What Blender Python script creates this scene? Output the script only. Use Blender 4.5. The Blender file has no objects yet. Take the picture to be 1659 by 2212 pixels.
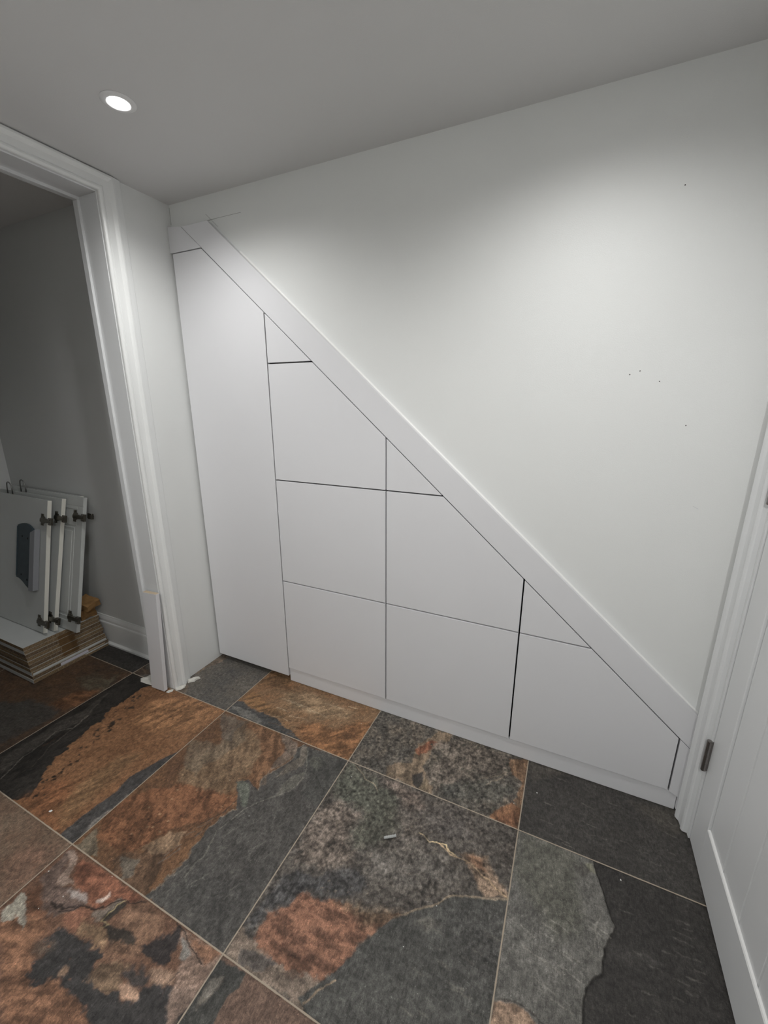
import bpy, bmesh, math, random
import numpy as np
from mathutils import Vector, Matrix, Euler, noise as mnoise
random.seed(7)
SC = bpy.context.scene
COL = SC.collection
H = 2.127
# ------------------------------------------------------------------ helpers
def srgb(c):
    r = []
    for v in c:
        v = v/255.0
        r.append(v/12.92 if v <= .04045 else ((v+.055)/1.055)**2.4)
    return r
def link(name, bm, mats, parent=None, smooth=False, bevel=0.0):
    me = bpy.data.meshes.new(name)
    bmesh.ops.recalc_face_normals(bm, faces=bm.faces)
    bm.to_mesh(me); bm.free()
    if not isinstance(mats, (list, tuple)): mats = [mats]
    for m in mats: me.materials.append(m)
    o = bpy.data.objects.new(name, me); COL.objects.link(o)
    if smooth:
        for p in me.polygons: p.use_smooth = True
    if bevel:
        b = o.modifiers.new('bevel', 'BEVEL'); b.width = bevel; b.segments = 2; b.limit_method = 'ANGLE'; b.angle_limit = math.radians(40)
    if parent: o.parent = parent
    return o
def tag(o, label, cat, group=None):
    o['label'] = label; o['category'] = cat
    if group: o['group'] = group
    return o
def struct(o):
    o['kind'] = 'structure'; return o
def empty(name, loc=(0,0,0), rot=(0,0,0)):
    o = bpy.data.objects.new(name, None); COL.objects.link(o)
    o.location = loc; o.rotation_euler = rot; o.empty_display_size = .05
    return o
def box(bm, lo, hi, mi=0, M=None):
    vs = [bm.verts.new((x,y,z)) for x in (lo[0],hi[0]) for y in (lo[1],hi[1]) for z in (lo[2],hi[2])]
    if M is not None:
        for v in vs: v.co = M @ v.co
    for f in ((0,1,3,2),(4,6,7,5),(0,4,5,1),(2,3,7,6),(0,2,6,4),(1,5,7,3)):
        fc = bm.faces.new([vs[i] for i in f]); fc.material_index = mi
    return vs
def prism(bm, pts, a0, a1, axis='y', mi=0):
    """extrude a 2D outline along an axis; pts are the two other coordinates in xyz order"""
    def mk(p, a):
        if axis == 'y': return (p[0], a, p[1])
        if axis == 'x': return (a, p[0], p[1])
        return (p[0], p[1], a)
    A = [bm.verts.new(mk(p,a0)) for p in pts]; B = [bm.verts.new(mk(p,a1)) for p in pts]
    n = len(pts)
    f = [bm.faces.new(A), bm.faces.new(B[::-1])]
    for i in range(n):
        f.append(bm.faces.new([A[i], A[(i+1)%n], B[(i+1)%n], B[i]]))
    for q in f: q.material_index = mi
def cyl(bm, p0, p1, r0, r1=None, n=24, mi=0, caps=True):
    r1 = r0 if r1 is None else r1
    p0 = Vector(p0); p1 = Vector(p1); d = (p1-p0).normalized()
    u = d.orthogonal().normalized(); v = d.cross(u)
    A = []; B = []
    for i in range(n):
        a = 2*math.pi*i/n; w = u*math.cos(a)+v*math.sin(a)
        A.append(bm.verts.new(p0+w*r0)); B.append(bm.verts.new(p1+w*r1))
    fs = []
    for i in range(n): fs.append(bm.faces.new([A[i],A[(i+1)%n],B[(i+1)%n],B[i]]))
    if caps: fs += [bm.faces.new(A[::-1]), bm.faces.new(B)]
    for f in fs: f.material_index = mi; f.smooth = len(f.verts) == 4
    if caps:
        for f in fs[-2:]:
            for e in f.edges: e.smooth = False
def tube(bm, pts, r, n=10, mi=0):
    pts = [Vector(p) for p in pts]; rings = []
    u = None
    for i, p in enumerate(pts):
        d = (pts[min(i+1,len(pts)-1)]-pts[max(i-1,0)]).normalized()
        u = d.orthogonal().normalized() if u is None else (u-d*u.dot(d)).normalized()
        v = d.cross(u)
        rings.append([bm.verts.new(p+(u*math.cos(2*math.pi*k/n)+v*math.sin(2*math.pi*k/n))*r) for k in range(n)])
    for a, b in zip(rings, rings[1:]):
        for k in range(n):
            f = bm.faces.new([a[k],a[(k+1)%n],b[(k+1)%n],b[k]]); f.smooth = True; f.material_index = mi
    bm.faces.new(rings[0][::-1]); bm.faces.new(rings[-1])
def lathe(bm, prof, c, n=48, mi=0):
    rings = []
    for r, z in prof:
        if r < 1e-6: rings.append([bm.verts.new((c[0],c[1],c[2]+z))])
        else: rings.append([bm.verts.new((c[0]+r*math.cos(2*math.pi*k/n), c[1]+r*math.sin(2*math.pi*k/n), c[2]+z)) for k in range(n)])
    for a, b in zip(rings, rings[1:]):
        for k in range(n):
            if len(a) == 1 and len(b) == 1: continue
            if len(a) == 1: f = bm.faces.new([a[0], b[k], b[(k+1)%n]])
            elif len(b) == 1: f = bm.faces.new([a[k], a[(k+1)%n], b[0]])
            else: f = bm.faces.new([a[k], a[(k+1)%n], b[(k+1)%n], b[k]])
            f.smooth = True; f.material_index = mi
# ------------------------------------------------------------------ materials
def mat(name, col, rough=.5, metal=0.0, bump=0.0, bscale=200.0, var=0.0, vscale=6.0, spec=.5, col2=None):
    m = bpy.data.materials.new(name); m.use_nodes = True
    nt = m.node_tree; N = nt.nodes; b = N['Principled BSDF']
    b.inputs['Roughness'].default_value = rough; b.inputs['Metallic'].default_value = metal
    b.inputs['Specular IOR Level'].default_value = spec
    tc = N.new('ShaderNodeTexCoord')
    if var > 0:
        nz = N.new('ShaderNodeTexNoise'); nz.inputs['Scale'].default_value = vscale; nz.inputs['Detail'].default_value = 6
        nt.links.new(tc.outputs['Object'], nz.inputs['Vector'])
        mr = N.new('ShaderNodeMapRange'); mr.inputs['From Min'].default_value = .3; mr.inputs['From Max'].default_value = .7
        nt.links.new(nz.outputs['Fac'], mr.inputs['Value'])
        mx = N.new('ShaderNodeMix'); mx.data_type = 'RGBA'
        c2 = col2 if col2 is not None else [v*(1-var) for v in col]
        mx.inputs['A'].default_value = (*col, 1); mx.inputs['B'].default_value = (*c2, 1)
        nt.links.new(mr.outputs['Result'], mx.inputs['Factor'])
        nt.links.new(mx.outputs['Result'], b.inputs['Base Color'])
    else:
        b.inputs['Base Color'].default_value = (*col, 1)
    if bump > 0:
        n2 = N.new('ShaderNodeTexNoise'); n2.inputs['Scale'].default_value = bscale; n2.inputs['Detail'].default_value = 3
        nt.links.new(tc.outputs['Object'], n2.inputs['Vector'])
        bp_ = N.new('ShaderNodeBump'); bp_.inputs['Strength'].default_value = bump; bp_.inputs['Distance'].default_value = .001
        nt.links.new(n2.outputs['Fac'], bp_.inputs['Height']); nt.links.new(bp_.outputs['Normal'], b.inputs['Normal'])
    return m
def emis(name, col, s):
    m = bpy.data.materials.new(name); m.use_nodes = True
    b = m.node_tree.nodes['Principled BSDF']
    b.inputs['Base Color'].default_value = (*col,1); b.inputs['Emission Color'].default_value = (*col,1); b.inputs['Emission Strength'].default_value = s
    return m
M_WALL = mat('wall_paint', (.78,.79,.777), .62, bump=.25, bscale=350, var=.02, vscale=3)
M_CEIL = mat('ceiling_paint', (.705,.705,.70), .8, bump=.25, bscale=300)
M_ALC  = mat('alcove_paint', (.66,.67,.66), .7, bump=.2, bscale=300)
M_LAM  = mat('laminate_white', (.75,.75,.768), .42, bump=.05, bscale=500, var=.015, vscale=4, spec=.35)
M_GLOSS = mat('gloss_woodwork', (.80,.81,.80), .28, bump=.15, bscale=120, var=.03, vscale=9)
M_DOOR = mat('door_paint', (.72,.73,.735), .38, bump=.08, bscale=200, var=.015, spec=.4)
M_LITLEDGE = mat('door_ledge_lit', (.80,.80,.79), .3)  # paler than the door: light caught on the rail top, put into the colour
M_METAL = mat('brushed_nickel', (.30,.28,.27), .28, metal=1.0, bump=.1, bscale=400)
M_STEEL = mat('hinge_steel', (.17,.16,.135), .32, metal=1.0)
M_WIRE = mat('handle_steel', (.28,.28,.27), .3, metal=1.0)
M_PANEL = mat('old_door_white', (.60,.62,.605), .4, var=.03, vscale=12)
M_EDGING = mat('old_door_edging', (.80,.79,.72), .45)
M_MEL = mat('melamine_white', (.62,.64,.63), .4, var=.05, vscale=10)
M_CHIP = mat('chipboard', (.34,.24,.135), .85, bump=.8, bscale=260, var=.6, vscale=170, col2=(.10,.065,.035))
M_CHIP2 = mat('chipboard_dark', (.25,.17,.10), .85, bump=.8, bscale=260, var=.6, vscale=150, col2=(.06,.04,.024))
M_TAPE = mat('brown_tape', (.15,.085,.035), .45)
M_LITTOP = mat('lit_top_white', (.88,.88,.86), .35)  # extra white, carries the bright lit band along the fascia top
M_FACE = mat('melamine_edge', (.42,.40,.36), .5)
M_PAPER = mat('paper_label', (.62,.60,.66), .7)
M_BLUE = mat('slate_blue_plastic', (.05,.075,.09), .5, var=.2, vscale=30)
M_GREYP = mat('pale_grey_plastic', (.28,.29,.31), .5)
M_DARK = mat('dark_hole', (.012,.012,.012), .8)
M_CARD = mat('brown_cardboard', (.36,.20,.075), .85, bump=.4, bscale=80, var=.4, vscale=20)
M_RAW = mat('raw_board_core', (.52,.42,.30), .85, bump=.3, bscale=300)
M_PLAST = mat('old_plaster', (.74,.72,.66), .9, bump=.8, bscale=120, var=.15, vscale=60)
M_PLUG = mat('plug_grey', (.45,.46,.45), .6)
M_FLECK = mat('white_paint_fleck', (.8,.8,.77), .6)
M_PENCIL = mat('pencil_mark', (.42,.42,.41), .8)
M_SCUFF = mat('scuff_mark', (.58,.58,.60), .6)
M_BEZEL = mat('downlight_bezel', (.8,.8,.8), .4)
# ------------------------------------------------------------------ camera
cam = bpy.data.cameras.new('camera'); co = bpy.data.objects.new('camera', cam); COL.objects.link(co)
co.location = (1.64027, -1.39841, 1.34586); co.rotation_euler = (1.306878, .000292, .433924)
cam.sensor_fit = 'VERTICAL'; cam.sensor_height = 24.0; cam.lens = 889.189*24.0/2212.0
cam.clip_start = .02; cam.clip_end = 50
SC.camera = co
BASE={(-2,0):((62,60,60),(50,48,46),0.6),(-2,1):((96,70,48),(62,50,40),0.9),(-2,2):((100,80,62),(70,60,50),0.8),(-3,0):((70,66,62),(50,48,46),0.6),(-3,1):((60,56,50),(96,70,48),0.9),(-3,2):((90,70,50),(70,60,50),0.8),(-1,0):((72,72,72),(96,90,82),0.55),(-1,1):((128,90,58),(104,70,42),0.75),(-1,2):((112,95,78),(98,76,60),0.7),(0,0):((126,100,72),(110,76,46),0.7),(0,1):((116,82,52),(88,62,42),0.8),(0,2):((114,82,62),(90,64,48),0.6),(1,0):((76,74,70),(96,86,74),0.8),(1,1):((92,84,76),(70,66,62),0.9),(1,2):((110,86,72),(94,74,62),0.5),(2,0):((66,64,62),(54,52,50),0.7),(2,1):((58,56,54),(48,46,45),0.6),(2,2):((70,68,66),(60,58,56),0.6)}
PATCH=[
((-1,1),'P',[(-0.5294,-1.1673),(-0.455,-0.9297),(-0.4217,-0.7826),(-0.3833,-0.6127),(-0.3559,-0.4362),(-0.3077,-0.2696),(-0.1869,-0.244),(-0.1174,-0.3053),(-0.1411,-0.3768),(-0.1328,-0.4489),(-0.1499,-0.4929),(-0.101,-0.5609),(-0.111,-0.5975),(-0.0883,-0.6382),(-0.0766,-0.7096),(-0.0743,-0.7535),(-0.0238,-0.8139),(0.0034,-0.8705),(0.0255,-0.8964),(0.0044,-0.9166),(-0.0624,-0.9264),(-0.5687,-1.0336)],(44,40,36),0.004,0.016,-0.0008,1.0),
((-1,1),'P',[(-0.2737,-0.8458),(-0.2552,-0.7642),(-0.2714,-0.6505),(-0.2465,-0.561),(-0.2585,-0.4948),(-0.2592,-0.4314),(-0.213,-0.5221),(-0.1883,-0.6013),(-0.208,-0.6836),(-0.2021,-0.7949),(-0.1796,-0.886)],(66,62,58),0.008,0.008,0,0.8),
((-1,1),'L',[(-0.153,-0.8974),(-0.1883,-0.8237),(-0.2014,-0.7487),(-0.2183,-0.6783),(-0.1734,-0.6369),(-0.197,-0.561)],(98,92,84),0.004,0.008,0,0.8,0.0015),
((-1,1),'L',[(-0.1104,-0.8214),(-0.1576,-0.7284),(-0.1734,-0.6369),(-0.2159,-0.5352),(-0.2502,-0.4532)],(88,80,70),0.003,0.008,0,0.6,0.0015),
((-1,1),'P',[(0.2718,-0.9244),(0.2727,-0.8689),(0.2748,-0.8155),(0.2792,-0.7718),(0.2859,-0.7396),(0.2726,-0.6925),(0.2938,-0.6259),(0.3134,-0.5827),(0.339,-0.5263),(0.3343,-0.4817),(0.3524,-0.4637),(0.396,-0.8118),(0.3509,-0.928)],(64,62,62),0.003,0.006,-0.0006,1.0),
((-1,1),'P',[(0.3356,-0.8074),(0.3383,-0.7373),(0.3579,-0.7063),(0.3785,-0.7399),(0.367,-0.7929),(0.3533,-0.8627),(0.3362,-0.8946),(0.33,-0.8487)],(118,114,110),0.006,0.012,0,0.6),
((-1,1),'P',[(0.019,-0.9134),(0.0097,-0.8142),(0.0936,-0.7909),(0.1452,-0.8194),(0.1731,-0.8827),(0.2559,-0.9259)],(118,76,46),0.03,0.02,0,0.8),
((-1,1),'P',[(-0.0249,-0.3742),(0.146,-0.2825),(0.3222,-0.2977),(0.3077,-0.4245),(0.1442,-0.5002),(-0.0031,-0.5046)],(138,98,62),0.03,0.02,0,0.7),
((-1,1),'P',[(0.1381,-0.8155),(0.1493,-0.6499),(0.2066,-0.6057),(0.2383,-0.7084),(0.234,-0.8138),(0.2442,-0.8947)],(116,90,60),0.03,0.02,0,0.6),
((-1,1),'P',[(0.0087,-0.813),(0.0091,-0.8051),(0.0127,-0.7988),(0.0219,-0.8069)],(44,38,32),0.0015,0.004,0,0.8),
((-1,1),'P',[(0.0626,-0.8698),(0.0624,-0.8647),(0.0643,-0.8605),(0.071,-0.8659)],(44,38,32),0.0015,0.004,0,0.8),
((-1,1),'P',[(-0.1255,-0.4122),(-0.1271,-0.4005),(-0.1244,-0.3917),(-0.1108,-0.4054)],(44,38,32),0.0015,0.004,0,0.8),
((-1,1),'P',[(-0.0002,-0.8426),(-0.0011,-0.835),(0.0015,-0.829),(0.0118,-0.8371)],(44,38,32),0.0015,0.004,0,0.8),
((-1,1),'P',[(-0.0259,-0.5908),(-0.0239,-0.5819),(-0.0189,-0.5748),(-0.011,-0.5839)],(44,38,32),0.0015,0.004,0,0.8),
((-1,1),'P',[(0.0408,-0.8847),(0.041,-0.8765),(0.0447,-0.8699),(0.0548,-0.8782)],(44,38,32),0.0015,0.004,0,0.8),
((-1,1),'P',[(-0.0591,-0.5611),(-0.0561,-0.5504),(-0.0497,-0.5418),(-0.0408,-0.5526)],(44,38,32),0.0015,0.004,0,0.8),
((-1,1),'P',[(-0.0952,-0.4282),(-0.0973,-0.4202),(-0.0963,-0.4143),(-0.0861,-0.424)],(44,38,32),0.0015,0.004,0,0.8),
((-1,1),'P',[(-0.1075,-0.4298),(-0.1099,-0.4198),(-0.1085,-0.4123),(-0.0958,-0.4244)],(44,38,32),0.0015,0.004,0,0.8),
((-1,1),'P',[(0.0108,-0.758),(0.0097,-0.7489),(0.0124,-0.7419),(0.0242,-0.7518)],(44,38,32),0.0015,0.004,0,0.8),
((-1,1),'P',[(-0.0503,-0.5718),(-0.0468,-0.5596),(-0.0394,-0.5497),(-0.0293,-0.562)],(44,38,32),0.0015,0.004,0,0.8),
((-1,1),'P',[(0.0192,-0.8216),(0.0223,-0.8128),(0.0285,-0.8055),(0.0362,-0.8137)],(44,38,32),0.0015,0.004,0,0.8),
((-1,1),'P',[(-0.0272,-0.5845),(-0.0253,-0.5757),(-0.0204,-0.5687),(-0.0125,-0.5777)],(44,38,32),0.0015,0.004,0,0.8),
((-1,1),'P',[(0.0338,-0.8555),(0.0295,-0.8495),(0.0285,-0.8451),(0.0402,-0.8526)],(44,38,32),0.0015,0.004,0,0.8),
((-1,1),'P',[(0.0146,-0.7384),(0.0152,-0.7285),(0.0195,-0.7207),(0.0305,-0.731)],(44,38,32),0.0015,0.004,0,0.8),
((-1,1),'P',[(0.0364,-0.8873),(0.0391,-0.8803),(0.0443,-0.8745),(0.0504,-0.8808)],(44,38,32),0.0015,0.004,0,0.8),
((-1,1),'P',[(-0.0801,-0.4642),(-0.0742,-0.4522),(-0.065,-0.4423),(-0.0577,-0.4538)],(44,38,32),0.0015,0.004,0,0.8),
((-1,1),'P',[(0.038,-0.8732),(0.0363,-0.8678),(0.0373,-0.8637),(0.0457,-0.8696)],(44,38,32),0.0015,0.004,0,0.8),
((-1,1),'P',[(-0.0418,-0.6282),(-0.0374,-0.6184),(-0.0301,-0.6103),(-0.0232,-0.6196)],(44,38,32),0.0015,0.004,0,0.8),
((-1,1),'P',[(-0.1007,-0.4092),(-0.1015,-0.3981),(-0.0984,-0.3897),(-0.0863,-0.4025)],(44,38,32),0.0015,0.004,0,0.8),
((-1,1),'P',[(-0.0717,-0.6082),(-0.0733,-0.597),(-0.0704,-0.5884),(-0.0564,-0.6011)],(44,38,32),0.0015,0.004,0,0.8),
((-1,1),'P',[(-0.0335,-0.69),(-0.0347,-0.6833),(-0.0331,-0.6782),(-0.0243,-0.6857)],(44,38,32),0.0015,0.004,0,0.8),
((-1,1),'P',[(-0.1191,-0.4114),(-0.1239,-0.4029),(-0.1251,-0.3969),(-0.112,-0.4081)],(44,38,32),0.0015,0.004,0,0.8),
((-1,1),'P',[(-0.0231,-0.6356),(-0.0195,-0.6277),(-0.0135,-0.6212),(-0.0081,-0.6286)],(44,38,32),0.0015,0.004,0,0.8),
((-1,1),'P',[(-0.0564,-0.6272),(-0.059,-0.6182),(-0.0577,-0.6114),(-0.0451,-0.622)],(44,38,32),0.0015,0.004,0,0.8),
((-1,1),'P',[(-0.0584,-0.5561),(-0.0596,-0.5439),(-0.0561,-0.5347),(-0.0419,-0.5484)],(44,38,32),0.0015,0.004,0,0.8),
((-1,1),'P',[(0.0131,-0.8121),(0.0125,-0.8059),(0.0146,-0.801),(0.0227,-0.8076)],(44,38,32),0.0015,0.004,0,0.8),
((-1,1),'P',[(0.018,-0.7883),(0.0172,-0.782),(0.0191,-0.7771),(0.0275,-0.784)],(44,38,32),0.0015,0.004,0,0.8),
((-1,1),'P',[(-0.0524,-0.5319),(-0.0492,-0.5218),(-0.0428,-0.5136),(-0.0349,-0.5238)],(44,38,32),0.0015,0.004,0,0.8),
((-1,1),'P',[(0.0198,-0.8093),(0.0178,-0.8034),(0.0186,-0.7989),(0.0277,-0.8056)],(44,38,32),0.0015,0.004,0,0.8),
((-1,1),'P',[(-0.0379,-0.5794),(-0.0413,-0.5695),(-0.0406,-0.5623),(-0.0267,-0.5742)],(44,38,32),0.0015,0.004,0,0.8),
((-1,1),'P',[(-0.0028,-0.7152),(-0.0048,-0.7074),(-0.0034,-0.7014),(0.0076,-0.7104)],(44,38,32),0.0015,0.004,0,0.8),
((-1,1),'P',[(-0.0889,-0.473),(-0.0931,-0.4641),(-0.0934,-0.4577),(-0.0803,-0.469)],(44,38,32),0.0015,0.004,0,0.8),
((-1,1),'P',[(0.0135,-0.8131),(0.0122,-0.8076),(0.0134,-0.8034),(0.0213,-0.8094)],(44,38,32),0.0015,0.004,0,0.8),
((-1,1),'P',[(-0.1112,-0.5059),(-0.1108,-0.4978),(-0.1075,-0.4916),(-0.0992,-0.5003)],(44,38,32),0.0015,0.004,0,0.8),
((-1,1),'P',[(0.0092,-0.7799),(0.0085,-0.7732),(0.0107,-0.768),(0.0193,-0.7752)],(44,38,32),0.0015,0.004,0,0.8),
((-1,1),'P',[(-0.002,-0.7464),(-0.0022,-0.7414),(-0.0004,-0.7374),(0.0058,-0.7428)],(44,38,32),0.0015,0.004,0,0.8),
((-1,1),'P',[(-0.103,-0.3948),(-0.107,-0.3817),(-0.1059,-0.3721),(-0.089,-0.3883)],(44,38,32),0.0015,0.004,0,0.8),
((-1,1),'P',[(-0.0673,-0.4601),(-0.0651,-0.4473),(-0.0588,-0.4372),(-0.0474,-0.4509)],(44,38,32),0.0015,0.004,0,0.8),
((-1,1),'P',[(-0.0189,-0.6791),(-0.0189,-0.6732),(-0.0166,-0.6685),(-0.0098,-0.6749)],(44,38,32),0.0015,0.004,0,0.8),
((-1,1),'P',[(-0.0141,-0.6534),(-0.0202,-0.6453),(-0.0222,-0.6397),(-0.0074,-0.6503)],(44,38,32),0.0015,0.004,0,0.8),
((-1,1),'P',[(-0.0522,-0.5627),(-0.049,-0.5512),(-0.0421,-0.5419),(-0.0325,-0.5536)],(44,38,32),0.0015,0.004,0,0.8),
((-1,1),'P',[(0.0406,-0.8945),(0.0387,-0.8883),(0.0397,-0.8836),(0.0494,-0.8904)],(44,38,32),0.0015,0.004,0,0.8),
((-1,1),'P',[(-0.0377,-0.6902),(-0.0359,-0.6819),(-0.0312,-0.6752),(-0.0233,-0.6835)],(44,38,32),0.0015,0.004,0,0.8),
((-1,1),'P',[(0.0142,-0.7952),(0.0174,-0.7872),(0.0233,-0.7805),(0.0299,-0.788)],(44,38,32),0.0015,0.004,0,0.8),
((-1,1),'P',[(0.0066,-0.8317),(0.0028,-0.8252),(0.0024,-0.8203),(0.0142,-0.8282)],(44,38,32),0.0015,0.004,0,0.8),
((0,1),'P',[(0.685,-0.9239),(0.6969,-0.8571),(0.7027,-0.8032),(0.6888,-0.7194),(0.6941,-0.6674),(0.7194,-0.6164),(0.6477,-0.5421),(0.6772,-0.513),(0.7397,-0.5295),(0.7293,-0.481),(0.7505,-0.4392),(0.7688,-0.3805),(0.7512,-0.3354),(0.7682,-0.2903),(0.8497,-0.2898),(0.9961,-0.2752),(0.9874,-0.3131),(0.9852,-0.9293),(0.9089,-0.9315)],(74,72,70),0.003,0.01,-0.0012,1.0),
((0,1),'P',[(0.7019,-0.3582),(0.7782,-0.3045),(0.976,-0.2931),(0.9903,-0.5043),(0.8955,-0.4792),(0.8753,-0.3976),(0.7771,-0.3592)],(66,66,64),0.01,0.006,0,0.8),
((0,1),'P',[(0.7299,-0.8894),(0.7678,-0.8042),(0.8763,-0.7789),(0.9454,-0.7118),(0.9653,-0.8334),(0.9727,-0.9169),(0.87,-0.9186)],(66,65,64),0.03,0.02,0,0.7),
((0,1),'P',[(0.3395,-0.838),(0.3438,-0.7836),(0.3492,-0.7322),(0.3967,-0.6883),(0.4904,-0.6225),(0.5853,-0.5936),(0.6868,-0.5901),(0.7046,-0.6165),(0.6698,-0.6658),(0.6471,-0.7019),(0.5848,-0.7555),(0.5687,-0.7987),(0.5581,-0.8376),(0.5341,-0.8598),(0.4984,-0.8791),(0.4419,-0.8746),(0.3882,-0.8705)],(108,70,44),0.006,0.012,0,0.8),
((0,1),'P',[(0.4182,-0.5766),(0.4262,-0.504),(0.4546,-0.4355),(0.4843,-0.3427),(0.5754,-0.3209),(0.6397,-0.4051),(0.6611,-0.5126),(0.6559,-0.5829),(0.5795,-0.6037),(0.4504,-0.6257)],(116,96,72),0.012,0.016,0,0.6),
((0,1),'P',[(0.3139,-0.4815),(0.4479,-0.4386),(0.4527,-0.3977),(0.4495,-0.3168),(0.469,-0.2861),(0.5421,-0.395),(0.4935,-0.5079),(0.4832,-0.5791),(0.4237,-0.5741)],(98,86,70),0.008,0.014,0,0.65),
((0,1),'P',[(0.3436,-0.2993),(0.4693,-0.2968),(0.4642,-0.352),(0.4788,-0.4051),(0.4335,-0.4066),(0.3694,-0.3539)],(94,86,76),0.006,0.012,0,0.7),
((0,1),'P',[(0.476,-0.2937),(0.652,-0.2955),(0.7204,-0.3497),(0.7408,-0.4273),(0.7257,-0.5135),(0.6703,-0.4599),(0.6112,-0.363)],(112,80,54),0.006,0.012,0,0.8),
((0,1),'P',[(0.6402,-0.2808),(0.7431,-0.302),(0.7673,-0.346),(0.7525,-0.4218),(0.7272,-0.45),(0.7538,-0.5006),(0.7406,-0.5216),(0.7191,-0.4206),(0.7265,-0.3468)],(104,90,78),0.004,0.008,0.0004,0.9),
((0,1),'P',[(0.7658,-0.3102),(0.7857,-0.2916),(0.827,-0.3449),(0.8289,-0.3865),(0.7945,-0.435),(0.7682,-0.4708),(0.7713,-0.4048),(0.7892,-0.3536)],(98,90,80),0.003,0.008,0.0006,0.9),
((0,1),'P',[(0.3593,-0.9129),(0.3533,-0.8627),(0.3966,-0.8783),(0.4488,-0.9101),(0.4153,-0.9202),(0.3502,-0.9227)],(98,88,72),0.003,0.008,0,0.9),
((0,1),'P',[(0.496,-0.8828),(0.5293,-0.8674),(0.5671,-0.8553),(0.5828,-0.8094),(0.6139,-0.7601),(0.6429,-0.7585),(0.6338,-0.8191),(0.6754,-0.896),(0.6767,-0.9232),(0.5961,-0.9232),(0.5246,-0.9169)],(88,66,48),0.005,0.012,-0.0004,0.9),
((0,1),'P',[(0.5104,-0.887),(0.5762,-0.8618),(0.5974,-0.8982),(0.5743,-0.9188)],(92,86,76),0.004,0.01,0,0.8),
((0,1),'P',[(0.5485,-0.8421),(0.5734,-0.8023),(0.5893,-0.7655),(0.6292,-0.747),(0.6494,-0.7954),(0.6002,-0.84)],(124,100,76),0.003,0.01,0.0004,0.8),
((0,1),'P',[(0.8123,-0.5249),(0.8043,-0.4772),(0.822,-0.4302),(0.8479,-0.4022),(0.8634,-0.4345),(0.856,-0.4756),(0.8278,-0.507)],(94,92,86),0.003,0.004,0.0006,0.9),
((0,1),'P',[(0.6477,-0.5421),(0.6627,-0.5236),(0.6948,-0.5278),(0.7249,-0.5582),(0.7467,-0.597),(0.7335,-0.6031),(0.6857,-0.5691)],(88,92,84),0.003,0.004,0.0006,0.9),
((0,1),'P',[(0.8284,-0.3355),(0.8617,-0.3201),(0.8952,-0.3474),(0.8843,-0.3773),(0.8509,-0.3679)],(82,82,76),0.003,0.004,0.0004,0.7),
((0,1),'L',[(0.7372,-0.8384),(0.734,-0.7993),(0.7458,-0.778),(0.733,-0.7398),(0.7195,-0.6992),(0.744,-0.6183),(0.7732,-0.5676),(0.8068,-0.5274),(0.8491,-0.4862),(0.8592,-0.4287),(0.8435,-0.3797),(0.8035,-0.3112)],(104,102,96),0.004,0.004,0.0008,0.8,0.0015),
((0,1),'L',[(0.7686,-0.8985),(0.7824,-0.8651),(0.7372,-0.8384)],(92,92,88),0.004,0.006,0,0.5,0.0015),
((0,1),'L',[(0.8955,-0.4792),(0.9345,-0.5432),(0.9467,-0.5879),(0.9231,-0.5927),(0.9451,-0.6301),(0.9484,-0.6513)],(92,92,90),0.0025,0.004,0.0004,0.6,0.0015),
((0,1),'L',[(0.8538,-0.3832),(0.8966,-0.3956),(0.9409,-0.4289),(0.9704,-0.43)],(50,48,46),0.0025,0.003,-0.0005,0.8,0.0015),
((0,1),'L',[(0.6988,-0.5986),(0.6913,-0.6493),(0.6738,-0.6768),(0.6517,-0.706)],(52,46,42),0.003,0.003,-0.0006,0.8,0.0015),
((0,0),'P',[(0.3391,-0.2899),(0.3291,-0.2227),(0.3685,-0.2045),(0.4387,-0.2204),(0.4953,-0.2291),(0.5672,-0.224),(0.6227,-0.2473),(0.667,-0.2581),(0.7218,-0.2731),(0.7982,-0.2859),(0.8327,-0.2885),(0.6889,-0.2981),(0.5757,-0.2901)],(68,68,68),0.002,0.008,-0.0008,1.0),
((0,0),'P',[(0.3395,-0.2544),(0.3888,-0.2316),(0.4888,-0.2547),(0.5364,-0.2766),(0.4961,-0.2844),(0.3918,-0.277)],(112,110,106),0.004,0.012,0,0.55),
((0,0),'P',[(0.7682,-0.2903),(0.694,-0.2353),(0.7378,-0.1725),(0.8305,-0.1824),(0.9036,-0.1065),(0.9837,-0.0694),(0.976,-0.2931),(0.8979,-0.3033)],(124,84,50),0.02,0.012,0,0.85),
((0,0),'P',[(0.3486,-0.1887),(0.3593,-0.132),(0.4944,-0.1707),(0.6116,-0.1979),(0.6677,-0.2474),(0.5707,-0.2168),(0.4674,-0.2305)],(116,84,50),0.012,0.012,0,0.7),
((0,0),'P',[(0.3358,0.013),(0.4916,0.0117),(0.5001,-0.0534),(0.4023,-0.0852),(0.3487,-0.0964)],(104,74,46),0.012,0.012,0,0.7),
((0,0),'P',[(0.4857,-0.0866),(0.6332,-0.0183),(0.778,-0.0394),(0.8746,-0.0535),(0.8604,-0.1049),(0.748,-0.1347),(0.6069,-0.1425)],(136,114,86),0.02,0.014,0,0.6),
((0,0),'L',[(0.5155,-0.124),(0.594,-0.1124),(0.6832,-0.119),(0.7808,-0.1307)],(156,138,110),0.006,0.01,0,0.45,0.0015),
((0,0),'L',[(0.4217,-0.1674),(0.5369,-0.151),(0.602,-0.084),(0.7191,-0.0906),(0.847,-0.0663)],(92,70,48),0.003,0.014,0,0.5,0.0015),
((-1,0),'P',[(-0.0371,-0.1746),(-0.0344,-0.0801),(-0.023,0.0259),(0.0516,0.026),(0.0506,-0.0568),(0.0051,-0.0937),(0.0103,-0.1527)],(110,94,78),0.006,0.012,0,0.8),
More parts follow.
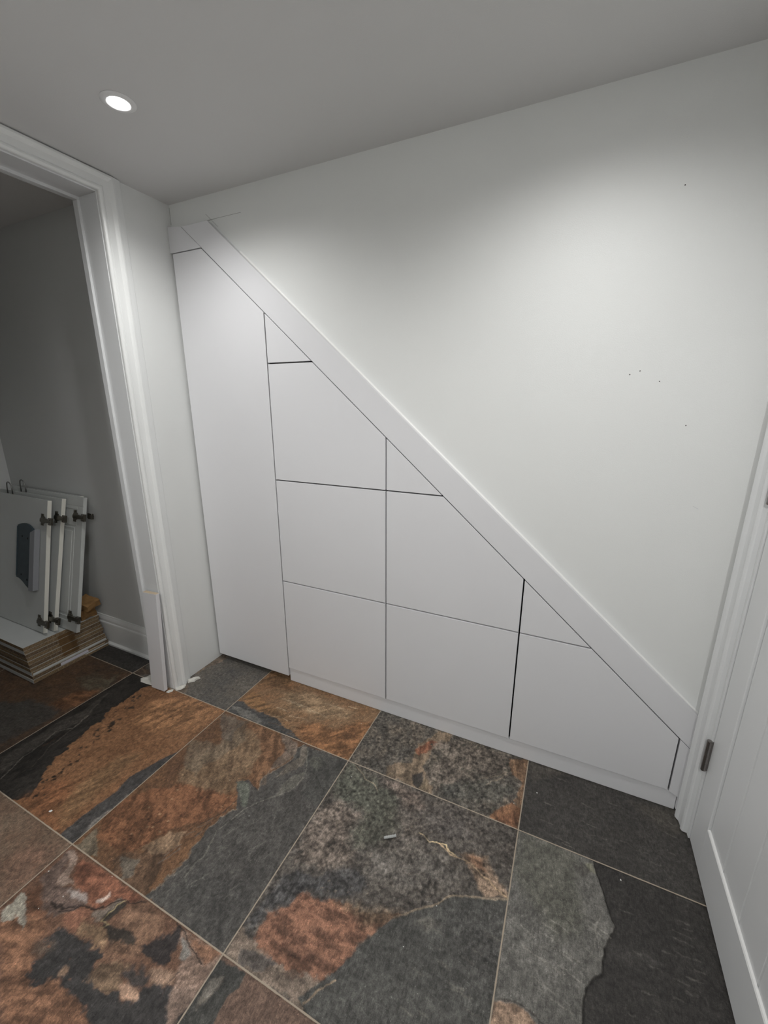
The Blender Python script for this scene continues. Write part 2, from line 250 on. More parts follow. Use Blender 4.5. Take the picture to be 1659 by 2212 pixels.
((-1,0),'P',[(0.0462,-0.3031),(-0.0103,-0.2762),(0.047,-0.236),(0.0803,-0.2743)],(104,88,72),0.006,0.01,0,0.7),
((-1,0),'P',[(-0.2452,-0.2858),(-0.3317,-0.2807),(-0.3129,-0.2091),(-0.2027,-0.2513)],(84,66,50),0.008,0.008,0,0.8),
((1,0),'P',[(1.1349,-0.2932),(1.1224,-0.2505),(1.1368,-0.2186),(1.1963,-0.1911),(1.1883,-0.133),(1.1952,-0.0926),(1.2244,-0.0502),(1.2452,-0.0006),(1.2998,0.0145),(1.2956,-0.0461),(1.2499,-0.1045),(1.2457,-0.1934),(1.2834,-0.2244),(1.3054,-0.2894),(1.2726,-0.3046),(1.2412,-0.2899),(1.1776,-0.2812)],(118,100,80),0.004,0.01,0,0.9),
((1,0),'P',[(1.1852,-0.1344),(1.2106,-0.0949),(1.2399,-0.0527),(1.2642,-0.0607),(1.2437,-0.1074),(1.2092,-0.1504)],(126,78,54),0.004,0.008,0,0.9),
((1,0),'P',[(1.2208,-0.2455),(1.2532,-0.2145),(1.2733,-0.2524),(1.2602,-0.2885),(1.2363,-0.2771)],(56,54,52),0.004,0.006,-0.001,0.9),
((1,0),'P',[(1.2697,-0.2394),(1.2987,-0.1233),(1.2493,-0.0785),(1.3184,-0.0108),(1.4227,-0.0098),(1.5296,-0.0054),(1.601,-0.0048),(1.5976,-0.1067),(1.5516,-0.0991),(1.475,-0.1443),(1.4171,-0.1315),(1.3595,-0.217),(1.3141,-0.2751)],(100,90,80),0.01,0.016,0,0.8),
((1,0),'P',[(1.3227,-0.2528),(1.3875,-0.204),(1.4768,-0.1531),(1.5569,-0.135),(1.5824,-0.1599),(1.5149,-0.2348),(1.4449,-0.25),(1.3622,-0.2796)],(78,78,74),0.01,0.01,0,0.7),
((1,0),'P',[(1.5387,-0.0122),(1.6193,0.0058),(1.6103,-0.2942),(1.5856,-0.2596),(1.5857,-0.1848),(1.5987,-0.1157),(1.5574,-0.0866)],(124,94,68),0.004,0.01,0,0.85),
((1,0),'P',[(1.5056,-0.2966),(1.5375,-0.2412),(1.5735,-0.1991),(1.6032,-0.2108),(1.6072,-0.2957),(1.5729,-0.2888)],(118,80,52),0.004,0.008,0,0.85),
((1,0),'P',[(1.5275,-0.3022),(1.5479,-0.261),(1.5856,-0.2354),(1.6044,-0.2742)],(90,60,40),0.006,0.006,0,0.8),
((1,0),'L',[(1.4538,-0.1541),(1.5088,-0.1189),(1.5416,-0.0839),(1.5246,-0.1214),(1.4803,-0.1705)],(130,116,98),0.004,0.008,0,0.6,0.0015),
((1,0),'L',[(1.4026,-0.1382),(1.4467,-0.1574),(1.45,-0.1363),(1.5056,-0.1006)],(58,54,50),0.0025,0.006,-0.0005,0.6,0.0015),
((1,0),'P',[(1.2604,-0.2816),(1.2668,-0.231),(1.2867,-0.2412),(1.2867,-0.2878)],(120,104,82),0.003,0.006,0,0.8),
((2,0),'P',[(1.6158,0.002),(1.736,0.0061),(1.6791,-0.0302),(1.6273,-0.0738)],(84,78,70),0.015,0.01,0,0.7),
((2,0),'P',[(1.9411,-0.0203),(2.0809,0.0021),(2.0931,-0.0632),(2.0431,-0.0863),(1.969,-0.0579)],(80,76,70),0.02,0.02,0,0.6),
((1,1),'P',[(0.9739,-0.3026),(1.053,-0.2991),(1.1297,-0.3265),(1.212,-0.3469),(1.2203,-0.4108),(1.2435,-0.4504),(1.2334,-0.5081),(1.1844,-0.5531),(1.1387,-0.5575),(1.0999,-0.5108),(1.137,-0.4363),(1.0236,-0.4482),(0.9814,-0.4249)],(78,81,72),0.025,0.02,0,0.7),
((1,1),'P',[(0.9798,-0.5091),(1.0236,-0.4482),(1.1188,-0.4513),(1.0999,-0.5108),(1.1436,-0.5553),(1.1535,-0.605),(1.1144,-0.6386),(1.0003,-0.6601),(0.9719,-0.5762)],(104,92,82),0.02,0.02,0,0.8),
((1,1),'P',[(1.1406,-0.2906),(1.2835,-0.2995),(1.3151,-0.3538),(1.2477,-0.3717),(1.1961,-0.34)],(104,90,80),0.02,0.016,0,0.7),
((1,1),'P',[(1.3046,-0.3587),(1.4226,-0.284),(1.4799,-0.3649),(1.415,-0.4125),(1.3341,-0.4085)],(84,80,78),0.02,0.016,0,0.7),
((1,1),'P',[(1.1844,-0.5531),(1.2878,-0.4714),(1.4277,-0.4568),(1.4685,-0.5287),(1.3855,-0.5858),(1.2947,-0.6186),(1.2087,-0.6)],(96,92,88),0.03,0.02,0,0.6),
((1,1),'P',[(0.987,-0.747),(0.9945,-0.6941),(1.0735,-0.6677),(1.1376,-0.638),(1.1995,-0.6043),(1.235,-0.6509),(1.1734,-0.6977),(1.0947,-0.7159),(1.0598,-0.7637),(1.0189,-0.8),(1.0031,-0.8159),(1.0181,-0.8657),(0.9744,-0.8622),(0.9794,-0.8226)],(64,64,66),0.012,0.016,0,0.85),
((1,1),'P',[(1.0357,-0.8728),(1.0244,-0.8471),(1.0099,-0.817),(1.0563,-0.7741),(1.0796,-0.7275),(1.1518,-0.7077),(1.2074,-0.6997),(1.2591,-0.6973),(1.3178,-0.6701),(1.3682,-0.6468),(1.3682,-0.6594),(1.3112,-0.7102),(1.2852,-0.7573),(1.2676,-0.8055),(1.2517,-0.8438),(1.203,-0.873),(1.166,-0.8902),(1.1145,-0.8765),(1.0629,-0.8788)],(124,84,62),0.006,0.014,0,0.9),
((1,1),'P',[(1.1712,-0.7121),(1.2519,-0.6835),(1.3484,-0.6474),(1.3219,-0.7013),(1.2745,-0.7272),(1.2171,-0.7168)],(104,86,66),0.02,0.014,0,0.8),
((1,1),'P',[(0.9777,-0.9219),(0.9797,-0.8678),(1.0357,-0.8728),(1.0885,-0.8706),(1.166,-0.8902),(1.2422,-0.8516),(1.2258,-0.8852),(1.2087,-0.9087),(1.2133,-0.9218),(1.1532,-0.9251),(1.0845,-0.9279),(1.0135,-0.9268)],(118,102,88),0.006,0.014,0,0.85),
((1,1),'P',[(1.0083,-0.9041),(1.0294,-0.8907),(1.0885,-0.8706),(1.1087,-0.8791),(1.0826,-0.9017),(1.0545,-0.9182),(1.0173,-0.925)],(78,74,72),0.004,0.01,0,0.85),
((1,1),'P',[(1.1266,-0.8917),(1.1529,-0.8726),(1.1754,-0.8758),(1.166,-0.8902),(1.1483,-0.8934)],(96,80,68),0.003,0.006,0.0006,0.8),
((1,1),'P',[(1.4485,-0.4334),(1.5283,-0.41),(1.5616,-0.4526),(1.6102,-0.495),(1.5509,-0.5224),(1.5144,-0.4928),(1.4811,-0.4583)],(112,92,74),0.008,0.01,0,0.8),
((1,1),'P',[(1.4753,-0.4346),(1.5178,-0.4216),(1.5378,-0.4574),(1.5011,-0.4618)],(118,84,60),0.006,0.01,0,0.7),
((1,1),'P',[(1.612,-0.4997),(1.5678,-0.5191),(1.5349,-0.5309),(1.4909,-0.5474),(1.4635,-0.5584),(1.4399,-0.5822),(1.4118,-0.6089),(1.3821,-0.6292),(1.3556,-0.6564),(1.3281,-0.6795),(1.307,-0.7146),(1.2887,-0.7521),(1.2629,-0.8053),(1.2346,-0.8485),(1.1915,-0.9089),(1.4272,-0.9846),(1.6887,-0.8634)],(74,74,72),0.0015,0.004,-0.0025,1.0),
((1,1),'L',[(1.6119,-0.4987),(1.5676,-0.518),(1.5347,-0.5299),(1.4907,-0.5464),(1.4632,-0.5574),(1.4396,-0.5812),(1.4115,-0.608),(1.3818,-0.6283),(1.3595,-0.6508),(1.3318,-0.6736)],(132,116,96),0.004,0.004,0.0006,0.85,0.0015),
((1,1),'L',[(1.2087,-0.9087),(1.2221,-0.8868),(1.2388,-0.8614),(1.2525,-0.8451)],(140,120,98),0.005,0.004,0.0006,0.85,0.0015),
((1,1),'P',[(1.3918,-0.6551),(1.4197,-0.6319),(1.455,-0.631),(1.417,-0.6587)],(96,92,86),0.01,0.01,0,0.5),
((1,1),'P',[(1.4664,-0.6103),(1.6026,-0.5205),(1.6125,-0.6162),(1.5755,-0.7192),(1.5151,-0.684)],(66,65,64),0.04,0.02,0,0.6),
((1,1),'L',[(1.3196,-0.4332),(1.3381,-0.4365),(1.3571,-0.4422),(1.3823,-0.4334),(1.4089,-0.4296),(1.4236,-0.4423),(1.4473,-0.4504)],(168,148,112),0.003,0.005,0.0003,0.9,0.0015),
((1,1),'L',[(1.3874,-0.4339),(1.417,-0.4412),(1.4303,-0.4521),(1.479,-0.4495),(1.504,-0.4605),(1.5283,-0.4711),(1.5535,-0.4747),(1.5741,-0.4888),(1.6049,-0.4985)],(150,126,96),0.0028,0.005,0.0003,0.85,0.0015),
((1,1),'L',[(1.0072,-0.2955),(1.054,-0.3148),(1.0696,-0.3313),(1.1073,-0.3369),(1.1302,-0.356)],(150,132,106),0.0018,0.003,0,0.8,0.0015),
((1,1),'L',[(1.0132,-0.3011),(1.055,-0.3223),(1.0706,-0.3386),(1.1081,-0.344),(1.1309,-0.363)],(44,42,40),0.002,0.003,-0.0008,0.8,0.0015),
((2,1),'P',[(1.6001,-0.2915),(1.7086,-0.2851),(1.8255,-0.289),(1.833,-0.3269),(1.848,-0.3677),(1.8591,-0.4125),(1.8722,-0.4478),(1.8555,-0.4849),(1.8447,-0.5086),(1.8377,-0.5649),(1.8164,-0.5873),(1.8024,-0.6121),(1.7955,-0.6445),(1.7974,-0.7243),(1.7858,-0.8185),(1.5766,-0.9153)],(92,91,88),0.002,0.003,0.0028,1.0),
((2,1),'P',[(1.6081,-0.3027),(1.7086,-0.2851),(1.7817,-0.2927),(1.7709,-0.3618),(1.7827,-0.4151),(1.8037,-0.4592),(1.7834,-0.5087),(1.7338,-0.5412),(1.7004,-0.5071),(1.6641,-0.47),(1.6205,-0.4437)],(84,84,76),0.025,0.014,0,0.7),
((2,1),'P',[(1.7704,-0.3307),(1.7993,-0.3109),(1.822,-0.3195),(1.8047,-0.3523),(1.7878,-0.354)],(70,68,64),0.006,0.006,0,0.7),
((2,1),'P',[(1.8022,-0.3096),(1.8224,-0.3002),(1.833,-0.3269),(1.8162,-0.3285)],(104,104,90),0.003,0.004,0.0004,0.8),
((2,1),'L',[(1.8272,-0.2915),(1.8364,-0.3253),(1.8502,-0.3667),(1.8617,-0.4113),(1.8746,-0.4487),(1.8578,-0.4857),(1.8471,-0.5099),(1.84,-0.566),(1.8192,-0.5885),(1.8051,-0.612),(1.7986,-0.643),(1.8001,-0.6895)],(40,38,36),0.004,0.003,-0.0012,0.9,0.0015),
((2,1),'L',[(1.8403,-0.4318),(1.8289,-0.4729),(1.8205,-0.5106),(1.8149,-0.5451)],(120,118,112),0.004,0.006,0,0.5,0.0015),
((2,1),'P',[(1.6057,-0.7228),(1.6331,-0.714),(1.6603,-0.7052),(1.6842,-0.711),(1.7035,-0.7237),(1.7007,-0.7424),(1.604,-0.7872)],(124,100,80),0.003,0.008,-0.001,0.9),
((2,1),'L',[(1.6166,-0.7159),(1.6598,-0.7016),(1.6976,-0.7085),(1.734,-0.7201)],(54,50,46),0.004,0.006,-0.0008,0.7,0.0015),
((2,1),'P',[(1.8525,-0.4957),(1.9001,-0.4922),(1.948,-0.4745),(1.9695,-0.4824),(1.8985,-0.5108)],(76,74,72),0.02,0.014,0,0.6),
((2,1),'L',[(1.6554,-0.587),(1.687,-0.5954),(1.7178,-0.6077),(1.7561,-0.6069)],(108,104,98),0.002,0.006,0,0.4,0.0015),
((0,2),'P',[(0.3709,-1.1212),(0.3943,-1.1055),(0.4253,-1.0888),(0.4586,-1.0685),(0.5168,-1.0747),(0.5077,-1.0972),(0.5194,-1.1138),(0.5506,-1.133),(0.5804,-1.1432),(0.619,-1.1559),(0.6474,-1.1334),(0.6979,-1.1267),(0.7472,-1.129),(0.7743,-1.132),(0.7967,-1.1388),(0.8424,-1.1719),(0.6731,-1.2503)],(120,84,60),0.008,0.012,0,0.9),
((0,2),'P',[(0.3491,-1.1118),(0.3498,-1.0991),(0.3523,-1.0801),(0.3515,-1.0648),(0.3769,-1.0661),(0.4042,-1.0789),(0.434,-1.0895),(0.4484,-1.1018),(0.4513,-1.1097),(0.4303,-1.1055),(0.4087,-1.0989),(0.3911,-1.1106),(0.3749,-1.1229)],(132,130,120),0.003,0.01,0,0.85),
((0,2),'P',[(0.3625,-1.0571),(0.3783,-1.0336),(0.4028,-1.0384),(0.4323,-1.0507),(0.4731,-1.0618),(0.4639,-1.0757),(0.4352,-1.089),(0.4,-1.0758)],(96,64,44),0.008,0.012,0,0.85),
((0,2),'P',[(0.3545,-1.0169),(0.3584,-0.9832),(0.3525,-0.9588),(0.3557,-0.9386),(0.3769,-0.9475),(0.3957,-0.966),(0.4064,-0.9928),(0.4449,-1.0082),(0.4959,-0.9953),(0.5458,-1.0033),(0.5408,-1.0156),(0.5213,-1.0443),(0.4852,-1.0586),(0.432,-1.0458),(0.3941,-1.0317)],(92,76,68),0.006,0.014,0,0.9),
((0,2),'P',[(0.351,-0.9471),(0.3581,-0.9343),(0.3953,-0.9328),(0.4165,-0.9504),(0.4207,-0.969),(0.433,-0.989),(0.4593,-0.9852),(0.4853,-0.9841),(0.452,-0.9967),(0.4423,-1.0094),(0.4095,-0.9971),(0.3997,-0.9788),(0.3951,-0.9603)],(126,108,96),0.004,0.01,0,0.8),
((0,2),'P',[(0.4209,-0.9363),(0.4755,-0.929),(0.5648,-0.928),(0.6469,-0.9253),(0.6896,-0.9265),(0.6519,-0.949),(0.6279,-0.9525),(0.6045,-0.9811),(0.5844,-1.0004),(0.5579,-1.0052),(0.5261,-0.9918),(0.4804,-0.9917),(0.4376,-0.9784),(0.4227,-0.9594)],(112,70,50),0.004,0.01,0,0.9),
((0,2),'P',[(0.4681,-1.0055),(0.5059,-0.988),(0.5311,-0.9947),(0.5433,-1.0019),(0.5236,-1.0033),(0.4961,-1.0057)],(150,140,134),0.006,0.01,0,0.75),
((0,2),'P',[(0.5656,-0.989),(0.5758,-0.974),(0.5814,-0.9557),(0.5884,-0.9656),(0.5852,-0.9825),(0.5728,-0.9907)],(176,160,148),0.004,0.006,0,0.8),
((0,2),'P',[(0.5189,-1.0478),(0.5456,-1.0184),(0.5842,-1.0054),(0.5927,-1.0256),(0.6054,-1.0428),(0.5681,-1.0601),(0.5403,-1.0592)],(118,78,58),0.01,0.014,0,0.8),
((0,2),'P',[(0.5786,-1.0273),(0.6117,-1.0168),(0.6383,-1.0254),(0.6697,-1.0221),(0.6893,-1.0394),(0.6601,-1.0508),(0.6315,-1.0531),(0.6027,-1.0509)],(134,108,80),0.01,0.014,0,0.8),
((0,2),'P',[(0.5842,-1.0054),(0.6164,-0.9806),(0.6153,-0.9609),(0.64,-0.9494),(0.6302,-0.9841),(0.6217,-1.005),(0.6164,-1.0146)],(104,94,84),0.004,0.008,0,0.85),
((0,2),'P',[(0.6632,-0.9539),(0.6982,-0.9327),(0.7652,-0.9361),(0.8006,-0.966),(0.7697,-0.9847),(0.778,-1.0068),(0.7643,-1.0258),(0.7272,-1.0388),(0.6974,-1.042),(0.6707,-1.0126),(0.6649,-0.9826)],(112,84,64),0.012,0.016,0,0.85),
((0,2),'P',[(0.5239,-1.0874),(0.5426,-1.0674),(0.5702,-1.0659),(0.5888,-1.0574),(0.6158,-1.056),(0.6419,-1.0592),(0.6621,-1.052),(0.6932,-1.0419),(0.7029,-1.0479),(0.6966,-1.0633),(0.7006,-1.0796),(0.7117,-1.0998),(0.7418,-1.0952),(0.7719,-1.0887),(0.7933,-1.077),(0.8319,-1.0791),(0.8546,-1.0757),(0.8516,-1.0592),(0.8465,-1.0354),(0.8761,-1.0217),(1.0384,-0.9835),(1.0869,-1.0586),(0.8537,-1.1666),(0.7947,-1.1397),(0.7727,-1.131),(0.728,-1.1308),(0.69,-1.1267),(0.6518,-1.1294),(0.6387,-1.1393),(0.6251,-1.1549),(0.6108,-1.1559),(0.6034,-1.1442),(0.5864,-1.1502),(0.5592,-1.1351),(0.5618,-1.1195),(0.5622,-1.1068),(0.549,-1.0957)],(54,52,52),0.005,0.016,-0.0008,1.0),
((0,2),'P',[(0.5148,-1.1116),(0.5308,-1.0909),(0.5604,-1.0926),(0.5734,-1.1037),(0.5597,-1.1163),(0.5352,-1.1235)],(84,74,64),0.01,0.014,0,0.7),
((0,2),'P',[(0.6332,-1.1088),(0.6383,-1.0984),(0.65,-1.0971),(0.66,-1.1102),(0.6589,-1.1204),(0.6439,-1.1274),(0.6363,-1.1212)],(118,94,74),0.004,0.01,0,0.9),
((0,2),'P',[(0.7046,-1.0797),(0.7143,-1.0551),(0.756,-1.0378),(0.782,-1.0379),(0.779,-1.0532),(0.7888,-1.0621),(0.7933,-1.077),(0.7757,-1.0888),(0.7359,-1.0961),(0.7114,-1.1018),(0.7065,-1.0945)],(104,84,64),0.006,0.014,0,0.9),
((0,2),'P',[(0.7892,-1.0695),(0.8054,-1.0563),(0.8364,-1.0533),(0.8547,-1.0614),(0.8551,-1.0737),(0.8283,-1.079),(0.8046,-1.0773)],(136,108,88),0.004,0.008,0,0.9),
((0,2),'P',[(0.8313,-1.0191),(0.8507,-1.0021),(0.891,-0.9954),(0.9007,-1.0141),(0.8725,-1.0291),(0.8427,-1.0275)],(122,98,80),0.006,0.01,0,0.9),
((0,2),'P',[(0.7773,-1.052),(0.7847,-1.0347),(0.8095,-1.0292),(0.7931,-1.0227),(0.8158,-1.0182),(0.8475,-1.0311),(0.8412,-1.0492),(0.8059,-1.0542)],(58,56,56),0.006,0.012,0,0.9),
((0,2),'P',[(0.7694,-0.998),(0.7927,-0.9741),(0.8049,-0.955),(0.8315,-0.929),(0.8558,-0.9492),(0.8556,-0.9666),(0.8548,-0.9941),(0.8189,-1.0046),(0.7798,-1.0081)],(50,47,48),0.004,0.012,-0.0006,0.95),
((0,2),'P',[(0.6191,-1.0086),(0.6207,-0.986),(0.632,-0.9608),(0.6448,-0.9498),(0.6512,-0.957),(0.6441,-0.985),(0.635,-1.0107),(0.6624,-1.0073),(0.712,-0.998),(0.7444,-0.9964),(0.7531,-1.0077),(0.6907,-1.0279),(0.6542,-1.0225)],(56,50,44),0.004,0.01,-0.0006,0.95),
((0,2),'L',[(0.6361,-1.0241),(0.641,-1.0195),(0.6466,-1.0076),(0.6235,-1.0113),(0.6248,-0.9939),(0.6289,-0.9698),(0.6414,-0.9475)],(150,134,92),0.0022,0.006,0.0006,0.8,0.0015),
((0,2),'L',[(0.6939,-0.9296),(0.6714,-0.9425),(0.6506,-0.9509),(0.6378,-0.9479),(0.6199,-0.9639),(0.6056,-0.9818),(0.5844,-1.0004),(0.5626,-1.008),(0.5432,-1.0095),(0.5286,-1.0238),(0.5213,-1.0345),(0.4946,-1.0444)],(46,36,32),0.0028,0.005,-0.0012,0.9,0.0015),
((0,2),'L',[(0.457,-1.0393),(0.4746,-1.0388),(0.5017,-1.0337),(0.5114,-1.0242),(0.5383,-1.0143)],(46,36,32),0.006,0.01,-0.001,0.8,0.0015),
((0,2),'P',[(0.8459,-0.9454),(0.8459,-0.9297),(0.894,-0.9232),(0.9824,-0.9234),(0.9856,-0.9432),(0.977,-0.9875),(0.9709,-1.0489),(0.9682,-1.073),(0.9239,-1.0468),(0.8948,-0.9956),(0.8827,-0.9659)],(126,104,90),0.006,0.012,0,0.85),
((0,2),'P',[(0.863,-0.9336),(0.9104,-0.9271),(0.9721,-0.9245),(0.9539,-0.9614),(0.9099,-0.9533)],(116,82,60),0.006,0.008,0,0.9),
((0,2),'P',[(0.8499,-0.9436),(0.8678,-0.943),(0.8983,-0.9587),(0.891,-0.9729),(0.8767,-0.9759),(0.8714,-0.9564)],(118,116,112),0.003,0.006,0.0004,0.9),
((0,2),'L',[(0.813,-0.9289),(0.8489,-0.9323),(0.8775,-0.9461),(0.9099,-0.9533),(0.9393,-0.9611)],(44,38,34),0.0028,0.003,-0.0015,0.95,0.0015),
((0,2),'L',[(0.8996,-1.0457),(0.892,-1.0171),(0.8985,-0.9939)],(60,48,44),0.0022,0.005,-0.001,0.7,0.0015),
((1,2),'P',[(0.9717,-0.9355),(1.0158,-0.9292),(1.0543,-0.9268),(1.0548,-0.9417),(1.0508,-0.9598),(1.0462,-0.9871),(1.0471,-1.028),(1.0471,-1.0741),(0.9618,-1.1136)],(62,62,60),0.002,0.006,-0.001,1.0),
((1,2),'P',[(0.9847,-0.9641),(1.0109,-0.952),(1.0143,-0.9767),(1.0033,-1.0069),(0.9954,-1.0287),(0.9825,-0.9978)],(124,116,106),0.006,0.014,0,0.6),
((-1,2),'P',[(0.2262,-1.0355),(0.2578,-0.9744),(0.3066,-0.9454),(0.3208,-0.9796),(0.3155,-1.0518),(0.3096,-1.0815)],(114,84,68),0.04,0.02,0,0.6),
((-2,1),'P',[(-0.8455,-0.791),(-0.6463,-0.6866),(-0.531,-0.6209),(-0.3743,-0.5968),(-0.349,-0.5611),(-0.3137,-0.6484),(-0.3352,-0.7625),(-0.3924,-0.952)],(60,60,58),0.015,0.014,0,0.8),
((-2,1),'P',[(-0.4199,-0.594),(-0.4216,-0.5066),(-0.3581,-0.4507),(-0.3108,-0.4153),(-0.3015,-0.5147),(-0.3159,-0.5931),(-0.3624,-0.603)],(104,68,40),0.015,0.012,0,0.8),
((-2,1),'P',[(-0.5209,-0.4281),(-0.463,-0.3718),(-0.3596,-0.368),(-0.3525,-0.3206),(-0.274,-0.4383),(-0.416,-0.464)],(86,78,62),0.015,0.014,0,0.7),
((-2,0),'P',[(-0.6618,-0.2522),(-0.4504,-0.2564),(-0.3588,-0.2622),(-0.3934,-0.2938),(-0.5481,-0.2852)],(64,62,60),0.01,0.01,0,0.7),
((2,0),'L',[(1.9022,-0.1894),(1.9235,-0.1875),(1.9369,-0.1924)],(104,101,95),0.0018,0.005,0,0.675,0.0018),
((2,0),'L',[(2.0569,0.1327),(2.0751,0.1335),(2.0848,0.1266)],(104,101,95),0.0018,0.005,0,0.675,0.0018),
((2,0),'L',[(2.0422,0.092),(2.0554,0.0843),(2.0698,0.0864)],(104,101,95),0.0018,0.005,0,0.675,0.0018),
((2,0),'L',[(1.8988,0.0661),(1.9079,0.0548),(1.9203,0.0621)],(104,101,95),0.0018,0.005,0,0.675,0.0018),
((2,0),'L',[(1.9799,0.0451),(2.001,0.0387),(2.018,0.0382)],(104,101,95),0.0018,0.005,0,0.675,0.0018),
((2,0),'L',[(1.6942,-0.0239),(1.7182,-0.0295),(1.7407,-0.0304)],(104,101,95),0.0018,0.005,0,0.675,0.0018),
((2,0),'L',[(2.0358,-0.1658),(2.0483,-0.1646),(2.0548,-0.1677)],(104,101,95),0.0018,0.005,0,0.675,0.0018),
((2,0),'L',[(1.9396,0.0091),(1.9594,0.0134),(1.9823,0.0021)],(104,101,95),0.0018,0.005,0,0.675,0.0018),
((2,0),'L',[(2.0289,0.0156),(2.0411,0.0122),(2.0523,0.0116)],(104,101,95),0.0018,0.005,0,0.675,0.0018),
((2,0),'L',[(1.6745,-0.1494),(1.6959,-0.1493),(1.7092,-0.1527)],(104,101,95),0.0018,0.005,0,0.675,0.0018),
((2,0),'L',[(1.7911,-0.0985),(1.809,-0.1023),(1.8313,-0.1032)],(104,101,95),0.0018,0.005,0,0.675,0.0018),
((2,0),'L',[(1.8475,-0.2035),(1.8551,-0.2038),(1.8617,-0.2047)],(104,101,95),0.0018,0.005,0,0.675,0.0018),
((2,0),'L',[(1.9484,-0.1984),(1.9554,-0.196),(1.9607,-0.1995)],(104,101,95),0.0018,0.005,0,0.675,0.0018),
((2,0),'L',[(1.901,0.0688),(1.9113,0.0596),(1.9169,0.0658)],(104,101,95),0.0018,0.005,0,0.675,0.0018),
((2,0),'L',[(1.7363,-0.2704),(1.7588,-0.2697),(1.7769,-0.2726)],(104,101,95),0.0018,0.005,0,0.675,0.0018),
((2,0),'L',[(1.798,-0.1693),(1.8199,-0.1728),(1.835,-0.1727)],(104,101,95),0.0018,0.005,0,0.675,0.0018),
((2,0),'L',[(1.966,-0.1945),(1.9734,-0.1942),(1.9787,-0.1956)],(104,101,95),0.0018,0.005,0,0.675,0.0018),
((2,0),'L',[(1.7923,-0.1998),(1.8097,-0.2086),(1.833,-0.2031)],(104,101,95),0.0018,0.005,0,0.675,0.0018),
((2,0),'L',[(1.8795,-0.0585),(1.8916,-0.0611),(1.9029,-0.0617)],(104,101,95),0.0018,0.005,0,0.675,0.0018),
((2,0),'L',[(1.7168,-0.2593),(1.7391,-0.2611),(1.7603,-0.2618)],(104,101,95),0.0018,0.005,0,0.675,0.0018),
((2,0),'L',[(2.055,-0.0533),(2.0662,-0.0593),(2.0783,-0.0567)],(104,101,95),0.0018,0.005,0,0.675,0.0018),
((2,0),'L',[(1.993,-0.056),(2.0105,-0.0579),(2.0178,-0.0595)],(104,101,95),0.0018,0.005,0,0.675,0.0018),
((2,0),'L',[(1.666,-0.2202),(1.6897,-0.2239),(1.707,-0.2231)],(104,101,95),0.0018,0.005,0,0.675,0.0018),
((2,0),'L',[(2.035,-0.0936),(2.0536,-0.097),(2.0685,-0.098)],(104,101,95),0.0018,0.005,0,0.675,0.0018),
((2,0),'L',[(1.7193,-0.3045),(1.7216,-0.3119),(1.7408,-0.3054)],(104,101,95),0.0018,0.005,0,0.675,0.0018),
((2,0),'L',[(1.9826,-0.2195),(1.9905,-0.2225),(2.0058,-0.2213)],(104,101,95),0.0018,0.005,0,0.675,0.0018),
((2,1),'L',[(2.0143,-0.5167),(2.0264,-0.5157),(2.0384,-0.5147)],(86,84,80),0.0027,0.005,0,0.675,0.0018),
((2,1),'L',[(2.0054,-0.4382),(2.0196,-0.4407),(2.039,-0.4362)],(86,84,80),0.0027,0.005,0,0.675,0.0018),
((2,1),'L',[(1.9204,-0.5558),(1.9342,-0.5563),(1.952,-0.5528)],(86,84,80),0.0027,0.005,0,0.675,0.0018),
((2,1),'L',[(2.0227,-0.3558),(2.0383,-0.3534),(2.0521,-0.3549)],(86,84,80),0.0027,0.005,0,0.675,0.0018),
((2,1),'L',[(2.0223,-0.4824),(2.039,-0.482),(2.0566,-0.4799)],(86,84,80),0.0027,0.005,0,0.675,0.0018),
((2,1),'L',[(2.0164,-0.512),(2.0288,-0.5112),(2.0394,-0.5101)],(86,84,80),0.0027,0.005,0,0.675,0.0018),
((2,1),'L',[(2.0081,-0.3899),(2.0275,-0.3888),(2.0486,-0.3882)],(86,84,80),0.0027,0.005,0,0.675,0.0018),
((2,1),'L',[(2.009,-0.4081),(2.031,-0.4049),(2.0483,-0.4062)],(86,84,80),0.0027,0.005,0,0.675,0.0018),
((2,1),'L',[(1.9922,-0.4992),(2.0095,-0.4976),(2.0257,-0.4965)],(86,84,80),0.0027,0.005,0,0.675,0.0018),
((2,1),'L',[(1.9425,-0.4997),(1.9522,-0.4987),(1.9632,-0.498)],(86,84,80),0.0027,0.005,0,0.675,0.0018),
((2,1),'L',[(2.0448,-0.4337),(2.0518,-0.4322),(2.06,-0.4328)],(86,84,80),0.0027,0.005,0,0.675,0.0018),
((2,1),'L',[(1.9141,-0.4839),(1.923,-0.4865),(1.9307,-0.4827)],(86,84,80),0.0027,0.005,0,0.675,0.0018),
((2,1),'L',[(2.0359,-0.296),(2.0566,-0.2952),(2.0733,-0.2956)],(86,84,80),0.0027,0.005,0,0.675,0.0018),
((2,1),'L',[(2.0445,-0.4568),(2.0529,-0.4581),(2.0645,-0.4555)],(86,84,80),0.0027,0.005,0,0.675,0.0018),
((2,1),'L',[(1.89,-0.6119),(1.8938,-0.6136),(1.9029,-0.6105)],(86,84,80),0.0027,0.005,0,0.675,0.0018),
((2,1),'L',[(1.938,-0.5858),(1.9506,-0.5827),(1.9557,-0.5839)],(86,84,80),0.0027,0.005,0,0.675,0.0018),
((2,1),'L',[(1.9894,-0.5429),(2.0029,-0.5385),(2.0124,-0.5407)],(86,84,80),0.0027,0.005,0,0.675,0.0018),
((2,1),'L',[(1.9769,-0.4516),(1.9924,-0.4513),(2.0093,-0.4495)],(86,84,80),0.0027,0.005,0,0.675,0.0018),
((2,1),'L',[(2.0321,-0.3719),(2.0461,-0.3699),(2.059,-0.3709)],(86,84,80),0.0027,0.005,0,0.675,0.0018),
